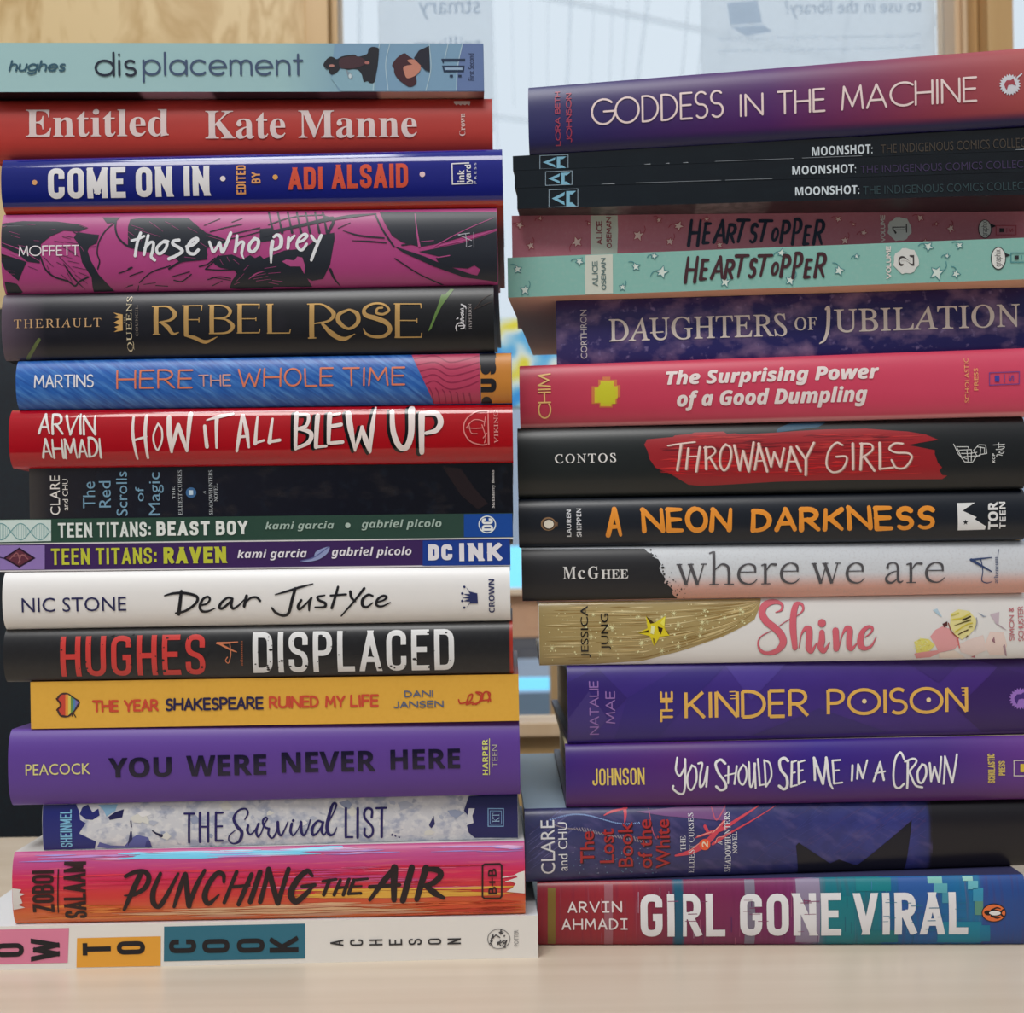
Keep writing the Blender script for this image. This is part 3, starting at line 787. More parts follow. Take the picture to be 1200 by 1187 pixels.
book(kind='hardcover', x=-209.992, y=512.0, yaw=0.0, L=208.584, W=150.0, zt=(338.813, 339.868), zb=(315.83, 315.43), b=4.5, label='glossy dark blue hardcover with white and orange condensed capitals, under the red hardcover', mat={'u': [(-0.5, (28, 36, 116)), (208.2, (34, 38, 124))], 'over': [], 'v': [(0.88, 0.93, (176, 56, 36))], 'rough': 0.09}, top=(28, 36, 110), under=(176, 56, 40),ops=[
C(TI,222,220,222,4),H('COME','block',392,111,1035,371,0,2.42),
H('ON','block',1122,115,1424,368,0,2.42),
H('IN','block',1520,113,1733,365,0,2.42),
C(AU,206,84,62,4),H('ADI','block',2391,144,2675,328,0,1.79),
H('ALSAID','block',2753,126,3386,324,0,1.79),
C('separator_dot 40',216,160,110,3),E(281,232,1.1,1.1,20),
C('separator_dot 261',226,214,216,3),E(1846,227,1.14,1.14,20),
C('separator_dot 322',216,160,90,3),E(2282,222,1.1,1.1,20),
C('separator_dot 495',226,196,200,3),E(3505,220,1.14,1.14,20),
C(AU,218,154,98,4),H('EDITED','block',1957,116,2035,358,90,.66),
H('BY','block',2085,178,2159,272,90,.66),
C(PM,222,220,226,4),S(.48,101,3893,133,3753,137,3754,304,3920,300),
T('ink','sansB',3797,191,3854,288,90),
T('yard','sansB',3859,147,3925,296,90),
C(PM,210,210,220,4),T('P R E S S','reg',3937,133,3955,304,90),
])
book(kind='hardcover', x=-210.447, y=512.0, yaw=0.0, L=206.442, W=150.0, zt=(315.73, 315.335), zb=(282.186, 283.071), b=4.5, label='magenta hardcover with black ink drawing and white brushed title, under the dark blue one', mat={'u': [(-0.5, (168, 66, 126)), (206.4, (166, 64, 122))], 'rough': 0.42, 'noise': [(1, 1, 0.12, (190, 80, 140), 0.4, 0.7)]}, top=(170, 40, 36), under=(60, 30, 50),ops=[
C(CA,34,38,48,1),P(0,3,90,171,70,457,79,650,108,723,139,653,170,520,160,408,209,333,270,320,427,217,412,152,355,6,283,2,179),
P(0,3,343,212,414,134,563,25,468,1,403),
P(0,635,174,730,190,817,201,797,270,740,295,720,332,747,416,806,526,922,659,741,655,743,543,671,424,654,331,645,275,607,222),
P(0,832,45,985,48,943,97,877,102),
P(0,15,565,116,584,151,644,112,662,17,650),
C(CA,34,38,48,2),S(.54,201,943,95,871,163,816,259,800,352,818,417,800,481),
S(.78,201,951,84,951,145,976,223,1043,291,1127,320),
S(.68,201,327,372,365,474,436,537,545,574,596,609,639,576,719,542),
S([.2,.49,.39,.15],201,224,451,298,481),
S(.44,201,973,518,1036,499,1090,475),
S([.2,.44,.35,.15],201,1061,540,1120,523),
S([.2,.44,.35,.15],201,1000,633,1081,608),
S([.2,.29,.23,.15],201,79,96,42,101),
S([.2,.39,.31,.15],201,721,304,796,296),
S([.24,.73,.59,.15],201,512,211,579,231),
S([.24,.73,.59,.15],201,446,248,522,259),
S([.24,.73,.59,.15],201,541,207,617,222),
S([.24,.73,.59,.15],201,596,169,673,209,688,238),
S([.24,.73,.59,.15],201,360,382,432,457),
S([.24,.73,.59,.15],201,445,346,596,395),
S([.24,.73,.59,.15],201,503,291,635,359),
S([.24,.73,.59,.15],201,483,375,609,505),
S([.24,.73,.59,.15],201,462,421,555,468),
S([.24,.73,.59,.15],201,519,431,587,540,675,636),
S([.24,.73,.59,.15],201,557,413,651,433),
S([.24,.73,.59,.15],201,593,459,724,489),
S([.24,.73,.59,.15],201,638,505,729,543),
S([.24,.73,.59,.15],201,608,523,677,577),
S([.24,.73,.59,.15],201,661,559,703,594),
S([.24,.73,.59,.15],201,543,504,581,584),
S([.24,.73,.59,.15],201,494,521,546,566),
S([.24,.73,.59,.15],201,381,447,409,519),
S([.24,.73,.59,.15],201,569,330,653,382),
S([.24,.73,.59,.15],201,532,254,645,275),
C(CA,174,76,132,3),S([.15,.39,.34,.1],201,213,101,280,106),
S([.15,.39,.34,.1],201,66,161,152,186),
S([.15,.39,.34,.1],201,86,195,162,218),
S([.15,.39,.34,.1],201,276,240,319,244),
S([.15,.39,.34,.1],201,406,154,453,147),
S([.15,.39,.34,.1],201,11,255,181,323,330,418),
S([.15,.39,.34,.1],201,6,311,142,369,216,416),
S([.15,.39,.34,.1],201,143,276,205,288),
S([.15,.39,.34,.1],201,650,115,709,141),
S([.15,.39,.34,.1],201,578,330,615,372),
S([.15,.39,.34,.1],201,24,477,108,487),
S([.15,.39,.34,.1],201,31,504,107,510),
S([.15,.39,.34,.1],201,33,530,94,540),
S([.15,.39,.34,.1],201,43,566,98,575),
S([.15,.39,.34,.1],201,664,294,692,341),
S([.15,.39,.34,.1],201,667,497,703,516),
S([.15,.39,.34,.1],201,12,90,54,80),
S([.15,.39,.34,.1],201,11,120,43,111),
C(CA,34,38,48,1),P(0,1070,69,1169,54,1553,63,1623,127,1706,196,1862,252,1881,283,1710,328,1719,383,1698,420,1527,420,1486,441,1447,403,1357,372,1147,341,1057,302,1055,134),
P(0,2153,172,2264,163,2264,272,2153,285),
P(0,1758,438,1819,390,1920,382,2009,423,2071,389,2110,415,2156,396,2181,421,2260,447,2245,676,1881,648,1908,594,1954,539,1935,510,1816,488,1777,463),
C(CA,34,38,48,2),S(.83,201,1393,490,1496,434,1617,421,1708,413),
S(.47,201,1136,594,1251,512,1404,466),
S(.41,201,1062,542,1176,506),
S(.41,201,1413,553,1491,535,1562,517),
S(.47,201,1426,581,1495,589,1576,537),
S(.57,201,1645,476,1717,457,1779,409),
S(.52,201,1695,498,1757,448,1809,390),
S(.52,201,1695,498,1815,508,1956,505),
S(.41,201,1708,581,1801,560,1900,575),
S(.31,201,1740,563,1899,590),
S(.47,201,1741,189,1861,157,2001,127),
S(.31,201,1689,133,1817,75),
S(.36,201,1919,107,2003,75),
S(.52,201,1932,210,2153,162),
S(.47,201,1882,255,2023,232,2163,193),
S(.36,201,1112,653,1127,616),
S(.26,201,1169,608,1272,597),
S(.31,201,1269,617,1369,624),
S(.41,201,1036,619,1078,611),
S(.31,201,1742,627,1807,601,1828,593),
S(.36,201,1051,484,1082,470),
C(CA,174,76,132,3),S([.16,.52,.47,.1],201,1417,129,1479,167),
S([.16,.52,.47,.1],201,1554,150,1635,195),
S([.16,.52,.47,.1],201,1649,154,1741,199),
S([.16,.52,.47,.1],201,1233,93,1348,180),
S([.16,.52,.47,.1],201,1084,123,1186,157),
S([.16,.52,.47,.1],201,1116,156,1329,226),
S([.16,.52,.47,.1],201,1056,176,1117,218),
S([.16,.52,.47,.1],201,1057,217,1087,258),
S([.16,.52,.47,.1],201,1157,208,1168,259),
S([.16,.52,.47,.1],201,1711,222,1851,265),
S([.16,.52,.47,.1],201,1660,282,1720,323),
S([.16,.52,.47,.1],201,1364,95,1416,118),
S([.16,.52,.47,.1],201,1527,397,1618,408),
S([.16,.52,.47,.1],201,1819,420,1847,469),
S([.16,.52,.47,.1],201,1929,422,1978,462),
S([.16,.52,.47,.1],201,1879,401,1898,441),
S([.16,.52,.47,.1],201,1949,595,2014,540),
S([.16,.52,.47,.1],201,2051,583,2115,542,2186,524),
S([.16,.52,.47,.1],201,2093,560,2195,543),
S([.16,.52,.47,.1],201,2091,583,2214,562),
S([.16,.52,.47,.1],201,1925,621,1978,604),
S([.16,.52,.47,.1],201,2110,598,2232,586),
S([.16,.52,.47,.1],201,2016,511,2058,473),
C(CA,34,38,48,1),P(0,2190,420,2357,357,2523,344,2674,229,2773,214,2776,264,2735,479,2671,591,2578,605,2539,586,2574,650,2174,642),
C(CA,174,76,132,2),P(0,2335,447,2372,432,2438,441,2464,409,2505,418,2527,491,2516,551,2486,490,2403,489),
S([.17,.6,.43,.17],201,2187,501,2287,487),
S([.17,.6,.43,.17],201,2218,541,2318,535),
S([.17,.6,.43,.17],201,2247,596,2329,605),
S([.17,.6,.43,.17],201,2212,610,2293,626),
C(CA,34,38,48,2),S([.85,.68,1.11],201,2221,19,2244,109,2266,205),
S([.85,.68,1.11],201,2296,20,2319,110,2341,207),
S([.85,.68,1.11],201,2379,21,2402,111,2423,208),
S([.85,.68,1.11],201,2455,23,2477,113,2498,209),
S([.85,.68,1.11],201,2530,24,2551,114,2573,210),
S([.85,.68,1.11],201,2608,25,2630,115,2650,212),
S([.85,.68,1.11],201,2672,27,2693,116,2713,213),
S([2.22,1.2,1.37,1.88],201,2193,221,2375,173,2524,140,2755,86),
S(.51,201,2225,135,2438,66,2687,51),
S(1.2,201,2688,70,2764,108,2723,213),
S([1.2,1.54,.51],201,2739,99,2904,70,3119,50),
C(CA,34,38,48,1),P(0,3148,31,4134,48,4132,198,3849,265,3683,313,3484,347,3335,304,3253,247,3187,124),
P(0,3475,387,3849,316,4132,219,4125,626,3951,599,3985,541,3936,508,3878,532,3663,515,3614,442,3656,433),
C(CA,34,38,48,2),P(0,3269,336,3515,424,3688,501,3910,579,4125,623,4124,641,3843,601,3596,510,3350,395),
S(.77,201,3111,48,3171,186,3268,340),
S([.26,.77,.6],201,2848,198,2988,243,3187,266),
S([.26,.68,.43],201,2921,284,3070,293,3206,309),
S(.51,201,3275,440,3478,572,3682,660),
S([1.2,.85,.34],201,2734,519,2763,590,2808,648),
S(.34,201,2806,176,2905,129),
S(.68,201,3335,329,3434,317),
C(CA,174,76,132,3),S([.26,.68,1.02],201,3444,54,3465,242,3480,343),
S([.43,.34,.26],201,3600,345,3850,214,4100,103),
S([.6,.51,.26],201,3649,338,3899,283,4132,201),
S(.26,201,3493,302,3600,295),
S(.43,201,3731,423,3631,438),
C(AU,228,222,226,4),H('MOFFETT','clean',148,282,651,368,0,.46),
C(TI,222,224,228,4),S(1.24,201,1163,190,1135,276,1116,381),
S(1.1,201,1089,255,1142,240,1192,219),
S(1.24,201,1227,213,1209,291,1190,372),
S(1.24,201,1198,319,1242,274,1270,278,1262,341,1250,390,1278,418),
S(1.24,201,1391,266,1355,265,1301,314,1301,356,1329,365,1369,329,1383,280,1355,269),
S(1.39,201,1483,256,1440,263,1433,288,1489,324,1507,352,1453,387,1395,410),
S(1.39,201,1546,311,1596,297,1636,262,1625,244,1582,269,1553,325,1567,364,1609,372,1642,341),
S([1.1,1.24,1.24,1.1,1.17,1.24,1.46,1.46,1.32],201,1735,275,1752,321,1769,358,1802,315,1820,283,1830,322,1844,360,1880,288,1913,202),
S(1.24,201,1966,228,1958,296,1947,363),
S([1.02,1.17,1.24,1.24,1.1,.37],201,1951,325,1990,283,2019,287,2007,347,2003,382,2021,424),
S(1.39,201,2108,256,2068,305,2067,351,2099,362,2135,321,2143,271,2111,252),
S([1.61,1.61,.73],201,2260,280,2248,358,2244,456),
S([1.1,1.39,1.61,1.61,1.32,.73],201,2271,244,2300,226,2331,252,2327,317,2291,344,2259,351),
S(1.32,201,2395,253,2391,303,2387,339),
S(1.1,201,2395,289,2420,257,2442,236),
S(1.17,201,2469,290,2512,277,2548,241,2527,223,2484,255,2462,312,2483,351,2511,352,2544,306),
S(1.24,201,2584,238,2605,271,2626,289),
S([1.39,1.32,1.24],201,2665,236,2625,329,2580,441),
C(PM,170,170,180,4),S(.34,201,3803,248,3899,237),
S(.34,201,3808,251,3915,300),
S(.26,201,3866,240,3873,317,3873,354,3914,343),
S(.17,201,3933,229,3934,360),
])
book(kind='hardcover', x=-210.74, y=512.0, yaw=0.0, L=204.831, W=150.0, zt=(282.085, 282.963), zb=(254.376, 254.547), b=4.5, label='near-black hardcover with ornate golden serif title, below the magenta hardcover', mat={'u': [(-0.6, (92, 78, 92)), (7.2, (70, 60, 72)), (18.9, (26, 26, 34)), (205.2, (22, 22, 28))], 'rough': 0.38, 'noise': [(1.5, 1.5, 0.35, (50, 46, 56), 0.55, 0.8)]}, top=(70, 30, 50), under=(26, 26, 32),ops=[
C(AU,198,160,116,4),T('THERIAULT','serifU',106,230,831,304,0,sp=1.25),
C(SU,196,154,92,3),P(0,931,187,973,213,940,226,986,242,934,272,985,292,939,310,975,324,933,350,1009,338,1010,204),
C(SU,206,192,160,4),T('QUEENS','serifU',1039,45,1096,512,90),
C(SU,130,120,110,4),T('COUNCIL','serifU',1115,128,1138,387,90),
C(SU,150,140,120,4),T('THE','serifU',1018,221,1035,279,90),
C(TI,210,168,106,4),S(1.98,100,1288,139,1286,376),
S(.49,100,1253,141,1320,142),
S(.49,100,1257,375,1321,376),
S([.55,.77,1.87,1.1,.49],201,1304,142,1389,148,1444,206,1411,256,1315,275),
S([1.1,1.87,1.21,.33],201,1331,276,1384,319,1425,373,1473,363),
S(1.87,100,1538,139,1536,391),
S(.49,100,1503,140,1673,141),
S(.44,100,1668,141,1666,182),
S(.44,100,1555,258,1646,260),
S(.38,100,1645,244,1644,281),
S([.66,1.54,1.43,.27],201,1525,390,1599,407,1692,443,1791,405),
S(1.87,100,1752,139,1749,379),
S([.49,.66,1.54,.77,.44],201,1725,139,1848,147,1905,193,1869,243,1768,252),
S([.44,.77,1.76,.88,.49],201,1768,252,1869,264,1924,318,1877,370,1728,376),
S(1.87,100,1984,136,1982,375),
S(.49,100,1959,136,2148,140),
S(.44,100,2145,140,2143,178),
S(.44,100,1997,259,2119,261),
S(.38,100,2118,247,2118,279),
S(.49,100,1957,375,2146,376),
S(.44,100,2143,376,2149,345),
S(1.87,100,2233,141,2231,382),
S(.49,100,2205,141,2263,142),
S(.49,100,2207,381,2399,383),
S(.44,100,2396,383,2403,353),
S(2.05,100,2584,145,2579,426),
S(.49,100,2544,146,2624,145),
S(.49,100,2547,427,2615,426),
S([.44,.68,1.85,.98,.44],201,2591,147,2677,154,2764,228,2723,289,2604,310),
S([1.17,2.15,1.66,.29],201,2670,314,2749,396,2842,439,2938,400),
S([.88,1.66,1.85,1.07,1.66,1.85,.88],201,2890,199,2809,238,2808,300,2887,357,2964,307,2960,236,2899,199),
S([.88,.88,1.07,.98,.98,.88,.88,1.37,1.85,2.05,1.95,1.76,1.37,1.07,1.07,.39],201,3169,188,3131,194,3121,230,3178,242,3226,208,3179,159,3093,153,3022,195,3031,247,3121,277,3205,316,3231,372,3184,419,3098,425,3033,401,3010,359),
S(2.05,100,3297,157,3292,433),
S(.49,100,3266,157,3493,162),
S(.44,100,3490,161,3493,199),
S(.44,100,3314,297,3457,300),
S(.39,100,3457,283,3456,321),
S(.49,100,3267,433,3494,435),
S(.44,100,3490,434,3494,400),
C('thorny_stem',92,122,62,1),P(0,3739,33,3690,83,3664,83,3656,100,3631,182,3587,290,3548,388,3573,372,3621,265,3664,182,3719,106,3766,38),
C('green_stem',96,108,64,1),S(1.37,201,309,401,249,483,189,552),
C(CA,62,46,40,4),S(.22,201,3932,221,4008,129,4076,87),
S(.22,201,3940,213,4075,156),
C(PM,206,204,208,4),S(.6,201,3861,190,3836,177,3827,173),
S(.52,201,3786,388,3780,359,3796,331,3829,329,3848,344,3845,368,3820,372),
S(.39,201,3802,350,3854,348),
S(.43,201,3821,319,3845,316),
S(.52,201,3788,293,3798,287),
S(.43,201,3845,307,3821,300,3826,290,3845,286),
S(.39,201,3832,273,3826,252,3844,254,3839,269),
S(.39,201,3822,242,3844,238,3827,226,3844,220),
S(.39,201,3821,212,3845,204),
S(.43,201,3845,190,3865,199,3866,210),
C(PM,120,118,124,4),S(.17,201,3867,196,3859,381),
C(PM,176,168,168,4),T('HYPERION','serifU',3888,168,3911,379,90),
])
book(kind='hardcover', x=-205.395, y=512.0, yaw=0.0, L=206.615, W=145.0, zt=(254.28, 254.453), zb=(233.593, 233.014), b=4.0, label='blue streaked hardcover with orange hand-lettered capitals and a raspberry-pink section at its right', mat={'u': [(-6.6, (42, 98, 178)), (206.6, (40, 92, 170))], 'rough': 0.42, 'noise': [(1.2, 9, 0.6, (96, 154, 216), 0.45, 0.7, 35), (1.5, 16, 0.7, (28, 66, 146), 0.48, 0.7, 35)]}, top=(40, 70, 130), under=(36, 60, 120),ops=[
C(AU,226,224,228,4),H('MARTINS','hand',153,135,651,247,0,.62,seed=3),
C(TI,214,122,92,4),H('HERE','hand',838,101,1480,268,0,.77,seed=1,jit=0.02),
C(TI,206,150,140,4),H('THE','hand',1522,152,1795,254,0,.59,seed=2,jit=0.02),
C(TI,214,122,92,4),H('WHOLE','hand',1850,103,2648,268,0,.77,seed=4,jit=0.02),
H('TIME','hand',2723,109,3245,269,0,.77,seed=5,jit=0.02),
C(CA,178,60,92,1),P(0,3288,-9,3862,-3,3868,427,3487,430),
C(CA,142,38,72,2),S(.52,201,3319,44,3490,20,3612,79,3753,56,3858,27),
S(.52,201,3344,99,3491,77,3612,136,3753,114,3858,83),
S(.52,201,3368,153,3491,131,3611,193,3752,171,3858,136),
S(.52,201,3392,205,3491,183,3610,248,3752,226,3857,188),
S(.52,201,3415,257,3490,235,3609,303,3751,282,3856,240),
S(.52,201,3473,408,3463,334,3438,281),
S(.52,201,3526,409,3516,334,3495,294),
S(.52,201,3579,409,3568,335,3551,306),
S(.52,201,3631,410,3620,336,3607,318),
S(.52,201,3684,411,3673,337,3663,331),
S(.52,201,3736,411,3725,337,3719,343),
S(.52,201,3789,412,3777,338,3775,355),
C(PM,196,128,52,2),P(0,3864,-3,4146,1,4139,431,3872,427),
C(PM,30,28,34,3),P(0,3864,-3,3996,-1,3995,104,3870,112),
C(PM,28,26,32,4),H('PUSH','block',3872,-67,4001,475,90,2.2),
])
book(kind='hardcover', x=-208.437, y=512.0, yaw=0.0, L=209.65, W=145.0, zt=(233.501, 232.914), zb=(209.241, 208.308), b=4.5, label='glossy red hardcover with hand-painted white title, its last two words shadowed in black', mat={'u': [(-3.7, (168, 22, 36)), (209.6, (166, 20, 32))], 'rough': 0.08}, top=(150, 20, 30), under=(150, 20, 30),ops=[
C(AU,224,219,215,4),H('ARVIN','hand',244,32,731,228,0,.99,seed=11,jit=0.05,taper=0.45),
H('AHMADI','hand',269,238,769,422,0,.95,seed=12,jit=0.05,taper=0.45),
C(TI,230,216,212,4),S([.98,1.34,.85],201,1036,73,1034,230,1061,424),
S([1.46,1.46,1.1],201,1143,68,1136,231,1149,417),
S(.92,201,1044,272,1145,243),
S(.79,201,1242,134,1205,232,1212,315,1239,353,1275,274,1274,185,1242,134),
S([1.95,2.32,1.1],201,1331,83,1340,234,1351,373),
S([.85,1.71,1.46],201,1351,369,1382,258,1412,145),
S([1.59,1.83,.98],201,1412,149,1447,259,1478,367),
S([.85,1.71,2.07],201,1482,367,1498,200,1509,54),
S([1.34,1.59],201,1631,160,1647,334),
S([.61,1.59,1.1],201,1648,110,1746,82,1863,59),
S([1.71,.98],201,1730,88,1727,342),
S([1.1,1.71,1.1],201,1941,72,1921,229,1893,372),
S([1.22,1.83,.98],201,1949,72,1980,206,1995,342),
S(1.1,201,1920,255,1985,249),
S([.98,1.59],201,2069,89,2049,313),
S(.98,201,2049,308,2122,286),
S([.98,1.71],201,2195,106,2168,303),
S(1.34,201,2168,298,2254,285),
C(TI,26,14,20,3),S([2.38,1.9],201,2371,70,2360,364),
S([1.9,1.9,1.9,1.9],201,2378,81,2467,87,2456,171,2387,201),
S([1.59,2.38,2.22,1.59],201,2387,196,2490,236,2470,312,2360,364),
S([2.54,2.06],201,2548,93,2530,353),
S([1.59,1.59],201,2530,353,2616,344),
S([2.7,1.9],201,2647,82,2636,320),
S([2.06,2.06],201,2649,184,2743,168),
S([1.9,1.9],201,2654,322,2754,313),
S([1.59,1.59],201,2648,90,2732,75),
S([3.01,3.01,1.43],201,2801,76,2822,209,2855,385),
S([1.43,2.06,1.59],201,2855,377,2889,287,2918,187),
S([1.9,2.85,1.43],201,2915,192,2947,303,2977,401),
S([1.43,2.54,1.27],201,2980,397,3002,196,3028,24),
S([2.38,2.7,2.85,2.85,3.01,3.33],201,3166,60,3176,229,3222,351,3284,360,3325,246,3329,42),
S([3.17,2.54],201,3413,89,3408,405),
S([2.38,2.7,2.85,2.54,1.9],201,3413,84,3534,85,3572,157,3533,226,3448,248),
C(TI,230,216,212,5),S([1.9,1.43],201,2393,64,2383,358),
S(1.43,201,2400,75,2490,81,2479,165,2410,195),
S([1.11,1.9,1.75,1.11],201,2410,190,2513,230,2493,307,2383,358),
S([2.06,1.59],201,2570,87,2553,347),
S(1.11,201,2553,347,2640,339),
S([2.22,1.43],201,2670,76,2659,315),
S(1.59,201,2672,178,2766,162),
S(1.43,201,2677,316,2777,307),
S(1.11,201,2670,84,2755,69),
S([2.54,2.54,.95],201,2824,70,2845,203,2878,379),
S([.95,1.59,1.11],201,2878,372,2912,281,2941,181),
S([1.43,2.38,.95],201,2938,186,2970,297,3000,395),
S([.95,2.06,.79],201,3004,391,3025,190,3051,17),
S([1.9,2.22,2.38,2.38,2.54,2.85],201,3189,53,3199,223,3246,346,3307,354,3348,240,3352,36),
S([2.7,2.06],201,3436,83,3432,399),
S([1.9,2.22,2.38,2.06,1.43],201,3436,78,3557,79,3595,151,3556,220,3471,242),
C(PM,222,150,146,4),T('VIKING','serifU',4036,55,4072,333,90),
C(PM,220,132,128,4),S(.52,201,3979,61,3888,69,3803,136,3786,226,3835,311,3925,344,3975,340),
S([.31,.73],201,3989,61,3991,340),
S(.36,201,3806,203,3868,137,3948,148,3957,188),
S(.36,201,3806,203,3887,208,3947,204),
S(.36,201,3827,167,3846,243,3896,252),
S(.36,201,3937,178,3966,279,3955,328),
S(.36,201,3969,107,3958,168),
S(.36,201,3946,288,3977,249),
])
book(kind='paperback', x=-201.987, y=512.0, yaw=0.0, L=202.839, W=140.0, zt=(209.112, 208.21), zb=(187.958, 187.345), b=0, label='dark glossy grey-brown paperback with pale blue sideways title, under the glossy red hardcover', mat={'u': [(-0.2, (70, 66, 64)), (9.1, (44, 42, 46)), (41.4, (34, 34, 42)), (130.8, (26, 26, 34)), (202.4, (24, 24, 30))], 'rough': 0.16, 'noise': [(1.4, 2.2, 0.4, (66, 60, 58), 0.55, 0.8), (3, 3, 0.3, (40, 48, 60), 0.55, 0.75)]}, top=(40, 38, 40), under=(40, 36, 38),ops=[
C(CA,42,34,36,1),P(0,3465,17,3623,41,3735,208,3847,339,3760,388,3619,264),
C(AU,224,219,215,4),T('CLARE','reg',176,62,258,390,90),
T('and CHU','reg',280,92,325,352,90),
C(TI,118,156,180,4),T('The','reg',450,116,553,337,90),
T('Red','reg',585,113,685,333,90),
T('Scrolls','reg',730,34,823,404,90),
T('of','reg',889,165,961,285,90),
T('Magic','reg',1002,44,1128,404,90),
C(SU,190,196,200,4),T('THE','serifU',1200,163,1222,268,90),
T('ELDEST CURSES','serifU',1250,28,1281,403,90),
C(SU,66,106,150,3),E(1357,217,2.2,2.2,20),
C(SU,190,210,224,5),T('1','reg',1339,197,1375,236,90),
C(SU,190,196,200,4),T('A','serifU',1457,202,1479,231,90),
T('SHADOWHUNTERS','serifU',1507,31,1539,403,90),
T('NOVEL','serifU',1550,146,1581,293,90),
C(PM,196,192,190,4),T('McElderry Books','serifB',3880,58,3909,379,90),
])
book(kind='paperback', x=-219.176, y=511.0, yaw=0.0, L=219.781, W=150.0, zt=(187.91, 187.246), zb=(177.378, 176.523), b=0, label='thin dark green paperback, upper of the two thin graphic novels in the left stack', mat={'u': [(5.0, (44, 74, 60)), (219.7, (46, 70, 62))], 'v': [(0.93, 0.97, (214, 212, 212))], 'rough': 0.35}, top=(196, 200, 196), under=(214, 212, 212),ops=[
C(CA,200,216,212,1),P(0,2,1,530,8,528,187,-1,192),
C(CA,110,156,158,2),S(.4,201,29,102,57,138,85,164,113,171,142,159,171,130,200,93,229,60,258,40,287,39,315,57,343,90,371,128,399,159,428,175,456,171,485,148,514,113),
S(.4,201,29,102,58,67,87,42,115,35,144,48,172,78,200,115,228,149,256,170,285,172,314,154,343,122,372,85,401,55,430,40,458,44,487,68,515,103),
C(CA,140,178,178,2),S(.18,101,29,102,29,102),
S(.18,101,44,84,43,121),
S(.18,101,59,67,58,138),
S(.18,101,74,53,73,152),
S(.18,101,90,44,88,162),
S(.18,101,105,39,103,167),
S(.18,101,120,39,118,167),
S(.18,101,135,45,133,162),
S(.18,101,149,56,148,152),
S(.18,101,164,70,163,137),
S(.18,101,179,88,178,120),
S(.18,101,194,102,194,106),
S(.18,101,209,84,208,125),
S(.18,101,224,67,223,142),
S(.18,101,240,54,238,156),
S(.18,101,255,45,253,165),
S(.18,101,270,41,268,170),
S(.18,101,285,42,283,169),
S(.18,101,300,48,298,163),
S(.18,101,314,59,313,152),
S(.18,101,329,74,328,137),
S(.18,101,344,92,344,120),
S(.18,101,359,102,359,111),
S(.18,101,374,84,373,129),
S(.18,101,389,68,388,146),
S(.18,101,405,55,403,159),
S(.18,101,420,46,418,168),
S(.18,101,435,42,433,172),
S(.18,101,450,44,448,170),
S(.18,101,465,51,463,164),
S(.18,101,480,63,478,152),
S(.18,101,494,78,493,137),
S(.18,101,509,96,509,120),
S(.18,101,524,102,524,115),
C(PM,22,72,152,1),P(0,3988,-6,4405,-8,4401,198,3985,195),
C(TI,216,222,218,4),H('TEEN TITANS:','block',587,36,1365,159,0,.99),
C(TI,222,226,222,4),H('BEAST BOY','block',1413,35,2174,154,0,1.28),
C(AU,158,178,168,4),T('kami garcia','sansBI',2322,49,2899,130,0),
C(AU,170,188,178,3),E(3014,86,1.1,1.1,20),
C(AU,158,178,168,4),T('gabriel picolo','sansBI',3129,42,3799,129,0),
C(PM,220,228,236,4),S(.48,211,4250,94,4244,120,4229,142,4207,156,4180,161,4154,156,4132,141,4118,118,4113,92,4118,66,4134,44,4156,30,4182,25,4209,31,4231,46,4245,68),
C(PM,226,232,238,4),H('DC','block',4136,42,4229,145,90,.95),
])
book(kind='paperback', x=-219.35, y=511.0, yaw=0.0, L=218.707, W=150.0, zt=(177.279, 176.428), zb=(165.985, 165.188), b=0, label='thin deep purple paperback, lower of the two thin graphic novels in the left stack', mat={'u': [(5.0, (64, 40, 92)), (218.7, (60, 38, 88))], 'v': [(0.93, 0.97, (216, 212, 214))], 'rough': 0.35}, top=(200, 200, 204), under=(216, 212, 214),ops=[
C(CA,142,118,180,1),P(0,2,3,477,8,474,209,-2,209),
C(CA,44,18,44,2),P(0,125,111,264,24,400,114,261,193),
C(CA,96,48,62,3),P(0,150,111,263,40,372,114,261,177),
C(CA,150,96,100,4),S(.44,201,186,119,244,70,271,141),
S(.44,201,257,155,286,84,336,121),
S(.44,201,215,98,315,85),
C(CA,50,40,80,2),S(.48,201,0,117,72,100,129,111),
C(TI,188,192,60,4),H('TEEN TITANS:','block',530,36,1413,173,0,1.06),
H('RAVEN','block',1471,36,1995,174,0,1.68),
C(AU,224,220,228,4),T('kami garcia','sansBI',2089,63,2671,156,0),
T('gabriel picolo','sansBI',2878,54,3547,148,0),
C(AU,142,152,194,3),P(1,2618,165,2679,154,2726,140,2751,86,2857,47,2844,101,2774,151,2679,172),
C(AU,90,96,150,4),S(.41,201,2618,165,2730,134,2853,51),
C(PM,28,60,142,1),P(0,3643,-4,4383,-3,4380,219,3639,217),
C(PM,224,222,228,4),H('DC','block',3687,39,3889,172,0,1.9),
H('INK','block',3947,31,4304,182,0,2.05),
])
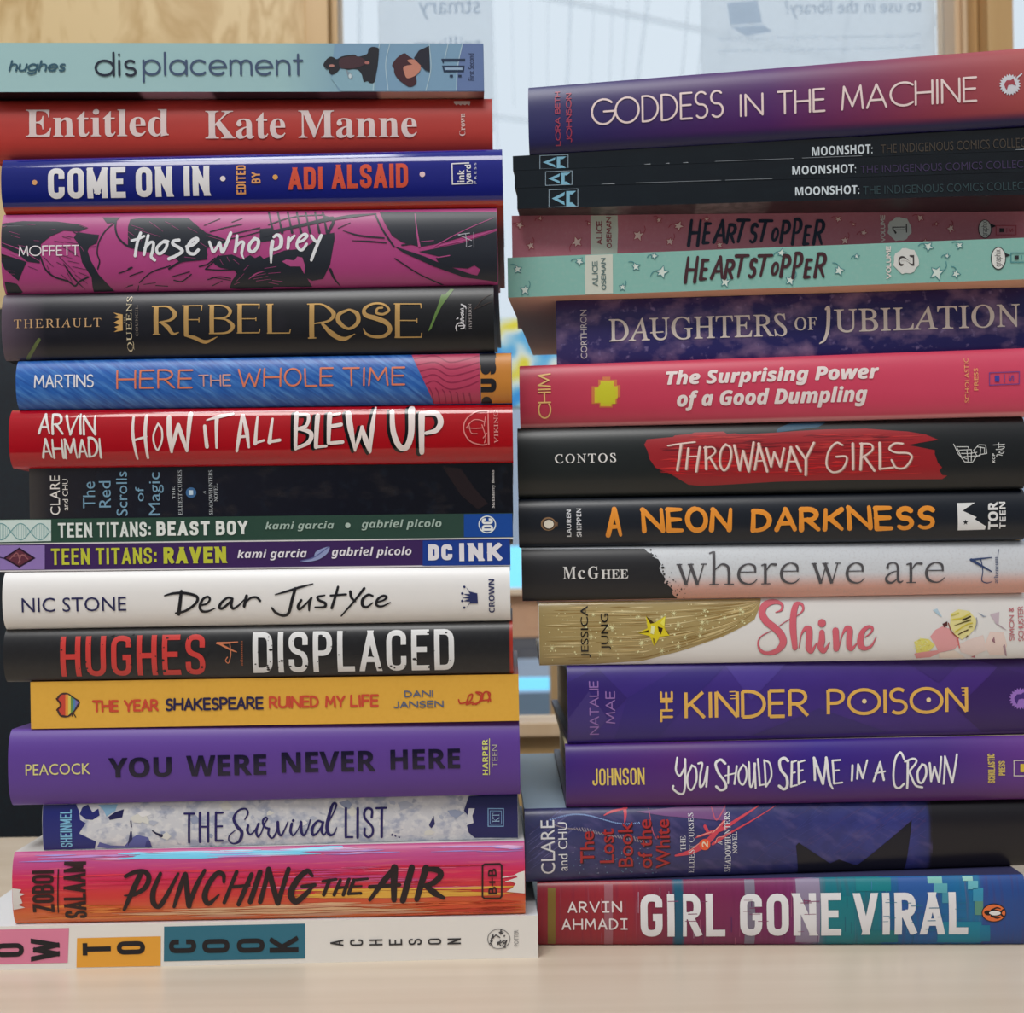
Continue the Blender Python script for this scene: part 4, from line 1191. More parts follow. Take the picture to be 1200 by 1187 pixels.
book(kind='hardcover', x=-212.184, y=512.0, yaw=0.0, L=211.268, W=145.0, zt=(165.859, 165.089), zb=(141.742, 142.176), b=4.5, label='white hardcover with a casual black handwritten title, just under the two thin graphic novels', mat={'u': [(-1.0, (226, 224, 222)), (211.2, (226, 224, 222))], 'rough': 0.42}, top=(214, 212, 212), under=(214, 212, 212),ops=[
C(AU,40,40,84,4),T('NIC STONE','reg',161,213,1031,331,0),
C(TI,24,26,32,4),S([1.28,1.45,1.54],201,1491,176,1478,275,1463,365),
S([.6,1.02,1.2,1.2,1.2,1.11,1.02,.94],201,1350,211,1421,193,1512,191,1603,212,1626,244,1593,293,1516,341,1440,358),
S([.77,.85,.94,.94,1.02,1.2,1.11,.94,.43],201,1647,294,1701,282,1727,246,1710,225,1669,245,1642,302,1657,342,1706,346,1770,321),
S([.94,.94,1.11,1.2,1.11,.94,.85],201,1917,244,1876,235,1826,272,1803,313,1832,322,1892,273,1913,248),
S([1.11,1.2,1.11,.77,.51],201,1913,248,1903,298,1919,327,1966,299,2012,254),
S(1.28,201,2033,221,2020,271,2011,309),
S([.68,.94,1.02,1.02],201,2020,279,2066,241,2116,236,2145,264),
S([.46,1.01,1.01,.46],201,2270,216,2377,187,2475,157,2585,129),
S([1.19,1.28,1.28,1.1,1.19,.92],201,2439,165,2411,258,2381,365,2334,393,2274,368,2241,327),
S([1.01,1.19,1.1,.82,.92],201,2487,264,2459,313,2471,340,2526,296,2573,247),
S([1.01,1.19,.73],201,2571,247,2554,296,2549,352),
S([.64,1.01,1.1,1.19,1.1,.64],201,2683,227,2625,239,2633,266,2686,294,2676,325,2600,326),
S([1.01,1.1,1.19],201,2794,157,2771,237,2738,335),
S(.92,201,2731,230,2860,222),
S([1.19,1.19,.55],201,2896,198,2904,248,2939,284),
S([1.1,.92,.64],201,3012,173,2926,280,2814,404),
S([.82,1.01,1.28,1.28,1.01,.55],201,3082,237,3042,228,2997,267,2996,317,3031,331,3081,296),
S([.64,.82,.92,.92,1.1,1.1,.92,.46],201,3116,292,3174,274,3197,248,3166,238,3121,269,3111,314,3155,328,3227,296),
C(PM,40,48,96,3),P(0,3857,174,3890,213,3952,230,3955,317,3888,316,3857,353,3891,300,3831,294,3887,275,3823,266,3888,254,3832,233,3892,234),
E(3844,173,.52,.52,20),
E(3826,229,.52,.52,20),
E(3825,292,.52,.52,20),
E(3841,350,.52,.52,20),
C(PM,46,50,92,4),T('CROWN','sansB',4045,110,4094,397,90),
])
book(kind='hardcover', x=-212.364, y=512.0, yaw=0.0, L=212.17, W=145.0, zt=(141.642, 142.078), zb=(119.777, 119.819), b=4.0, label='charcoal hardcover with distressed red and white block capitals, under the white hardcover', mat={'u': [(-1.4, (38, 38, 40)), (209.6, (34, 34, 36)), (210.5, (34, 34, 36)), (210.7, (160, 48, 36)), (212.1, (160, 48, 36))], 'rough': 0.36, 'noise': [(6, 6, 0.25, (54, 54, 56), 0.5, 0.8)]}, top=(120, 40, 34), under=(60, 34, 30),ops=[
C(AU,198,62,58,4),H('HUGHES','block',476,63,1680,401,0,2.2),
C(TI,218,218,218,4),H('DISPLACED','block',2077,56,3754,395,0,2.23),
C(TI,40,38,40,6),E(1542,97,.32,.41,7),
E(2237,166,.23,.17,7),
E(607,191,.14,.17,7),
E(3188,87,.36,.24,7),
E(3582,233,.6,.31,7),
E(632,331,.23,.26,7),
E(870,149,.44,.47,7),
E(2385,255,.42,.3,7),
E(685,69,.36,.23,7),
E(1511,239,.36,.33,7),
E(3080,273,.35,.24,7),
E(2197,333,.47,.44,7),
E(3690,84,.53,.32,7),
E(981,208,.25,.16,7),
E(2983,232,.55,.5,7),
E(2757,240,.49,.38,7),
E(3226,354,.53,.34,7),
E(681,279,.81,.41,7),
E(3172,138,.47,.3,7),
E(558,200,.18,.21,7),
E(674,301,.2,.2,7),
E(3333,73,.46,.33,7),
E(3370,312,.53,.49,7),
E(1653,337,.48,.53,7),
E(1060,124,.32,.24,7),
E(2411,132,.18,.15,7),
E(1691,232,.85,.53,7),
E(2169,248,.32,.42,7),
E(3423,299,.87,.5,7),
E(822,256,.14,.17,7),
E(1165,101,.22,.28,7),
E(483,98,.22,.19,7),
E(562,336,.35,.39,7),
E(1309,161,.25,.29,7),
E(3255,370,.44,.33,7),
E(762,82,.3,.28,7),
E(3194,99,.3,.16,7),
E(2211,95,.27,.36,7),
E(2204,368,.79,.49,7),
E(1338,167,.36,.21,7),
E(2223,301,.28,.28,7),
E(3133,368,.86,.49,7),
E(3158,286,.33,.24,7),
E(1643,58,.17,.16,7),
E(1330,274,.68,.53,7),
E(3544,368,.62,.53,7),
E(1205,122,.22,.23,7),
E(2521,341,.64,.48,7),
E(2617,307,.28,.18,7),
E(3457,300,.59,.45,7),
E(1065,307,.49,.28,7),
E(3661,174,.59,.31,7),
E(2854,102,.18,.2,7),
E(3440,308,.36,.2,7),
E(3688,258,.41,.29,7),
E(906,54,.83,.54,7),
E(2201,352,.59,.32,7),
E(3186,115,.27,.25,7),
E(1270,240,.31,.25,7),
E(907,348,.37,.29,7),
E(2387,342,.6,.32,7),
E(2124,220,.26,.36,7),
E(1077,50,.43,.47,7),
E(2855,227,.38,.28,7),
E(2298,303,.27,.19,7),
E(1297,138,.62,.46,7),
E(2319,295,.66,.51,7),
E(2487,211,.56,.35,7),
E(2228,202,.84,.53,7),
E(3346,353,.36,.25,7),
E(3566,318,.17,.2,7),
E(721,127,.28,.18,7),
E(3044,338,.34,.21,7),
E(2643,93,.98,.5,7),
E(1195,361,.41,.31,7),
E(3718,316,.27,.21,7),
E(2170,157,.25,.23,7),
E(2844,54,.47,.37,7),
E(544,157,.54,.4,7),
E(685,373,.91,.46,7),
E(827,135,.28,.16,7),
E(1367,90,.6,.32,7),
E(3162,130,.39,.21,7),
E(2348,275,.14,.18,7),
E(2734,185,.34,.18,7),
E(2556,308,.33,.18,7),
E(697,332,.38,.33,7),
E(2288,350,.22,.25,7),
E(2207,125,.17,.19,7),
E(648,115,.3,.27,7),
E(2968,140,.32,.35,7),
E(1614,54,.18,.25,7),
E(2880,225,.29,.22,7),
E(3540,81,.6,.48,7),
E(2099,320,.41,.3,7),
E(2727,368,.51,.28,7),
E(2794,253,.36,.31,7),
E(659,91,.29,.17,7),
E(1319,101,.32,.18,7),
E(3329,263,.26,.26,7),
E(1443,198,.27,.21,7),
E(1338,364,.76,.54,7),
E(1276,365,.32,.27,7),
E(488,174,.46,.34,7),
E(1141,213,.15,.15,7),
E(778,179,.12,.16,7),
E(1479,124,.53,.38,7),
E(2937,260,.8,.43,7),
E(1543,371,.34,.21,7),
C(PM,196,118,84,4),S([.98,.78,.39],201,1783,140,1868,138,1953,132),
S([.88,.78,.39],201,1788,137,1887,191,1943,215),
S(.39,201,1887,138,1896,229,1875,305,1851,286,1867,257),
C(PM,150,86,60,4),T('atheneum','serifB',1973,124,1995,331,90),
])
book(kind='paperback', x=-202.452, y=511.0, yaw=0.0, L=204.431, W=140.0, zt=(119.679, 119.719), zb=(100.002, 100.202), b=0, label='bright yellow-orange paperback with a small rainbow heart on its spine', mat={'u': [(-12.9, (224, 172, 68)), (204.4, (222, 170, 66))], 'rough': 0.45, 'noise': [(8, 8, 0.15, (206, 146, 40), 0.45, 0.7)]}, top=(180, 60, 30), under=(200, 140, 44),ops=[
C(CA,70,50,50,2),P(1,414,175,363,132,312,97,255,100,220,143,252,195,222,238,246,290,313,298,371,250),
C(CA,196,70,56,3),P(0,293,110,262,111,233,147,261,195,234,236,256,278,290,284),
C(CA,226,140,60,3),P(0,316,111,312,108,293,110,290,284,309,287,313,284),
C(CA,214,196,90,3),P(0,338,127,316,111,313,284,336,265),
C(CA,96,140,80,3),P(0,357,140,357,140,338,127,336,265,356,249),
C(CA,80,130,170,3),P(0,376,154,357,140,357,140,356,249,363,242,375,222),
C(CA,120,110,170,3),P(0,403,175,376,154,375,222),
C(CA,80,40,40,4),S(.78,201,220,143,254,195,222,238),
C(CA,60,40,40,4),S(.39,201,347,291,355,265,378,299),
C(TI,200,74,52,4),H('THE YEAR','hand',515,157,1073,264,0,.95,seed=8,jit=0.02),
C(TI,40,34,72,4),H('SHAKESPEARE','hand',1130,150,1952,263,0,.95,seed=11,jit=0.02),
C(TI,200,74,52,4),H('RUINED','hand',1994,148,2415,256,0,.95,seed=6,jit=0.02),
H('MY','hand',2465,153,2638,256,0,.95,seed=2,jit=0.02),
H('LIFE','hand',2673,147,2917,255,0,.95,seed=4,jit=0.02),
C(AU,88,98,122,4),H('DANI','hand',3129,121,3372,180,0,.55,seed=2,jit=0.02),
H('JANSEN','hand',3038,208,3459,270,0,.59,seed=3,jit=0.02),
C(PM,186,62,42,4),S(.62,201,3584,205,3597,236,3648,226,3669,176,3700,162,3689,207,3648,246,3709,227),
S(.62,201,3698,247,3760,228,3770,177,3730,146,3781,157,3760,218,3729,248),
S(.62,201,3760,218,3851,209),
S(.62,201,3780,208,3801,147,3848,158,3830,229),
S(.62,201,3832,158,3851,219),
])
book(kind='hardcover', x=-210.773, y=512.0, yaw=-0.8, L=212.752, W=150.0, zt=(99.893, 100.102), zb=(68.023, 68.784), b=5, label='thick violet hardcover with bold dark foil capitals, below the bright yellow paperback', mat={'u': [(-3.3, (92, 62, 146)), (212.6, (90, 58, 142))], 'rough': 0.46}, top=(92, 66, 140), under=(70, 48, 100),ops=[
C(AU,214,206,132,4),T('PEACOCK','reg',146,278,682,371,0),
C(TI,30,20,50,4),T('YOU','sansB',829,239,1354,405,0,rough=0.2,bold=0.008),
T('WERE','sansB',1476,235,2141,405,0,rough=0.2,bold=0.008),
T('NEVER','sansB',2267,222,3050,392,0,rough=0.2,bold=0.008),
T('HERE','sansB',3174,219,3755,383,0,rough=0.2,bold=0.008),
C(PM,206,208,112,4),T('HARPER','sansB',3942,149,3987,446,90),
S(.33,201,4003,143,3998,444),
C(PM,168,164,150,4),T('TEEN','reg',4021,193,4068,382,90),
])
book(kind='hardcover', x=-198.669, y=513.0, yaw=-2.0, L=199.643, W=145.0, zt=(67.967, 68.68), zb=(48.589, 48.791), b=1.5, label='dark navy book with white crumpled-paper pattern, under the thick violet hardcover', mat={'u': [(0.5, (206, 208, 214)), (199.5, (204, 206, 212))], 'rough': 0.35, 'noise': [(2.2, 3, 0.75, (150, 160, 186), 0.5, 0.62), (5, 6, 0.5, (240, 240, 240), 0.5, 0.62), (3.4, 4, 0.6, (120, 130, 160), 0.62, 0.7)]}, top=(170, 176, 190), under=(120, 60, 100),ops=[
C(CA,38,44,116,1),P(0,-1,-15,273,2,305,58,315,134,362,164,333,202,304,250,443,322,423,398,-7,392),
P(0,310,86,331,31,377,9,418,75,465,44,477,100,419,137,362,131),
C(CA,32,34,84,1),P(0,547,116,608,75,678,56,665,122,561,142),
C(CA,132,174,204,1),P(0,463,16,623,13,607,66,532,111,513,63),
C(CA,92,98,162,1),P(0,448,373,471,328,563,361,676,369,727,310,786,272,879,299,907,395,655,408),
C(CA,40,44,90,2),P(0,709,370,730,241,744,242,746,310,705,359),
C(CA,34,36,70,2),S([.49,.78,1.27],201,914,241,947,266,989,287),
C(CA,44,46,80,2),S(.59,201,736,155,740,203),
C(CA,60,64,130,2),P(0,845,384,859,333,892,324,902,385),
C(CA,226,226,228,1),P(0,2586,54,2532,100,2483,81,2453,33,2513,2),
C(CA,178,184,200,1),P(0,1079,48,1026,64,993,71,975,37,1012,28),
C(CA,150,160,186,1),P(0,2590,60,2565,100,2525,91,2477,44,2554,24),
C(CA,226,226,228,1),P(0,2867,217,2852,256,2812,243,2816,209,2843,176),
C(CA,216,216,210,1),P(0,2636,123,2603,162,2573,155,2535,115,2598,82),
C(CA,150,160,186,1),P(0,3541,154,3467,201,3423,178,3392,134,3459,127),
P(0,1420,294,1412,321,1375,307,1365,284,1403,278),
C(CA,178,184,200,1),P(0,3109,77,3053,109,2999,121,2974,61,3041,44),
C(CA,216,216,210,1),P(0,1588,52,1559,81,1506,82,1472,38,1533,9),
P(0,3289,313,3253,341,3195,338,3200,304,3240,292),
P(0,1934,118,1903,133,1871,137,1873,107,1894,94),
C(CA,178,184,200,1),P(0,2302,168,2270,185,2239,187,2228,159,2260,150),
C(CA,226,226,228,1),P(0,2834,159,2805,172,2772,187,2770,147,2798,120),
C(CA,216,216,210,1),P(0,1071,293,1037,326,989,304,994,279,1033,252),
P(0,863,147,815,175,759,165,727,126,791,94),
C(CA,150,160,186,1),P(0,1022,257,1012,275,985,270,986,251,1011,247),
C(CA,226,226,228,1),P(0,2214,205,2193,225,2161,233,2145,190,2189,185),
C(CA,216,216,210,1),P(0,888,151,885,188,842,169,819,139,865,110),
C(CA,178,184,200,1),P(0,1770,150,1756,165,1740,164,1736,143,1753,127),
P(0,3362,184,3352,212,3327,197,3320,172,3342,171),
C(CA,150,160,186,1),P(0,1316,164,1284,186,1250,194,1225,149,1278,119),
C(CA,178,184,200,1),P(0,3446,169,3439,193,3410,186,3407,159,3432,143),
P(0,967,170,925,204,901,186,868,156,916,154),
P(0,2957,59,2949,75,2909,67,2903,49,2943,42),
C(CA,226,226,228,1),P(0,908,101,861,121,822,121,792,91,852,64),
C(CA,216,216,210,1),P(0,2440,133,2417,148,2380,145,2391,127,2413,112),
C(CA,34,36,92,2),P(0,3576,22,4005,-7,3998,383,3622,373,3571,324,3552,241,3604,222,3533,139),
C(CA,206,208,214,3),P(0,3575,120,3626,122,3604,182,3614,243,3552,262),
C(CA,44,44,100,2),P(0,3235,254,3277,174,3286,245,3255,279),
C(PM,124,164,206,4),S(.37,111,3739,126,3870,130,3867,277,3737,274),
S(.26,111,3756,145,3852,148,3850,259,3754,257),
C(PM,150,184,216,4),T('KT','serifU',3775,164,3833,242,90),
C(AU,124,184,218,4),H('SHEINMEL','block',149,44,245,364,90,.59),
C(TI,38,32,96,4),S(.88,101,1183,103,1266,105),
S(1.02,101,1223,106,1217,350),
S(1.1,101,1313,101,1308,349),
S(1.1,101,1381,101,1376,348),
S(.81,101,1316,217,1376,219),
S(1.02,101,1447,101,1441,342),
S(.88,101,1449,105,1504,104),
S(.81,101,1448,218,1498,217),
S(.95,101,1444,341,1499,342),
S([.51,.73,.73,.81,1.17,1.39,1.46,1.24,.73,.59,.59,.44],201,1688,165,1715,112,1692,76,1631,92,1595,155,1622,221,1661,272,1640,346,1588,372,1551,344,1556,299,1604,256),
S([1.1,1.17,.81,.59,.81],201,1715,216,1707,259,1728,292,1764,268,1805,204),
S([.95,1.1,.88,.59,.51,.66,.81,.95,.95,.88],201,1801,204,1782,268,1795,316,1825,277,1851,205,1877,166,1859,153,1838,183,1851,230,1890,249),
S([.88,1.02,.81,.51,.59],201,1890,246,1882,293,1909,330,1942,302,1973,208),
S([.46,.46,1.01],201,1920,325,1953,262,1966,194),
S([1.19,1.28,.92,.64,.64],201,1963,194,1967,271,1988,310,2022,254,2048,196),
S([1.1,1.19,.82,.46],201,2080,211,2069,274,2091,311,2130,266),
S(.46,201,2130,266,2158,199),
S([1.28,1.28,.92,.64,.64],201,2158,199,2159,276,2180,313,2213,259,2237,183),
S([.82,.92,1.28,1.28,.82,.64],201,2344,208,2299,194,2254,251,2257,311,2298,289,2344,213),
S([1.1,1.19,.82,.46],201,2344,204,2329,271,2351,313,2384,254),
S([.46,.73,.92,1.1,1.46,1.46,1.28,.82,.37],201,2389,209,2444,103,2455,58,2426,59,2391,165,2375,254,2396,314,2432,306,2458,252),
E(2093,184,.59,.59,20),
S(1.1,101,2537,93,2532,339),
S(.92,101,2532,337,2588,339),
S(1.14,101,2637,95,2631,345),
S(1.01,201,2753,174,2757,116,2723,97,2694,123,2697,181,2757,255,2757,314,2723,344,2692,317,2693,267),
S(.92,101,2793,99,2876,98),
S(1.14,101,2840,100,2834,344),
S(.64,201,2922,323,2921,332),
S(.64,201,2948,338,2953,341),
S(.64,201,2980,349,2985,351),
])
book(kind='hardcover', x=-210.318, y=512.0, yaw=-1.2, L=213.693, W=145.0, zt=(48.478, 48.693), zb=(18.369, 17.895), b=4.0, label='pink, red and orange painted hardcover with slanted black brush title', mat={'u': [(1.4, (206, 56, 66)), (213.9, (206, 56, 66))], 'v': [(0.0, 0.13, (182, 72, 128)), (0.14, 0.4, (206, 44, 84)), (0.4, 0.6, (206, 58, 56)), (0.6, 0.9, (216, 112, 60))], 'vramp': 1, 'rough': 0.4, 'noise': [(0.6, 14, 0.5, (230, 130, 110), 0.55, 0.8), (0.5, 18, 0.35, (180, 40, 90), 0.55, 0.75)]}, top=(210, 208, 206), under=(200, 120, 70),ops=[
C(CA,112,196,226,2),P(0,954,67,1057,36,1554,30,2232,24,2733,0,2761,24,2234,59,1559,78),
C(CA,150,206,230,3),S([.11,.42,.11],201,2068,61,2258,58,2448,61),
C(CA,116,196,226,3),S([.11,.64,.11],201,2218,61,2391,58,2565,61),
C(CA,150,206,230,3),S([.11,.86,.11],201,1875,55,2136,52,2397,55),
C(CA,116,196,226,3),S([.11,.62,.11],201,1205,29,1392,27,1580,29),
C(CA,150,206,230,3),S([.11,.56,.11],201,1155,24,1455,24,1755,24),
S([.11,.42,.11],201,1165,28,1401,29,1637,28),
S([.11,.86,.11],201,2219,22,2447,24,2675,22),
C(CA,116,196,226,3),S([.11,.94,.11],201,865,30,1028,27,1192,30),
S([.11,.52,.11],201,2133,34,2431,33,2729,34),
S([.11,.58,.11],201,960,43,1212,41,1465,43),
S([.11,.9,.11],201,874,61,1023,63,1172,62),
S([.11,.41,.11],201,1974,35,2183,36,2393,35),
S([.11,.6,.11],201,1941,41,2095,38,2249,41),
C(CA,150,206,230,3),S([.11,.61,.11],201,1716,21,1888,23,2060,21),
C(CA,150,130,200,2),S([.11,.75,.11],201,2786,41,2939,43,3091,41),
C(CA,206,160,200,2),S([.11,.39,.11],201,1747,67,2067,66,2387,67),
C(CA,176,128,190,2),S([.11,.35,.11],201,1700,71,1919,69,2139,71),
C(CA,206,160,200,2),S([.11,.3,.11],201,1705,68,1929,65,2154,68),
S([.11,.77,.11],201,618,63,830,64,1042,63),
C(CA,176,128,190,2),S([.11,.77,.11],201,2108,25,2301,26,2495,26),
S([.11,.45,.11],201,1611,60,1895,63,2179,60),
C(CA,206,160,200,2),S([.11,.49,.11],201,4067,45,4164,49,4262,45),
C(CA,150,130,200,2),S([.11,.41,.11],201,2590,65,2762,67,2933,65),
C(CA,206,160,200,2),S([.11,.31,.11],201,2565,28,2793,29,3021,29),
C(CA,176,128,190,2),S([.11,.71,.11],201,672,37,841,41,1009,37),
S([.11,.72,.11],201,200,49,475,45,751,49),
C(CA,150,130,200,2),S([.11,.62,.11],201,1635,43,1929,45,2223,43),
C(CA,176,128,190,2),S([.11,.52,.11],201,2433,41,2694,41,2955,42),
C(CA,150,130,200,2),S([.11,.61,.11],201,49,74,272,73,496,74),
S([.11,.48,.11],201,3488,64,3703,61,3918,64),
C(CA,176,128,190,2),S([.11,.62,.11],201,406,42,638,38,871,42),
C(CA,150,130,200,2),S([.11,.68,.11],201,3844,35,4053,32,4263,36),
C(CA,206,160,200,2),S([.11,.61,.11],201,2724,62,2872,59,3020,62),
C(CA,176,128,190,2),S([.11,.78,.11],201,3398,29,3718,29,4038,29),
C(CA,150,130,200,2),S([.11,.61,.11],201,2863,59,3045,61,3228,59),
C(CA,206,160,200,2),S([.11,.37,.11],201,686,68,876,71,1067,69),
C(CA,150,130,200,2),S([.11,.41,.11],201,4020,45,4141,46,4262,45),
S([.11,.64,.11],201,178,27,349,30,519,27),
S([.11,.62,.11],201,726,62,888,62,1050,62),
S([.11,.75,.11],201,4028,43,4145,45,4262,44),
S([.11,.43,.11],201,4139,54,4201,56,4262,54),
C(CA,206,160,200,2),S([.11,.38,.11],201,2411,38,2690,37,2970,38),
S([.11,.79,.11],201,3994,35,4128,33,4263,35),
C(CA,150,130,200,2),S([.11,.41,.11],201,3870,69,4066,71,4262,69),
C(CA,176,128,190,2),S([.11,.36,.11],201,2571,42,2806,45,3041,42),
C(CA,206,160,200,2),S([.11,.45,.11],201,2555,20,2708,21,2861,20),
S([.11,.4,.11],201,1499,30,1745,30,1992,30),
C(CA,150,130,200,2),S([.11,.66,.11],201,3454,27,3600,29,3746,27),
C(CA,226,186,84,2),S([.11,.92,.11],201,2364,405,2888,407,3413,404),
C(CA,216,150,60,2),S([.11,1.09,.11],201,3546,358,3901,361,4256,357),
C(CA,222,170,70,2),S([.11,1.38,.11],201,2834,428,3310,426,3787,427),
S([.11,1.38,.11],201,2318,356,2598,353,2878,356),
C(CA,216,150,60,2),S([.11,.73,.11],201,2251,398,2800,394,3350,397),
C(CA,222,170,70,2),S([.11,1.01,.11],201,3104,405,3467,406,3830,404),
S([.11,1.2,.11],201,2641,358,3172,360,3705,357),
S([.11,1.15,.11],201,2742,388,3282,384,3822,387),
C(CA,216,150,60,2),S([.11,.86,.11],201,2541,362,2837,358,3134,362),
S([.11,1.13,.11],201,3487,428,3796,424,4105,428),
C(CA,222,170,70,2),S([.11,1.14,.11],201,2824,416,3225,414,3626,416),
S([.11,1.32,.11],201,2350,394,2624,398,2898,394),
S([.11,.85,.11],201,3514,412,3846,415,4178,412),
C(CA,216,150,60,2),S([.11,1.32,.11],201,2747,421,3290,425,3834,421),
S([.11,.95,.11],201,2869,420,3332,423,3796,420),
S([.11,1.08,.11],201,2550,424,3045,423,3541,423),
C(CA,226,186,84,2),S([.11,1.4,.11],201,3469,365,3693,361,3917,364),
C(CA,222,170,70,2),S([.11,1.14,.11],201,3559,409,3784,405,4010,408),
C(CA,216,150,60,2),S([.11,.88,.11],201,3178,412,3416,412,3654,411),
C(CA,222,170,70,2),S([.11,1.41,.11],201,3442,358,3849,362,4256,358),
C(CA,216,150,60,2),S([.11,1.38,.11],201,2568,370,2794,374,3020,370),
S([.11,.67,.11],201,2352,414,2791,413,3231,413),
C(CA,226,186,84,2),S([.11,.78,.11],201,2512,379,2877,375,3242,379),
S([.11,1.1,.11],201,2299,414,2837,416,3376,414),
C(CA,222,170,70,2),S([.11,.95,.11],201,3388,402,3613,401,3839,402),
S([.11,1.34,.11],201,2703,410,3109,407,3515,409),
C(CA,216,168,130,2),S([.11,.81,.11],201,2033,502,2351,502,2669,501),
C(CA,206,150,120,2),S([.11,.72,.11],201,816,525,1150,528,1485,525),
C(CA,216,168,130,2),S([.11,.69,.11],201,2065,577,2409,577,2754,576),
C(CA,206,150,120,2),S([.11,1.25,.11],201,2812,495,3043,499,3275,494),
S([.11,.87,.11],201,2487,546,2918,547,3351,545),
S([.11,1.14,.11],201,2787,568,3206,567,3626,567),
C(CA,224,180,140,2),S([.11,.9,.11],201,1248,500,1713,500,2180,499),
S([.11,1.24,.11],201,1305,522,1652,523,2000,521),
S([.11,.96,.11],201,878,535,1222,539,1567,535),
C(CA,216,168,130,2),S([.11,1.08,.11],201,2392,489,2711,491,3030,488),
C(CA,224,180,140,2),S([.11,.79,.11],201,1517,541,1918,541,2320,540),
S([.11,1.21,.11],201,2570,537,2981,541,3393,536),
S([.11,1.44,.11],201,1922,488,2205,485,2489,488),
C(CA,216,168,130,2),S([.11,.69,.11],201,2933,488,3324,484,3714,487),
S([.11,1.13,.11],201,2501,550,2820,547,3139,549),
C(CA,206,150,120,2),S([.11,1.33,.11],201,1400,569,1727,564,2054,568),
C(CA,224,180,140,2),S([.11,.68,.11],201,2286,525,2667,524,3049,524),
S([.11,1.19,.11],201,2385,471,2640,474,2897,471),
S([.11,1.35,.11],201,2406,516,2657,518,2909,515),
C(CA,206,150,120,2),S([.11,.96,.11],201,2297,564,2694,565,3092,563),
C(CA,224,180,140,2),S([.11,.92,.11],201,1358,548,1822,545,2287,547),
C(CA,206,150,120,2),S([.11,1.12,.11],201,2151,498,2465,497,2779,497),
C(CA,216,168,130,2),S([.11,.85,.11],201,1910,543,2368,546,2828,542),
S([.11,1.05,.11],201,1635,524,2125,519,2616,523),
C(CA,206,150,120,2),S([.11,1.32,.11],201,2330,576,2574,574,2817,575),
C(CA,224,180,140,2),S([.11,1.31,.11],201,1958,549,2301,550,2644,548),
C(CA,196,70,130,2),S([.11,.39,.11],201,2344,306,2600,310,2856,306),
C(CA,224,120,150,2),S([.11,.32,.11],201,2913,192,3302,191,3692,192),
C(CA,196,70,130,2),S([.11,.61,.11],201,2398,181,2559,185,2720,181),
S([.11,.77,.11],201,2357,218,2556,220,2754,218),
C(CA,206,90,140,2),S([.11,.38,.11],201,3194,352,3578,352,3961,352),
S([.11,.41,.11],201,2976,286,3236,286,3496,286),
C(CA,224,120,150,2),S([.11,.53,.11],201,2358,287,2704,289,3051,287),
C(CA,206,90,140,2),S([.11,.69,.11],201,2908,289,3246,288,3584,288),
S([.11,.39,.11],201,2243,238,2448,238,2654,238),
C(CA,224,120,150,2),S([.11,.46,.11],201,2970,316,3202,317,3434,316),
S([.11,.77,.11],201,2460,287,2767,285,3074,286),
S([.11,.36,.11],201,1957,322,2325,324,2693,322),
S([.11,.63,.11],201,2738,173,2883,176,3029,173),
C(CA,206,90,140,2),S([.11,.52,.11],201,2703,276,3059,273,3415,275),
S([.11,.65,.11],201,2163,243,2438,244,2714,243),
C(CA,196,70,130,2),S([.11,.39,.11],201,2784,334,3123,337,3463,334),
C(CA,206,90,140,2),S([.11,.35,.11],201,2170,184,2521,186,2873,184),
C(CA,224,120,150,2),S([.11,.32,.11],201,2239,212,2416,212,2593,212),
C(CA,196,70,130,2),S([.11,.6,.11],201,3106,298,3310,295,3515,298),
C(CA,224,120,150,2),S([.11,.63,.11],201,1889,325,2148,325,2407,324),
C(CA,196,70,130,2),S([.11,.62,.11],201,2388,246,2770,243,3152,246),
C(CA,206,90,140,2),S([.11,.81,.11],201,2756,174,2910,176,3064,174),
C(CA,196,70,130,2),S([.11,.66,.11],201,2571,258,2938,254,3305,258),
S([.11,.69,.11],201,2053,187,2359,186,2666,187),
C(CA,224,120,150,2),S([.11,.58,.11],201,2924,208,3175,207,3427,208),
C(CA,196,70,130,2),S([.11,.43,.11],201,2276,322,2519,322,2762,322),
S([.11,.39,.11],201,2348,207,2613,204,2878,207),
S([.11,.31,.11],201,2285,277,2586,280,2887,277),
C(CA,206,90,140,2),S([.11,.35,.11],201,2631,244,2916,243,3203,244),
C(CA,196,70,130,2),S([.11,.7,.11],201,2137,339,2430,341,2725,339),
C(CA,206,66,44,2),S([.11,1.39,.11],201,3510,567,3861,568,4212,566),
S([.11,.92,.11],201,3021,490,3371,491,3722,490),
C(CA,222,100,56,2),S([.11,1.45,.11],201,3112,490,3493,493,3875,489),
C(CA,216,84,50,2),S([.11,1.68,.11],201,3755,502,4004,504,4254,502),
S([.11,1.76,.11],201,3335,526,3642,527,3950,526),
C(CA,206,66,44,2),S([.11,1.19,.11],201,3405,554,3797,556,4191,553),
S([.11,1.38,.11],201,3797,543,4016,542,4235,542),
C(CA,216,84,50,2),S([.11,1.44,.11],201,3855,547,4055,543,4254,546),
S([.11,1.47,.11],201,3775,568,4015,563,4254,567),
C(CA,222,100,56,2),S([.11,1.36,.11],201,3146,501,3462,498,3779,500),
C(CA,216,84,50,2),S([.11,1.51,.11],201,3626,509,3851,511,4078,508),
C(CA,222,100,56,2),S([.11,1.24,.11],201,3622,495,3938,497,4255,495),
C(CA,206,66,44,2),S([.11,1.7,.11],201,3794,491,4016,487,4238,491),
C(CA,222,100,56,2),S([.11,.91,.11],201,3704,495,3979,496,4255,494),
C(CA,216,84,50,2),S([.11,1.25,.11],201,3509,526,3881,528,4254,525),
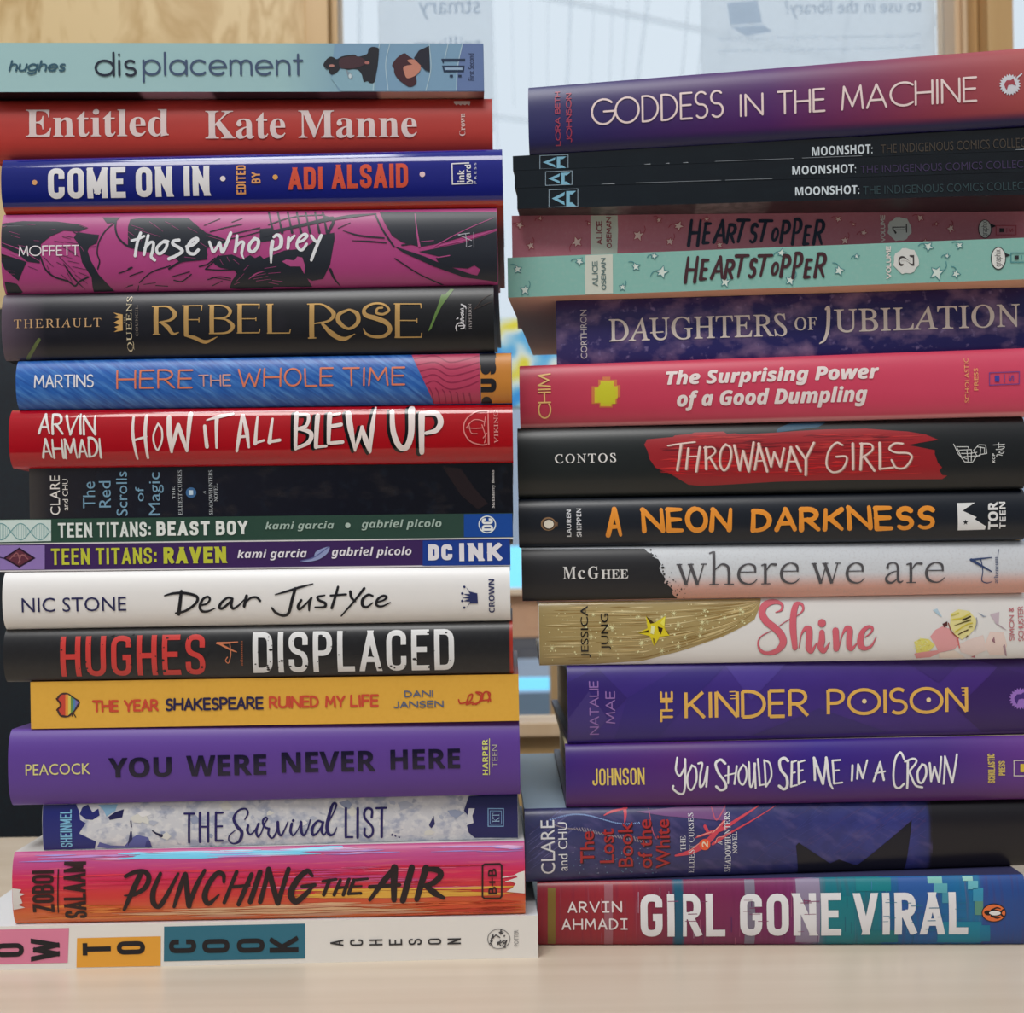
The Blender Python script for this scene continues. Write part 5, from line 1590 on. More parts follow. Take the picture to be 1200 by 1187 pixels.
C(CA,222,100,56,2),S([.11,1.42,.11],201,3073,594,3367,595,3661,593),
S([.11,1.56,.11],201,3383,591,3697,588,4010,590),
S([.11,1.64,.11],201,3215,493,3639,494,4064,492),
C(CA,206,66,44,2),S([.11,1.65,.11],201,3751,582,3970,578,4189,582),
C(CA,216,84,50,2),S([.11,1.39,.11],201,3338,604,3635,606,3932,604),
C(CA,224,130,64,2),S([.11,.94,.11],201,604,481,746,479,888,481),
C(CA,216,100,50,2),S([.11,.68,.11],201,239,462,600,466,963,461),
C(CA,224,130,64,2),S([.11,.73,.11],201,281,455,559,457,837,454),
S([.11,1.4,.11],201,254,451,493,453,733,450),
S([.11,1.26,.11],201,591,505,754,508,918,505),
S([.11,.84,.11],201,312,514,517,517,723,514),
C(CA,216,100,50,2),S([.11,.88,.11],201,168,469,354,471,540,469),
S([.11,1.46,.11],201,315,514,493,509,672,513),
C(CA,224,130,64,2),S([.11,.84,.11],201,645,493,902,489,1158,493),
C(CA,216,100,50,2),S([.11,1.46,.11],201,274,514,421,510,567,514),
S([.11,.64,.11],201,449,472,820,469,1191,471),
C(CA,224,130,64,2),S([.11,.58,.11],201,567,557,948,554,1330,556),
C(CA,216,100,50,2),S([.11,.89,.11],201,736,494,884,490,1033,494),
C(CA,224,130,64,2),S([.11,1.13,.11],201,368,561,731,564,1096,560),
C(CA,216,100,50,2),S([.11,.63,.11],201,535,455,755,452,975,455),
C(CA,224,130,64,2),S([.11,1.21,.11],201,152,562,386,559,619,561),
C(CA,222,60,80,2),S([.11,.69,.11],201,189,197,500,201,812,197),
S([.11,.51,.11],201,1026,239,1448,241,1870,239),
C(CA,196,36,70,2),S([.11,.42,.11],201,593,279,1071,280,1550,278),
S([.11,.35,.11],201,2945,173,3251,171,3558,173),
S([.11,.69,.11],201,1491,227,1934,231,2377,227),
S([.11,.39,.11],201,2788,187,3012,191,3237,187),
C(CA,222,60,80,2),S([.11,.7,.11],201,3449,178,3792,175,4135,178),
C(CA,196,36,70,2),S([.11,.5,.11],201,2446,229,2756,231,3067,229),
C(CA,222,60,80,2),S([.11,.54,.11],201,586,192,814,193,1042,192),
C(CA,196,36,70,2),S([.11,.3,.11],201,1719,180,2051,178,2383,180),
C(CA,222,60,80,2),S([.11,.69,.11],201,1318,183,1671,181,2023,183),
C(CA,196,36,70,2),S([.11,.7,.11],201,626,239,1017,241,1408,239),
S([.11,.48,.11],201,3243,175,3673,179,4105,175),
C(CA,222,60,80,2),S([.11,.69,.11],201,3870,305,4063,303,4257,305),
C(CA,196,36,70,2),S([.11,.49,.11],201,3230,314,3485,315,3741,314),
S([.11,.42,.11],201,1994,227,2432,231,2871,227),
C(CA,222,60,80,2),S([.11,.35,.11],201,1703,304,1978,305,2254,304),
C(CA,196,36,70,2),S([.11,.66,.11],201,2036,193,2299,194,2563,193),
C(CA,222,60,80,2),S([.11,.57,.11],201,2958,184,3211,185,3464,184),
S([.11,.47,.11],201,2271,188,2503,190,2736,188),
S([.11,.71,.11],201,2024,212,2317,213,2611,212),
S([.11,.41,.11],201,100,305,446,308,793,304),
S([.11,.55,.11],201,2194,316,2418,318,2642,316),
S([.11,.45,.11],201,1401,308,1888,304,2377,307),
S([.11,.46,.11],201,3169,296,3475,297,3782,296),
S([.11,.3,.11],201,1154,173,1574,173,1995,173),
C(CA,222,218,212,5),P(0,4291,224,4222,243,4187,259,4212,282,4134,306,4194,333,4171,367,4115,400,4202,411,4288,420),
S([.44,.35],201,4186,269,4082,281),
S([.44,.35],201,4151,310,4108,316),
C(CA,214,208,204,5),P(0,4,288,79,299,60,327,110,338,68,356,85,415,47,430,105,455,6,473),
C(AU,46,28,28,6),H('ZOBOI','block',168,145,347,499,90,1.32),
S(.51,101,384,140,376,504),
H('SALAAM','block',428,79,611,561,90,1.28),
C(TI,40,30,32,6),S([2.07,2.44,1.34],201,1066,187,1006,316,922,492),
S([1.59,1.83,1.95,2.2,2.07,1.59,.49],201,942,208,1019,174,1101,174,1135,223,1101,306,1005,364,929,368),
S([1.46,2.2,2.32,2.07,1.95,1.1],201,1231,190,1171,331,1168,434,1213,469,1276,382,1379,193),
S([1.71,2.07,1.34],201,1432,200,1384,336,1337,475),
S([2.07,2.32],201,1438,200,1462,469),
S([1.83,2.07,1.46],201,1462,465,1526,303,1598,172),
S([1.22,1.83,2.07,2.2,2.44,2.07,.73],201,1757,272,1754,213,1704,198,1633,281,1595,388,1628,452,1714,378),
S(1.59,201,1864,189,1809,321,1756,446),
S([1.83,2.07,1.83],201,1988,212,1927,347,1874,465),
S(1.34,201,1810,315,1966,302),
S(2.2,201,2059,196,1972,445),
S(1.95,201,2130,174,2094,315,2055,447),
S(2.32,201,2130,174,2202,460),
S(1.95,201,2202,460,2296,175),
S([1.24,2.12,2.48,2.83,2.65,2.12,1.24],201,2495,235,2452,195,2365,270,2312,381,2353,449,2441,384,2497,321),
S(1.59,201,2408,322,2515,311),
S(1.24,201,2580,283,2692,268),
S(1.59,201,2636,275,2587,395),
S(1.5,201,2727,277,2673,397),
S(1.5,201,2799,270,2750,399),
S(1.06,201,2700,342,2786,333),
S(1.5,201,2839,279,2794,391),
S(1.06,201,2839,279,2956,268),
S(.88,201,2829,331,2903,329),
S(1.15,201,2794,391,2897,388),
S([2.48,2.48,1.42],201,3185,184,3080,302,2970,449),
S([3.18,2.83,2.3],201,3181,184,3175,303,3172,452),
S(1.59,201,2972,337,3221,325),
S(2.65,201,3326,184,3246,459),
S([2.83,2.65,2.3],201,3444,190,3407,308,3363,450),
S([1.77,2.48,2.48,2.48,1.42],201,3426,198,3539,208,3567,252,3511,310,3424,340),
S([2.12,2.83,1.59],201,3442,335,3510,397,3588,444),
C(PM,46,28,28,6),S(.71,111,3937,170,4063,169,4079,182,4075,440,4059,456,3931,455,3914,440,3918,183),
T('B+B','reg',3963,206,4035,422,90,bold=0.02),
])
book(kind='paperback', x=-233.401, y=508.0, yaw=-1.4, L=241.968, W=190.0, zt=(18.32, 17.783), zb=(0.02, 0.02), b=0, label='long white book with pink, orange and teal blocks at the bottom of the left stack', mat={'u': [(17.6, (226, 222, 216)), (241.7, (226, 222, 216))], 'rough': 0.5}, top=(216, 218, 222), under=(200, 198, 194),ops=[
C(CA,214,126,154,1),P(0,9,28,925,24,910,311,5,311),
C(CA,226,160,58,1),P(0,990,110,1685,109,1680,356,981,352),
C(CA,48,108,128,1),P(0,1713,29,2887,28,2883,322,1706,318),
C(TI,30,28,32,4),H('H','block',29,102,261,263,90,1.98),
H('O','block',310,139,550,251,90,1.98),
H('W','block',607,107,846,290,90,1.98),
H('T','block',1036,152,1270,253,90,1.98),
H('O','block',1319,144,1553,253,90,1.98),
H('C','block',1751,139,1978,251,90,1.98),
H('O','block',2028,141,2255,256,90,1.98),
H('O','block',2315,143,2547,260,90,1.98),
H('K','block',2587,136,2829,265,90,1.98),
C(AU,52,50,52,4),H('A','block',3095,170,3206,223,90,.69),
H('C','block',3259,171,3370,224,90,.69),
H('H','block',3423,173,3533,225,90,.69),
H('E','block',3586,174,3697,227,90,.69),
H('S','block',3750,176,3861,228,90,.69),
H('O','block',3913,177,4025,229,90,.69),
H('N','block',4077,179,4189,230,90,.69),
C(PM,110,108,108,4),S(.29,211,4603,195,4595,226,4574,253,4544,270,4508,276,4472,269,4442,250,4422,223,4416,191,4423,159,4444,133,4475,115,4510,110,4546,117,4576,136,4596,163),
C(PM,70,68,70,4),S(.44,201,4453,246,4438,227,4431,231),
S(.44,201,4546,139,4523,150,4529,110),
S(.44,201,4520,202,4522,214,4497,223),
S(.44,201,4535,140,4513,140,4535,128),
S(.44,201,4466,181,4445,186,4487,161),
S(.44,201,4517,222,4497,240,4542,216),
S(.44,201,4499,232,4501,226,4525,249),
S(.44,201,4491,162,4482,158,4518,180),
S(.44,201,4556,231,4576,205,4557,257),
S(.44,201,4560,165,4555,172,4552,166),
S(.44,201,4460,184,4460,156,4439,211),
S(.44,201,4540,244,4548,263,4562,267),
S(.44,201,4455,208,4442,218,4442,210),
S(.44,201,4558,208,4543,209,4553,234),
C(PM,116,112,112,4),T('POTTER','reg',4637,120,4674,258,90),
])
book(kind='hardcover', x=10.424, y=530.0, yaw=5.5, L=214.899, W=150.0, zt=(372.484, 378.228), zb=(343.161, 345.717), b=4.0, label='indigo-to-red hardcover with thin cream capitals, on top of the right stack', mat={'u': [(0.3, (46, 46, 96)), (29.6, (50, 40, 96)), (101.7, (80, 38, 100)), (144.2, (120, 50, 86)), (175.7, (148, 62, 76)), (213.9, (168, 80, 78))], 'v': [(0.82, 0.95, (28, 20, 76))], 'rough': 0.4}, top=(150, 60, 90), under=(30, 24, 70),ops=[
C(TI,230,208,206,4),H('GODDESS','clean',540,177,1665,419,0,.88,cap=1),
H('IN','clean',1799,230,1998,425,0,.88,cap=1),
H('THE','clean',2110,227,2511,428,0,.88,cap=1),
H('MACHINE','clean',2639,223,3751,428,0,.88,cap=1),
C(AU,160,60,86,4),H('LORA BETH','clean',230,79,277,566,90,.48),
H('JOHNSON','clean',325,102,375,543,90,.48),
C(PM,206,208,216,3),P(0,4085,317,4101,330,4082,336,4094,353,4073,353,4080,373,4060,367,4061,387,4043,377,4039,396,4024,381,4014,398,4004,379,3989,393,3985,373,3966,381,3968,361,3948,364,3955,345,3934,342,3947,327,3928,318,3944,307,3928,293,3948,287,3935,270,3956,270,3949,250,3970,256,3969,235,3987,246,3992,226,4006,242,4016,224,4026,243,4041,230,4045,250,4063,242,4061,262,4082,259,4074,278,4095,281,4082,297,4101,305),
C(PM,160,70,80,4),P(0,3966,304,3989,275,4024,276,4042,261,4063,324,4032,311,4001,315,3988,353,3975,335),
C(PM,206,208,216,4),S(.59,201,4074,258,4109,233),
C(CA,226,128,96,3),S(.4,201,1612,-4,1650,-5),
S(.4,201,2945,0,2972,-1),
S(.4,201,2750,0,2819,2),
S(.4,201,2454,-1,2489,-2),
S(.4,201,2279,-2,2327,-1),
S(.4,201,1089,-6,1117,-7),
S(.4,201,1024,-6,1061,-7),
S(.4,201,2057,-2,2093,-3),
S(.4,201,1447,-4,1473,-6),
S(.4,201,2574,-1,2637,1),
S(.4,201,2808,0,2857,0),
S(.4,201,2956,0,2987,-1),
S(.4,201,3175,1,3218,1),
S(.4,201,2580,-1,2632,0),
S(.4,201,2288,-2,2325,-2),
S(.4,201,1443,-4,1475,-5),
])
book(kind='paperback', x=3.099, y=530.0, yaw=5.0, L=228.804, W=170.0, zt=(342.974, 345.697), zb=(336.708, 335.645), b=0, label='topmost of three thin black glossy paperbacks, right under the indigo-to-red hardcover', mat={'u': [(-0.4, (24, 32, 38)), (223.5, (22, 28, 32))], 'rough': 0.18, 'noise': [(1, 3, 0.3, (36, 46, 52), 0.5, 0.8)]}, top=(30, 34, 38), under=(26, 30, 34),ops=[
C(PM,150,170,184,3),S(.26,111,237,13,481,20,479,160,235,159),
C(PM,128,182,206,3),P(0,261,88,371,40,363,71,309,91,363,120,370,149),
P(0,383,35,466,37,432,64,412,62,411,128,431,129,465,162,382,158),
C('worn_edge 755',150,156,162,2),S([.11,.37],201,1134,153,1185,153),
C('worn_edge 780',150,156,162,2),S([.11,.37],201,1317,153,1346,153),
C('worn_edge 800',150,156,162,2),S([.11,.37],201,1462,153,1506,153),
C('worn_edge 838',150,156,162,2),S([.15,.4,.29,.44,.15],201,1737,153,2399,154),
C('worn_edge 940',150,156,162,2),S([.15,.4,.29,.44,.15],201,2470,154,2968,155),
C('worn_edge 1190',150,156,162,2),S([.11,.37],201,4229,156,4326,156),
C(TI,204,214,220,4),T('MOONSHOT:','sansB',2552,66,3056,141,0),
C(SU,74,66,58,4),T('THE INDIGENOUS COMICS COLLECTION','reg',3124,74,4493,143,0),
])
book(kind='paperback', x=3.73, y=530.0, yaw=5.0, L=228.064, W=170.0, zt=(336.605, 335.546), zb=(329.1, 326.753), b=0, label='middle one of three thin black glossy paperbacks in the right stack', mat={'u': [(-1.1, (24, 32, 38)), (222.8, (22, 28, 32))], 'rough': 0.18, 'noise': [(1, 3, 0.3, (36, 46, 52), 0.5, 0.8)]}, top=(30, 34, 38), under=(26, 30, 34),ops=[
C(PM,150,170,184,3),S(.26,111,271,22,500,22,498,148,269,149),
C(PM,128,182,206,3),P(0,293,86,397,42,390,69,339,88,389,112,396,138),
P(0,408,37,486,38,454,62,436,61,435,119,453,120,485,149,407,146),
C('worn_edge 705',150,156,162,2),S([.11,.37],201,753,153,863,153),
C('worn_edge 745',150,156,162,2),S([.15,.4,.29,.44,.15],201,1046,153,1773,154),
C('worn_edge 850',150,156,162,2),S([.15,.4,.29,.44,.15],201,1809,154,2205,154),
C(TI,204,214,220,4),T('MOONSHOT:','sansB',2373,55,2905,128,0),
C(SU,62,52,80,4),T('THE INDIGENOUS COMICS COLLECTION','reg',2940,73,4478,135,0),
])
book(kind='paperback', x=4.709, y=530.0, yaw=5.0, L=226.976, W=170.0, zt=(328.99, 326.655), zb=(320.008, 317.138), b=0, label='lowest of three thin black glossy paperbacks, resting on the pink comic paperback', mat={'u': [(-2.2, (24, 32, 38)), (221.7, (22, 28, 32))], 'rough': 0.18, 'noise': [(1, 3, 0.3, (36, 46, 52), 0.5, 0.8)]}, top=(30, 34, 38), under={'u': [(0.0, (64, 62, 60)), (34.7, (70, 64, 62)), (36.6, (110, 100, 98)), (48.7, (96, 84, 84)), (50.1, (60, 54, 54)), (76.7, (70, 62, 62)), (77.8, (120, 108, 106)), (107.3, (104, 90, 90)), (109.2, (66, 48, 50)), (171.2, (56, 42, 46)), (223.4, (50, 38, 42))], 'noise': [(4, 4, 0.5, (40, 34, 36), 0.45, 0.6)]},ops=[
C(PM,150,170,184,3),S(.26,111,279,24,528,23,526,177,276,179),
C(PM,128,182,206,3),P(0,302,102,416,47,408,81,352,104,407,133,414,164),
P(0,428,41,513,41,478,71,458,70,457,141,477,142,511,176,426,174),
C(TI,204,214,220,4),T('MOONSHOT:','sansB',2376,67,2910,140,0),
C(SU,50,66,70,4),T('THE INDIGENOUS COMICS COLLECTION','reg',2940,78,4456,147,0),
])
book(kind='paperback', x=2.282, y=540.0, yaw=1.2, L=231.35, W=148.0, zt=(319.939, 317.003), zb=(298.195, 298.326), b=0, label='dusty pink comic paperback with dark navy brushed title, directly above the mint green one', mat={'u': [(-1.9, (182, 110, 124)), (232.0, (182, 110, 124))], 'rough': 0.5, 'noise': [(10, 10, 0.1, (200, 190, 185), 0.5, 0.8)], 'v': None}, top=(190, 180, 160), under=(150, 100, 110),ops=[
C('name_panel',196,200,188,1),P(0,697,-50,933,-85,937,132,926,348,922,781,687,788,683,487,695,272),
C(AU,146,62,74,4),H('ALICE','hand',744,51,798,251,90,.4,seed=5,jit=0.03),
H('OSEMAN','hand',832,19,880,282,90,.4,seed=5,jit=0.03),
C(TI,30,40,58,4),H('H','hand',1542,40,1680,286,0,1.43,seed=804,jit=0.03,slant=0.26,taper=0.3),
H('E','hand',1672,71,1768,264,0,1.43,seed=821,jit=0.03,slant=0.26,taper=0.3),
H('A','hand',1763,48,1883,261,0,1.43,seed=833,jit=0.03,slant=0.26,taper=0.3),
H('R','hand',1876,84,1983,267,0,1.43,seed=849,jit=0.03,slant=0.26,taper=0.3),
H('T','hand',1978,45,2109,259,0,1.43,seed=862,jit=0.03,slant=0.26,taper=0.3),
H('S','hand',2085,81,2175,266,0,1.43,seed=876,jit=0.03,slant=0.26,taper=0.3),
H('T','hand',2170,52,2308,257,0,1.43,seed=888,jit=0.03,slant=0.26,taper=0.3),
H('O','hand',2282,124,2354,249,0,1.14,seed=903,jit=0.03,slant=0.26,taper=0.3),
H('P','hand',2351,61,2459,273,0,1.43,seed=912,jit=0.03,slant=0.26,taper=0.3),
H('P','hand',2453,42,2560,290,0,1.43,seed=926,jit=0.03,slant=0.26,taper=0.3),
H('E','hand',2553,107,2643,289,0,1.43,seed=939,jit=0.03,slant=0.26,taper=0.3),
H('R','hand',2639,57,2758,291,0,1.43,seed=950,jit=0.03,slant=0.26,taper=0.3),
C('leaf_drawing 264609',226,196,188,2),P(0,34,60,65,61,93,45,87,73,112,87,82,94,69,116,58,93,35,88,51,76),
C('leaf_drawing 264609',166,66,80,3),S(.33,111,34,60,65,61,93,45,87,73,112,87,82,94,69,116,58,93,35,88,51,76),
S(.33,201,34,60,12,65,-6,81),
C('leaf_drawing 288622',226,196,188,2),P(0,193,222,184,250,195,279,167,267,146,287,146,258,126,241,153,236,163,216,172,233),
C('leaf_drawing 288622',166,66,80,3),S(.33,111,193,222,184,250,195,279,167,267,146,287,146,258,126,241,153,236,163,216,172,233),
S(.33,201,193,222,193,200,180,181),
C('leaf_drawing 284676',226,196,188,2),P(0,521,246,549,216,554,175,580,204,617,192,599,227,613,258,578,250,554,269,554,243),
C('leaf_drawing 284676',166,66,80,3),S(.33,111,521,246,549,216,554,175,580,204,617,192,599,227,613,258,578,250,554,269,554,243),
S(.33,201,521,246,509,272,512,302),
C('leaf_drawing 276748',226,196,188,2),P(0,1165,156,1139,188,1136,230,1109,201,1072,215,1088,179,1073,148,1108,155,1131,135,1133,161),
C('leaf_drawing 276748',166,66,80,3),S(.33,111,1165,156,1139,188,1136,230,1109,201,1072,215,1088,179,1073,148,1108,155,1131,135,1133,161),
S(.33,201,1165,156,1177,130,1172,99),
C('leaf_drawing 265795',226,196,188,2),P(0,1426,83,1463,81,1493,58,1490,92,1520,107,1486,118,1474,147,1458,120,1432,117,1448,101),
C('leaf_drawing 265795',166,66,80,3),S(.33,111,1426,83,1463,81,1493,58,1490,92,1520,107,1486,118,1474,147,1458,120,1432,117,1448,101),
S(.33,201,1426,83,1402,91,1383,113),
C('leaf_drawing 258772',226,196,188,2),P(0,1285,22,1303,36,1328,37,1312,52,1320,72,1299,64,1281,73,1285,53,1273,41,1288,40),
C('leaf_drawing 258772',166,66,80,3),S(.33,111,1285,22,1303,36,1328,37,1312,52,1320,72,1299,64,1281,73,1285,53,1273,41,1288,40),
S(.33,201,1285,22,1269,16,1251,20),
C('leaf_drawing 283785',226,196,188,2),P(0,1428,213,1411,239,1412,270,1389,251,1363,264,1373,236,1359,213,1386,216,1401,200,1404,219),
C('leaf_drawing 283785',166,66,80,3),S(.33,111,1428,213,1411,239,1412,270,1389,251,1363,264,1373,236,1359,213,1386,216,1401,200,1404,219),
S(.33,201,1428,213,1435,192,1429,169),
C('leaf_drawing 256633',226,196,188,2),P(0,224,21,244,15,256,-2,261,16,280,19,263,30,262,47,248,36,233,38,239,27),
C('leaf_drawing 256633',166,66,80,3),S(.33,111,224,21,244,15,256,-2,261,16,280,19,263,30,262,47,248,36,233,38,239,27),
S(.33,201,224,21,212,30,206,44),
C('leaf_drawing 257982',226,196,188,2),P(0,2846,35,2871,42,2896,32,2887,55,2904,73,2879,73,2865,91,2859,68,2842,61,2857,53),
C('leaf_drawing 257982',166,66,80,3),S(.33,111,2846,35,2871,42,2896,32,2887,55,2904,73,2879,73,2865,91,2859,68,2842,61,2857,53),
S(.33,201,2846,35,2827,36,2810,47),
C('leaf_drawing 264000',226,196,188,2),P(0,2996,87,3009,97,3025,97,3014,108,3020,122,3006,116,2994,122,2996,109,2988,100,2998,99),
C('leaf_drawing 264000',166,66,80,3),S(.33,111,2996,87,3009,97,3025,97,3014,108,3020,122,3006,116,2994,122,2996,109,2988,100,2998,99),
S(.33,201,2996,87,2986,83,2974,85),
C('leaf_drawing 274012',226,196,188,2),P(0,3061,173,3087,169,3106,149,3107,175,3129,184,3106,195,3100,217,3086,198,3067,198,3078,184),
C('leaf_drawing 274012',166,66,80,3),S(.33,111,3061,173,3087,169,3106,149,3107,175,3129,184,3106,195,3100,217,3086,198,3067,198,3078,184),
S(.33,201,3061,173,3044,181,3033,198),
C('leaf_drawing 257078',226,196,188,2),P(0,3562,26,3589,36,3617,28,3605,53,3622,75,3594,72,3577,90,3573,65,3555,54,3572,47),
C('leaf_drawing 257078',166,66,80,3),S(.33,111,3562,26,3589,36,3617,28,3605,53,3622,75,3594,72,3577,90,3573,65,3555,54,3572,47),
S(.33,201,3562,26,3542,25,3522,35),
C('leaf_drawing 263097',226,196,188,2),P(0,3708,109,3723,103,3732,89,3735,104,3749,107,3737,116,3735,130,3726,121,3714,123,3719,113),
C('leaf_drawing 263097',166,66,80,3),S(.33,111,3708,109,3723,103,3732,89,3735,104,3749,107,3737,116,3735,130,3726,121,3714,123,3719,113),
S(.33,201,3708,109,3699,115,3694,127),
C('leaf_drawing 269114',226,196,188,2),P(0,3875,120,3873,153,3889,182,3860,175,3844,201,3838,169,3815,155,3840,144,3845,120,3857,137),
C('leaf_drawing 269114',166,66,80,3),S(.33,111,3875,120,3873,153,3889,182,3860,175,3844,201,3838,169,3815,155,3840,144,3845,120,3857,137),
S(.33,201,3875,120,3871,96,3854,78),
C('leaf_drawing 282990',226,196,188,2),P(0,2961,226,2947,255,2951,288,2927,270,2902,286,2909,256,2892,234,2919,234,2933,215,2938,235),
C('leaf_drawing 282990',166,66,80,3),S(.33,111,2961,226,2947,255,2951,288,2927,270,2902,286,2909,256,2892,234,2919,234,2933,215,2938,235),
S(.33,201,2961,226,2966,204,2957,181),
C('leaf_drawing 284084',226,196,188,2),P(0,3602,267,3621,259,3634,241,3638,261,3657,265,3641,277,3639,296,3626,283,3611,286,3617,273),
C('leaf_drawing 284084',166,66,80,3),S(.33,111,3602,267,3621,259,3634,241,3638,261,3657,265,3641,277,3639,296,3626,283,3611,286,3617,273),
S(.33,201,3602,267,3590,276,3584,292),
C('leaf_drawing 257828',226,196,188,2),P(0,1691,43,1711,35,1723,18,1728,37,1747,40,1730,52,1729,70,1715,58,1700,60,1706,49),
C('leaf_drawing 257828',166,66,80,3),S(.33,111,1691,43,1711,35,1723,18,1728,37,1747,40,1730,52,1729,70,1715,58,1700,60,1706,49),
S(.33,201,1691,43,1679,51,1673,66),
C('leaf_drawing 287843',226,196,188,2),P(0,1813,239,1834,255,1861,255,1843,273,1853,295,1829,286,1809,296,1813,274,1800,260,1816,259),
C('leaf_drawing 287843',166,66,80,3),S(.33,111,1813,239,1834,255,1861,255,1843,273,1853,295,1829,286,1809,296,1813,274,1800,260,1816,259),
S(.33,201,1813,239,1795,232,1775,236),
C('leaf_drawing 262690',226,196,188,2),P(0,672,54,684,63,700,63,690,73,696,86,681,81,669,87,672,74,664,66,674,65),
C('leaf_drawing 262690',166,66,80,3),S(.33,111,672,54,684,63,700,63,690,73,696,86,681,81,669,87,672,74,664,66,674,65),
S(.33,201,672,54,661,50,649,52),
C(SU,214,204,200,4),H('VOLUME','hand',3239,24,3282,271,90,.44,seed=8,jit=0.02),
C(SU,204,204,200,3),P(0,3511,155,3511,191,3485,215,3469,246,3438,259,3405,256,3371,263,3346,238,3324,214,3301,188,3309,152,3307,118,3320,86,3351,71,3375,45,3409,44,3439,56,3474,60,3489,93,3505,122),
C(SU,60,54,54,4),T('1','serifB',3343,107,3472,198,90),
C(SU,204,204,200,5),T('1','serifB',3355,127,3460,179,90),
C(PM,34,32,36,3),E(4151,164,2.93,4.39,20),
P(0,4182,107,4253,138,4199,160),
C(PM,214,214,210,4),E(4151,164,2.58,4.04,20),
C(PM,40,36,40,5),T('graphix','sans',4120,92,4185,235,90),
C(PM,166,66,80,4),S(.37,111,4248,135,4422,137,4421,224,4247,221),
C(PM,40,40,44,4),P(0,4278,159,4315,160,4314,198,4277,198),
C(PM,166,66,80,4),S(.26,201,4341,160,4340,199),
T('S','sansB',4367,162,4396,198,90),
])
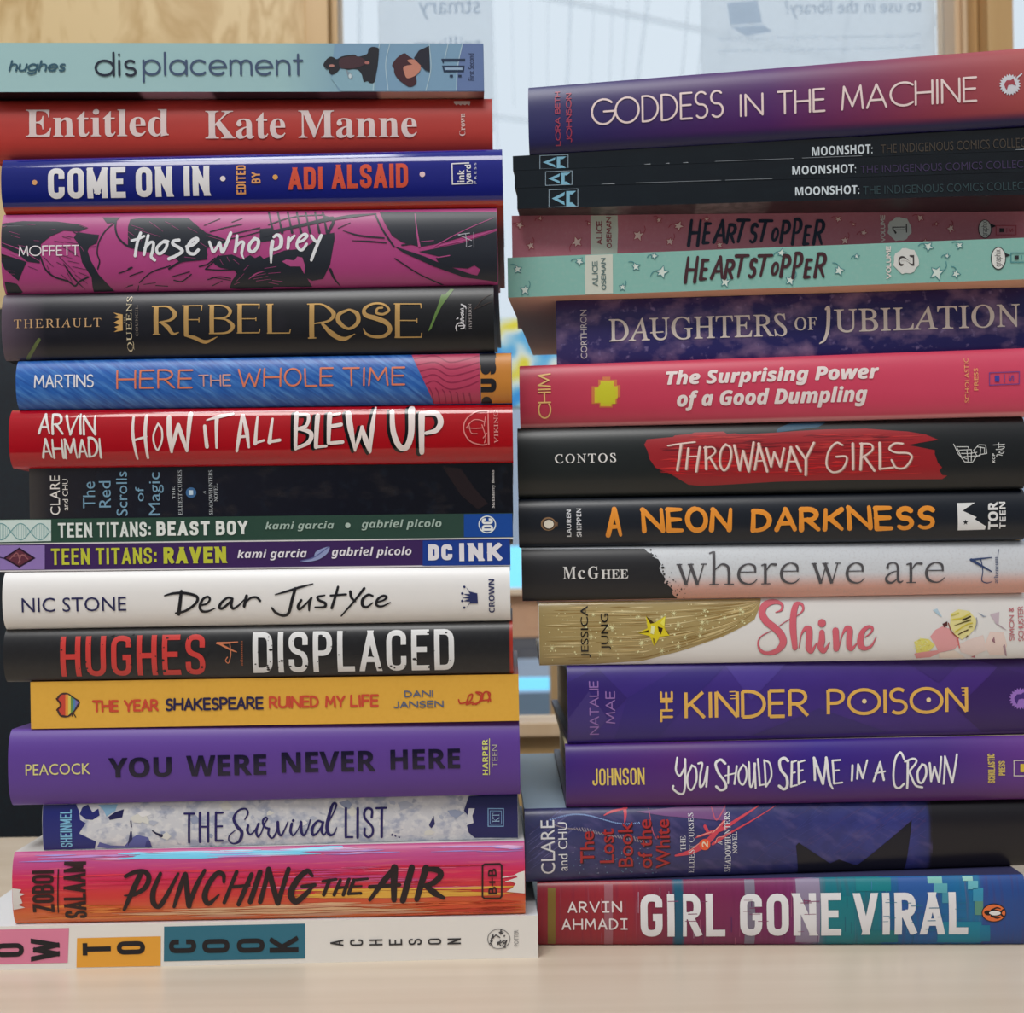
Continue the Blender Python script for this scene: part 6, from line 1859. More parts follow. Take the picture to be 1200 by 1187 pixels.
book(kind='paperback', x=0.094, y=527.0, yaw=5.2, L=223.216, W=148.0, zt=(298.094, 298.22), zb=(280.929, 280.926), b=0, label='mint green comic paperback with dark maroon brushed title, under the dusty pink one', mat={'u': [(0.0, (128, 178, 168)), (222.4, (128, 178, 168))], 'rough': 0.5, 'noise': [(10, 10, 0.1, (200, 190, 185), 0.5, 0.8)], 'v': None}, top=(190, 200, 190), under=(226, 180, 148),ops=[
C('name_panel',196,200,188,1),P(0,679,-393,913,-420,917,-200,906,20,902,459,668,466,664,157,677,-63),
C(AU,86,112,112,4),H('ALICE','hand',726,57,778,273,90,.4,seed=5,jit=0.03),
H('OSEMAN','hand',804,34,847,309,90,.4,seed=5,jit=0.03),
C(TI,62,26,34,4),H('H','hand',1504,43,1641,283,0,1.43,seed=800,jit=0.03,slant=0.26,taper=0.3),
H('E','hand',1633,73,1729,260,0,1.43,seed=818,jit=0.03,slant=0.26,taper=0.3),
H('A','hand',1724,50,1843,256,0,1.43,seed=831,jit=0.03,slant=0.26,taper=0.3),
H('R','hand',1836,84,1942,261,0,1.43,seed=846,jit=0.03,slant=0.26,taper=0.3),
H('T','hand',1937,47,2067,252,0,1.43,seed=860,jit=0.03,slant=0.26,taper=0.3),
H('S','hand',2043,81,2132,258,0,1.43,seed=875,jit=0.03,slant=0.26,taper=0.3),
H('T','hand',2127,53,2263,249,0,1.43,seed=887,jit=0.03,slant=0.26,taper=0.3),
H('O','hand',2238,121,2309,240,0,1.14,seed=903,jit=0.03,slant=0.26,taper=0.3),
H('P','hand',2306,62,2412,262,0,1.43,seed=912,jit=0.03,slant=0.26,taper=0.3),
H('P','hand',2406,44,2512,277,0,1.43,seed=926,jit=0.03,slant=0.26,taper=0.3),
H('E','hand',2505,104,2593,275,0,1.43,seed=940,jit=0.03,slant=0.26,taper=0.3),
H('R','hand',2589,57,2706,276,0,1.43,seed=952,jit=0.03,slant=0.26,taper=0.3),
C('leaf_drawing 316606',204,216,208,2),P(0,69,66,94,85,125,87,104,107,116,135,88,123,64,134,69,108,53,91,73,90),
C('leaf_drawing 316606',66,128,134,3),S(.33,111,69,66,94,85,125,87,104,107,116,135,88,123,64,134,69,108,53,91,73,90),
S(.33,201,69,66,48,58,25,61),
C('leaf_drawing 340615',204,216,208,2),P(0,188,259,171,291,177,328,149,307,120,325,127,291,109,266,140,266,156,246,162,268),
C('leaf_drawing 340615',66,128,134,3),S(.33,111,188,259,171,291,177,328,149,307,120,325,127,291,109,266,140,266,156,246,162,268),
S(.33,201,188,259,193,234,184,208),
C('leaf_drawing 306679',204,216,208,2),P(0,588,32,619,37,647,24,638,52,661,70,631,73,617,94,608,69,587,62,603,51),
C('leaf_drawing 306679',66,128,134,3),S(.33,111,588,32,619,37,647,24,638,52,661,70,631,73,617,94,608,69,587,62,603,51),
S(.33,201,588,32,566,34,548,49),
C('leaf_drawing 300766',204,216,208,2),P(0,1228,22,1253,19,1272,1,1272,25,1294,34,1272,44,1265,65,1252,47,1234,46,1244,33),
C('leaf_drawing 300766',66,128,134,3),S(.33,111,1228,22,1253,19,1272,1,1272,25,1294,34,1272,44,1265,65,1252,47,1234,46,1244,33),
S(.33,201,1228,22,1211,29,1201,45),
C('leaf_drawing 312745',204,216,208,2),P(0,1084,82,1108,101,1140,103,1119,123,1130,150,1103,138,1079,150,1084,124,1069,107,1088,106),
C('leaf_drawing 312745',66,128,134,3),S(.33,111,1084,82,1108,101,1140,103,1119,123,1130,150,1103,138,1079,150,1084,124,1069,107,1088,106),
S(.33,201,1084,82,1064,74,1041,77),
C('leaf_drawing 319775',204,216,208,2),P(0,1268,161,1309,151,1338,117,1342,159,1381,170,1345,190,1338,227,1313,198,1282,200,1297,177),
C('leaf_drawing 319775',66,128,134,3),S(.33,111,1268,161,1309,151,1338,117,1342,159,1381,170,1345,190,1338,227,1313,198,1282,200,1297,177),
S(.33,201,1268,161,1241,176,1225,205),
C('leaf_drawing 336729',204,216,208,2),P(0,1013,271,1002,294,1005,320,985,306,965,318,971,294,957,276,979,277,991,262,995,278),
C('leaf_drawing 336729',66,128,134,3),S(.33,111,1013,271,1002,294,1005,320,985,306,965,318,971,294,957,276,979,277,991,262,995,278),
S(.33,201,1013,271,1017,254,1010,235),
C('leaf_drawing 330850',204,216,208,2),P(0,1898,260,1876,287,1874,324,1851,299,1820,310,1834,279,1821,251,1851,258,1870,241,1871,264),
C('leaf_drawing 330850',66,128,134,3),S(.33,111,1898,260,1876,287,1874,324,1851,299,1820,310,1834,279,1821,251,1851,258,1870,241,1871,264),
S(.33,201,1898,260,1908,237,1904,210),
C('leaf_drawing 296915',204,216,208,2),P(0,2291,40,2319,33,2339,10,2342,39,2369,47,2344,61,2339,86,2322,66,2300,68,2311,52),
C('leaf_drawing 296915',66,128,134,3),S(.33,111,2291,40,2319,33,2339,10,2342,39,2369,47,2344,61,2339,86,2322,66,2300,68,2311,52),
S(.33,201,2291,40,2272,51,2261,71),
C('leaf_drawing 301003',204,216,208,2),P(0,2925,98,2943,92,2954,75,2958,94,2977,97,2961,108,2959,125,2947,113,2933,116,2939,104),
C('leaf_drawing 301003',66,128,134,3),S(.33,111,2925,98,2943,92,2954,75,2958,94,2977,97,2961,108,2959,125,2947,113,2933,116,2939,104),
S(.33,201,2925,98,2913,106,2907,120),
C('leaf_drawing 317983',204,216,208,2),P(0,2797,170,2817,199,2850,212,2821,227,2824,260,2798,238,2769,242,2783,215,2772,192,2793,197),
C('leaf_drawing 317983',66,128,134,3),S(.33,111,2797,170,2817,199,2850,212,2821,227,2824,260,2798,238,2769,242,2783,215,2772,192,2793,197),
S(.33,201,2797,170,2777,154,2751,150),
C('leaf_drawing 290087',204,216,208,2),P(0,3503,16,3536,22,3568,7,3558,38,3584,59,3551,62,3534,87,3525,58,3501,50,3519,38),
C('leaf_drawing 290087',66,128,134,3),S(.33,111,3503,16,3536,22,3568,7,3558,38,3584,59,3551,62,3534,87,3525,58,3501,50,3519,38),
S(.33,201,3503,16,3479,19,3458,35),
C('leaf_drawing 289124',204,216,208,2),P(0,3771,15,3794,27,3822,23,3807,44,3822,66,3796,60,3778,75,3778,51,3762,39,3778,35),
C('leaf_drawing 289124',66,128,134,3),S(.33,111,3771,15,3794,27,3822,23,3807,44,3822,66,3796,60,3778,75,3778,51,3762,39,3778,35),
S(.33,201,3771,15,3752,11,3733,18),
C('leaf_drawing 301109',204,216,208,2),P(0,3666,119,3685,116,3700,103,3700,122,3717,129,3700,136,3695,152,3685,138,3671,138,3679,128),
C('leaf_drawing 301109',66,128,134,3),S(.33,111,3666,119,3685,116,3700,103,3700,122,3717,129,3700,136,3695,152,3685,138,3671,138,3679,128),
S(.33,201,3666,119,3654,125,3645,137),
C('leaf_drawing 321098',204,216,208,2),P(0,3667,245,3633,280,3625,330,3597,292,3553,303,3576,262,3562,221,3602,235,3631,214,3630,246),
C('leaf_drawing 321098',66,128,134,3),S(.33,111,3667,245,3633,280,3625,330,3597,292,3553,303,3576,262,3562,221,3602,235,3631,214,3630,246),
S(.33,201,3667,245,3684,214,3682,176),
C('leaf_drawing 322120',204,216,208,2),P(0,3762,241,3774,269,3800,285,3773,292,3770,320,3753,297,3728,296,3743,276,3738,255,3755,263),
C('leaf_drawing 322120',66,128,134,3),S(.33,111,3762,241,3774,269,3800,285,3773,292,3770,320,3753,297,3728,296,3743,276,3738,255,3755,263),
S(.33,201,3762,241,3749,225,3727,217),
C('leaf_drawing 328926',204,216,208,2),P(0,2440,265,2418,292,2416,328,2393,303,2363,315,2376,284,2364,256,2393,263,2412,246,2413,269),
C('leaf_drawing 328926',66,128,134,3),S(.33,111,2440,265,2418,292,2416,328,2393,303,2363,315,2376,284,2364,256,2393,263,2412,246,2413,269),
S(.33,201,2440,265,2449,242,2446,215),
C(SU,214,204,200,4),H('VOLUME','hand',3191,26,3233,302,90,.44,seed=8,jit=0.02),
C(SU,204,204,200,3),P(0,3461,162,3461,197,3435,219,3419,250,3388,263,3355,258,3321,265,3296,240,3274,216,3250,189,3258,154,3257,120,3269,89,3301,75,3325,50,3358,50,3389,63,3424,68,3439,100,3455,129),
C(SU,60,54,54,4),T('2','serifB',3293,110,3422,200,90),
C(SU,204,204,200,5),T('2','serifB',3305,130,3410,182,90),
C(PM,34,32,36,3),E(4106,164,3.07,4.76,20),
P(0,4136,110,4205,142,4152,161),
C(PM,214,214,210,4),E(4106,164,2.71,4.38,20),
C(PM,40,36,40,5),T('graphix','sans',4075,93,4139,232,90),
C(PM,66,128,134,4),S(.37,111,4208,124,4369,130,4368,206,4207,200),
C(PM,40,40,44,4),P(0,4236,146,4270,147,4269,181,4235,180),
C(PM,66,128,134,4),S(.26,201,4294,148,4293,182),
T('S','sansB',4318,151,4345,182,90),
])
book(kind='hardcover', x=21.042, y=535.0, yaw=3.6, L=213.007, W=145.0, zt=(280.829, 280.826), zb=(252.325, 254.438), b=1.0, label='navy hardcover clouded with lavender, with wide cream capitals, below the mint paperback', mat={'u': [(0.0, (58, 50, 104)), (54.9, (44, 42, 104)), (212.6, (36, 34, 92))], 'rough': 0.4, 'noise': [(1.1, 1.6, 0.8, (150, 124, 160), 0.47, 0.72), (5, 5, 0.5, (150, 136, 184), 0.6, 0.72)]}, top=(50, 40, 80), under=(40, 34, 70),ops=[
C(AU,206,200,206,4),T('CORTHRON','reg',211,86,267,497,90),
C(TI,222,214,208,4),T('DAUGHTERS','serifU',461,171,1991,363,0,fat=0.1),
T('OF','serifU',2060,207,2246,319,0,fat=0.07),
T('UBILATION','serifU',2396,147,3958,350,0,fat=0.1),
S([.92,1.61,1.54,1.24,.51],201,2327,143,2349,141,2342,311,2312,406,2272,438),
S(.55,201,822,298,928,294),
])
book(kind='hardcover', x=4.67, y=532.0, yaw=3.5, L=216.045, W=145.0, zt=(252.063, 254.205), zb=(224.976, 225.501), b=4.0, label='coral-pink hardcover with chubby white italic title over two lines and a pixelated yellow square', mat={'u': [(0.0, (186, 58, 80)), (70.1, (196, 62, 88)), (214.7, (208, 72, 100))], 'v': [(0.93, 0.97, (216, 140, 146))], 'rough': 0.4}, top=(200, 80, 110), under=(206, 140, 146),ops=[
C(AU,238,184,116,4),H('CHIM','clean',157,83,273,486,90,.66),
C(CA,204,118,70,1),P(0,623,213,680,215,681,156,719,157,719,131,786,133,785,159,842,161,841,210,870,211,868,317,840,316,839,374,801,373,801,405,687,402,687,370,621,368),
C(CA,206,192,50,2),P(0,648,227,699,229,700,166,814,170,813,219,847,220,845,326,826,326,826,374,791,373,791,392,696,389,697,360,646,359),
C(CA,200,196,44,3),P(1,670,243,719,186,794,199,827,268,811,354,735,371,675,331),
C(TI,232,216,214,4),T('The Surprising Power','sansBI',1266,100,3060,255,0,fat=0.2),
T('of a Good Dumpling','sansBI',1355,281,2958,449,0,fat=0.2),
C(PM,236,166,110,4),T('SCHOLASTIC','reg',3774,73,3811,445,90),
T('PRESS','reg',3849,163,3886,347,90),
C(PM,110,72,140,4),S(.37,111,3980,206,4226,204,4223,305,3978,308),
C(PM,66,70,160,4),P(0,4023,229,4061,230,4060,282,4022,281),
C(PM,110,72,140,4),S(.29,201,4104,224,4103,288),
T('S','sansB',4139,230,4181,279,90),
])
book(kind='hardcover', x=3.29, y=532.0, yaw=2.6, L=216.025, W=150.0, zt=(224.873, 225.398), zb=(194.383, 194.739), b=4.8, label='black hardcover with a broad red brushstroke behind its chalky hand-scratched title', mat={'u': [(0.2, (34, 38, 38)), (214.6, (32, 34, 36))], 'rough': 0.36, 'noise': [(14, 14, 0.3, (60, 62, 62), 0.66, 0.8)]}, top=(40, 40, 42), under=(30, 32, 34),ops=[
C(AU,222,220,218,4),T('CONTOS','serifU',322,241,850,321,0,sp=1.2,bold=0.01),
C(CA,154,36,42,1),P(0,1093,175,1120,128,1339,112,1360,98,1495,89,1527,76,1775,74,1804,96,1877,92,1917,103,2196,95,2418,83,2647,75,2988,77,3337,111,3485,141,3585,188,3456,207,3330,228,3430,249,3555,277,3552,309,3579,385,3614,424,3592,449,3619,489,3659,494,3621,522,2979,514,2220,515,1778,532,1571,538,1467,525,1312,430,1188,376,1137,302,1120,229),
C(CA,124,28,36,2),S([.11,.53,.11],201,2252,251,2381,244,2509,251),
C(CA,110,26,34,2),S([.11,.43,.11],201,1873,227,1961,232,2050,225),
S([.11,.58,.11],201,2776,176,2838,180,2901,173),
C(CA,200,52,52,2),S([.11,.64,.11],201,2259,413,2358,416,2457,411),
C(CA,186,44,46,2),S([.11,.74,.11],201,2709,174,2806,171,2902,172),
C(CA,176,52,52,2),S([.11,.79,.11],201,2871,306,3018,309,3164,306),
C(CA,190,36,40,2),S([.11,.56,.11],201,1759,335,1894,338,2029,335),
C(CA,200,52,52,2),S([.11,.93,.11],201,1223,379,1353,379,1482,378),
C(CA,176,34,40,2),S([.11,.37,.11],201,1517,412,1608,412,1698,410),
C(CA,176,52,52,2),S([.11,.64,.11],201,2615,221,2714,218,2812,219),
C(CA,186,44,46,2),S([.11,.54,.11],201,2530,118,2678,126,2827,119),
C(CA,110,26,34,2),S([.11,.68,.11],201,1590,216,1663,216,1736,214),
C(CA,186,44,46,2),S([.11,.45,.11],201,2873,239,3049,241,3224,241),
C(CA,176,52,52,2),S([.11,.32,.11],201,1630,261,1801,254,1971,262),
C(CA,200,52,52,2),S([.11,.58,.11],201,1822,302,1917,303,2011,300),
C(CA,176,52,52,2),S([.11,.74,.11],201,2683,272,2796,265,2908,272),
C(CA,176,34,40,2),S([.11,.54,.11],201,3123,364,3243,358,3363,364),
S([.11,.57,.11],201,2524,448,2598,442,2671,446),
C(CA,190,36,40,2),S([.11,.64,.11],201,2105,336,2286,335,2466,338),
C(CA,110,26,34,2),S([.11,.63,.11],201,1563,221,1742,227,1921,223),
C(CA,176,52,52,2),S([.11,.63,.11],201,2541,223,2638,228,2736,221),
S([.11,.88,.11],201,2490,304,2647,300,2804,305),
C(CA,200,52,52,2),S([.11,.95,.11],201,1585,334,1716,331,1847,333),
S([.11,.76,.11],201,2673,366,2728,357,2784,362),
C(CA,124,28,36,2),S([.11,.73,.11],201,1225,213,1387,215,1549,214),
C(CA,200,52,52,2),S([.11,.88,.11],201,1569,383,1696,388,1823,383),
S([.11,.4,.11],201,3222,329,3327,323,3433,328),
C(CA,176,52,52,2),S([.11,.83,.11],201,1435,140,1512,140,1588,138),
C(CA,124,28,36,2),S([.11,.51,.11],201,2847,142,2902,144,2958,138),
C(CA,110,26,34,2),S([.11,.89,.11],201,1935,171,2023,164,2111,169),
S([.11,.88,.11],201,1922,272,2026,265,2129,271),
C(CA,190,36,40,2),S([.11,.91,.11],201,2104,335,2190,327,2276,333),
C(CA,176,34,40,2),S([.11,.69,.11],201,1852,432,2010,430,2168,433),
C(CA,176,52,52,2),S([.11,.68,.11],201,3193,147,3331,150,3470,148),
C(CA,190,36,40,2),S([.11,.45,.11],201,1840,424,1956,427,2072,423),
C(CA,186,44,46,2),S([.11,.55,.11],201,1561,243,1616,247,1672,240),
C(CA,190,36,40,2),S([.11,.34,.11],201,1448,298,1552,296,1656,296),
C(CA,176,34,40,2),S([.11,.6,.11],201,2069,439,2193,437,2318,438),
C(CA,124,28,36,2),S([.11,.4,.11],201,1701,119,1840,117,1979,120),
S([.11,.58,.11],201,1405,202,1566,197,1727,203),
S([.11,.92,.11],201,1539,233,1686,232,1832,234),
C(CA,186,44,46,2),S([.11,.74,.11],201,1818,280,1898,285,1979,278),
C(CA,124,28,36,2),S([.11,.56,.11],201,2420,274,2599,275,2778,276),
C(CA,200,52,52,2),S([.11,.85,.11],201,1469,376,1610,370,1751,376),
C(CA,176,52,52,2),S([.11,.5,.11],201,2773,257,2909,258,3046,257),
C(CA,190,36,40,2),S([.11,.42,.11],201,2649,367,2801,363,2952,367),
C(CA,200,52,52,2),S([.11,.42,.11],201,1352,433,1509,437,1667,434),
C(CA,176,52,52,2),S([.11,.48,.11],201,1848,191,1918,193,1989,188),
C(CA,186,44,46,2),S([.11,.86,.11],201,2917,287,3050,289,3183,287),
C(CA,110,26,34,2),S([.11,.88,.11],201,1574,239,1730,242,1887,240),
C(CA,200,52,52,2),S([.11,.53,.11],201,2545,367,2630,371,2716,365),
C(CA,110,26,34,2),S([.11,.44,.11],201,1415,210,1504,211,1594,208),
C(CA,200,52,52,2),S([.11,.4,.11],201,2034,330,2143,333,2252,329),
C(CA,176,52,52,2),S([.11,.85,.11],201,1296,216,1433,211,1569,216),
C(CA,110,26,34,2),S([.11,.52,.11],201,2663,209,2772,212,2881,208),
C(CA,200,52,52,2),S([.11,.87,.11],201,1441,380,1579,386,1717,380),
C(CA,124,28,36,2),S([.11,.81,.11],201,2447,132,2533,125,2618,130),
S([.11,.78,.11],201,2784,243,2953,243,3122,245),
C(CA,176,52,52,2),S([.11,.91,.11],201,1789,141,1964,140,2138,143),
C(CA,190,36,40,2),S([.11,.85,.11],201,2243,356,2323,358,2403,354),
C(CA,124,28,36,2),S([.11,.66,.11],201,2208,181,2383,187,2557,183),
C(CA,190,36,40,2),S([.11,.46,.11],201,2319,461,2454,462,2589,461),
C(CA,176,52,52,2),S([.11,.38,.11],201,1557,232,1624,232,1690,229),
C(CA,186,44,46,2),S([.11,.59,.11],201,2571,202,2655,202,2740,200),
C(CA,110,26,34,2),S([.11,.45,.11],201,2628,165,2771,167,2915,166),
C(CA,176,34,40,2),S([.11,.69,.11],201,2322,387,2398,388,2473,384),
C(CA,176,52,52,2),S([.11,.3,.11],201,2908,266,2988,268,3068,264),
S([.11,.76,.11],201,1638,128,1729,123,1819,126),
C(CA,110,26,34,2),S([.11,.48,.11],201,3157,181,3267,181,3377,180),
C(CA,186,44,46,2),S([.11,.79,.11],201,1308,273,1488,274,1667,275),
C(CA,190,36,40,2),S([.11,.58,.11],201,3188,325,3256,323,3323,322),
C(CA,186,44,46,2),S([.11,.48,.11],201,2797,235,2897,228,2996,233),
C(CA,124,28,36,2),S([.11,.55,.11],201,2539,144,2688,138,2836,145),
S([.11,.9,.11],201,1818,176,1954,181,2089,176),
C(CA,200,52,52,2),S([.11,.54,.11],201,1422,364,1516,365,1610,362),
C(CA,186,44,46,2),S([.11,.54,.11],201,2880,235,2981,235,3081,234),
C(CA,176,52,52,2),S([.11,.83,.11],201,1705,122,1832,124,1959,122),
C(CA,176,34,40,2),S([.11,.4,.11],201,3039,459,3155,458,3271,458),
C(CA,200,52,52,2),S([.11,.38,.11],201,2432,340,2504,335,2576,338),
C(CA,186,44,46,2),S([.11,.42,.11],201,3173,155,3232,153,3291,152),
C(CA,176,34,40,2),S([.11,.57,.11],201,1220,406,1384,410,1547,407),
C(CA,124,28,36,2),S([.11,.41,.11],201,3015,144,3070,149,3125,140),
C(CA,176,52,52,2),S([.11,.67,.11],201,1988,111,2144,114,2301,112),
C(CA,124,28,36,2),S([.11,.89,.11],201,1389,221,1503,228,1616,221),
C(CA,200,52,52,2),S([.11,.33,.11],201,3177,466,3309,470,3441,465),
S([.11,.54,.11],201,1886,347,2012,345,2138,346),
C(CA,124,28,36,2),S([.11,.31,.11],201,2524,224,2621,229,2719,223),
C(CA,200,52,52,2),S([.11,.67,.11],201,1665,374,1808,369,1950,374),
C(CA,110,26,34,2),S([.11,.55,.11],201,2389,265,2510,265,2631,264),
C(CA,176,34,40,2),S([.11,.44,.11],201,1675,455,1755,458,1835,453),
C(CA,176,52,52,2),S([.11,.44,.11],201,2530,184,2669,187,2807,184),
C(CA,190,36,40,2),S([.11,.68,.11],201,1674,314,1743,313,1812,311),
C(CA,200,52,52,2),S([.11,.62,.11],201,2931,364,3085,359,3240,365),
C(CA,190,36,40,2),S([.11,.77,.11],201,2656,389,2725,394,2793,386),
C(CA,176,34,40,2),S([.11,.42,.11],201,2145,359,2268,365,2391,358),
C(CA,186,44,46,2),S([.11,.45,.11],201,2782,168,2934,162,3086,169),
C(CA,190,36,40,2),S([.11,.37,.11],201,1299,357,1476,357,1652,358),
C(CA,200,52,52,2),S([.11,.66,.11],201,2076,430,2209,436,2342,430),
C(CA,110,26,34,2),S([.11,.8,.11],201,2973,181,3121,179,3269,182),
C(CA,176,52,52,2),S([.11,.92,.11],201,2884,164,2985,167,3086,163),
C(CA,190,36,40,2),S([.11,.82,.11],201,1303,321,1371,321,1438,319),
S([.11,.75,.11],201,1283,431,1369,428,1454,429),
C(CA,176,34,40,2),S([.11,.37,.11],201,2904,329,2973,320,3041,326),
C(CA,190,36,40,2),S([.11,.54,.11],201,1591,306,1682,308,1774,305),
C(CA,176,52,52,2),S([.11,.47,.11],201,2406,205,2586,210,2766,207),
C(CA,110,26,34,2),S([.11,.87,.11],201,1245,227,1319,225,1393,224),
C(CA,190,36,40,2),S([.11,.85,.11],201,1366,328,1503,330,1640,328),
C(CA,186,44,46,2),S([.11,.63,.11],201,2614,278,2697,284,2780,276),
C(CA,124,28,36,2),S([.11,.32,.11],201,1884,188,2052,190,2220,189),
C(CA,176,34,40,2),S([.11,.91,.11],201,2866,380,2962,379,3057,378),
C(CA,200,52,52,2),S([.11,.59,.11],201,1227,312,1325,304,1422,310),
C(CA,186,44,46,2),S([.11,.47,.11],201,1310,156,1451,153,1591,156),
C(CA,200,52,52,2),S([.11,.75,.11],201,1937,317,2066,311,2194,316),
C(CA,110,26,34,2),S([.11,.67,.11],201,3038,156,3117,154,3196,153),
S([.11,.91,.11],201,1952,212,2107,218,2262,213),
C(CA,176,34,40,2),S([.11,.71,.11],201,1830,384,1978,384,2127,384),
S([.11,.73,.11],201,2973,377,3069,379,3165,375),
C(CA,190,36,40,2),S([.11,.39,.11],201,2233,434,2390,441,2546,434),
C(CA,176,34,40,2),S([.11,.67,.11],201,1229,417,1341,415,1454,415),
C(CA,200,52,52,2),S([.11,.46,.11],201,3087,332,3159,334,3231,330),
C(CA,190,36,40,2),S([.11,.68,.11],201,2329,450,2426,455,2523,448),
C(CA,176,52,52,2),S([.11,.93,.11],201,2398,225,2497,223,2596,223),
C(CA,176,34,40,2),S([.11,.41,.11],201,2670,447,2830,445,2990,448),
C(CA,190,36,40,2),S([.11,.31,.11],201,2319,386,2452,382,2586,386),
C(CA,124,28,36,2),S([.11,.72,.11],201,2026,183,2157,189,2288,183),
C(CA,186,44,46,2),S([.11,.34,.11],201,1710,127,1781,119,1852,125),
S([.11,.3,.11],201,2673,119,2761,120,2849,117),
C(CA,176,52,52,2),S([.11,.72,.11],201,3077,198,3172,201,3267,197),
C(CA,190,36,40,2),S([.11,.82,.11],201,2446,402,2522,406,2598,400),
C(CA,176,52,52,2),S([.11,.46,.11],201,2481,236,2598,237,2714,236),
S([.11,.5,.11],201,2981,130,3075,131,3169,128),
C(CA,190,36,40,2),S([.11,.4,.11],201,2454,375,2550,368,2646,374),
C(CA,200,52,52,2),S([.11,.52,.11],201,2284,415,2384,412,2483,414),
S([.11,.51,.11],201,2404,314,2541,316,2678,315),
S([.11,.72,.11],201,2464,407,2578,400,2693,406),
C(CA,176,34,40,2),S([.11,.64,.11],201,2774,468,2885,464,2996,467),
C(CA,186,44,46,2),S([.11,.8,.11],201,1488,107,1603,109,1719,107),
C(CA,200,52,52,2),S([.11,.91,.11],201,1520,333,1626,339,1731,331),
C(CA,186,44,46,2),S([.11,.41,.11],201,1492,126,1610,127,1729,126),
C(CA,200,52,52,2),S([.11,.81,.11],201,2703,441,2867,447,3030,442),
S([.11,.62,.11],201,1273,384,1359,390,1445,382),
C(CA,190,36,40,2),S([.11,.81,.11],201,3053,443,3156,438,3258,442),
C(CA,176,34,40,2),S([.11,.56,.11],201,1433,369,1496,370,1559,366),
C(CA,200,52,52,2),S([.11,.92,.11],201,1337,308,1444,313,1551,306),
C(CA,186,44,46,2),S([.11,.45,.11],201,2955,131,3012,133,3069,128),
C(CA,190,36,40,2),S([.11,.95,.11],201,1626,380,1763,377,1899,380),
S([.11,.8,.11],201,3190,406,3304,411,3418,405),
C(CA,124,28,36,2),S([.11,.88,.11],201,2876,222,2972,221,3067,220),
C(CA,190,36,40,2),S([.11,.33,.11],201,1862,329,2038,326,2214,331),
C(CA,40,80,104,0),P(0,2228,72,2256,48,2362,7,2655,11,2586,53,2380,75,2227,92),
C(TI,170,120,110,4),S(.78,201,1299,191,1413,174,1532,163),
C(TI,226,200,190,5),S(.62,201,1293,188,1407,172,1526,161),
C(TI,170,120,110,4),S(1.24,201,1413,185,1376,402),
C(TI,226,200,190,5),S(.99,201,1407,183,1370,400),
C(TI,170,120,110,4),S(1.19,201,1474,218,1454,394),
C(TI,226,200,190,5),S(.95,201,1468,215,1447,392),
C(TI,170,120,110,4),S(1.24,201,1572,209,1538,416),
C(TI,226,200,190,5),S(.99,201,1566,207,1532,414),
C(TI,170,120,110,4),S(.73,201,1467,288,1557,287),
C(TI,226,200,190,5),S(.58,201,1461,286,1551,285),
C(TI,170,120,110,4),S(1.24,201,1622,210,1623,397),
C(TI,226,200,190,5),S(.99,201,1615,208,1617,395),
C(TI,170,120,110,4),S(.78,201,1608,215,1680,212,1702,254,1632,315),
C(TI,226,200,190,5),S(.62,201,1602,213,1674,209,1696,252,1626,312),
C(TI,170,120,110,4),S(1.04,201,1653,294,1713,399),
C(TI,226,200,190,5),S(.83,201,1647,292,1707,397),
C(TI,170,120,110,4),S(1.04,201,1794,188,1752,245,1740,348,1770,411,1811,381,1838,288,1830,215,1789,191),
C(TI,226,200,190,5),S(.83,201,1788,186,1746,242,1734,346,1764,409,1805,378,1832,286,1823,213,1783,189),
C(TI,170,120,110,4),S(1.24,201,1866,200,1909,414),
C(TI,226,200,190,5),S(.99,201,1860,198,1903,411),
C(TI,170,120,110,4),S(1.04,201,1909,414,1939,249),
C(TI,226,200,190,5),S(.83,201,1903,411,1933,247),
C(TI,170,120,110,4),S(1.24,201,1939,249,1986,426),
C(TI,226,200,190,5),S(.99,201,1933,247,1980,423),
C(TI,170,120,110,4),S(1.14,201,1986,426,2031,178),
C(TI,226,200,190,5),S(.91,201,1980,423,2025,175),
C(TI,170,120,110,4),S(1.14,201,2077,189,2037,411),
C(TI,226,200,190,5),S(.91,201,2071,187,2031,409),
C(TI,170,120,110,4),S(1.24,201,2072,189,2142,429),
C(TI,226,200,190,5),S(.99,201,2066,187,2136,427),
C(TI,170,120,110,4),S(.73,201,2048,339,2115,335),
C(TI,226,200,190,5),S(.58,201,2042,337,2109,333),
C(TI,170,120,110,4),S(1.14,201,2137,232,2176,388),
C(TI,226,200,190,5),S(.91,201,2131,230,2170,386),
C(TI,170,120,110,4),S(.93,201,2176,388,2203,265),
C(TI,226,200,190,5),S(.75,201,2170,386,2197,263),
C(TI,170,120,110,4),S(1.14,201,2203,265,2253,390),
C(TI,226,200,190,5),S(.91,201,2197,263,2247,388),
C(TI,170,120,110,4),S(1.04,201,2253,390,2288,236),
C(TI,226,200,190,5),S(.83,201,2247,388,2282,233),
C(TI,170,120,110,4),S(1.28,201,2348,227,2304,424),
C(TI,226,200,190,5),S(1.02,201,2342,225,2298,422),
C(TI,170,120,110,4),S(1.28,201,2344,227,2424,433),
C(TI,226,200,190,5),S(1.02,201,2338,225,2418,430),
C(TI,170,120,110,4),S(.77,201,2317,348,2393,350),
C(TI,226,200,190,5),S(.61,201,2311,346,2387,347),
C(TI,170,120,110,4),S(1.15,201,2395,222,2469,332),
C(TI,226,200,190,5),S(.92,201,2389,219,2463,330),
C(TI,170,120,110,4),S(1.15,201,2542,193,2469,332),
C(TI,226,200,190,5),S(.92,201,2535,190,2463,330),
C(TI,170,120,110,4),S(1.28,201,2472,332,2469,466),
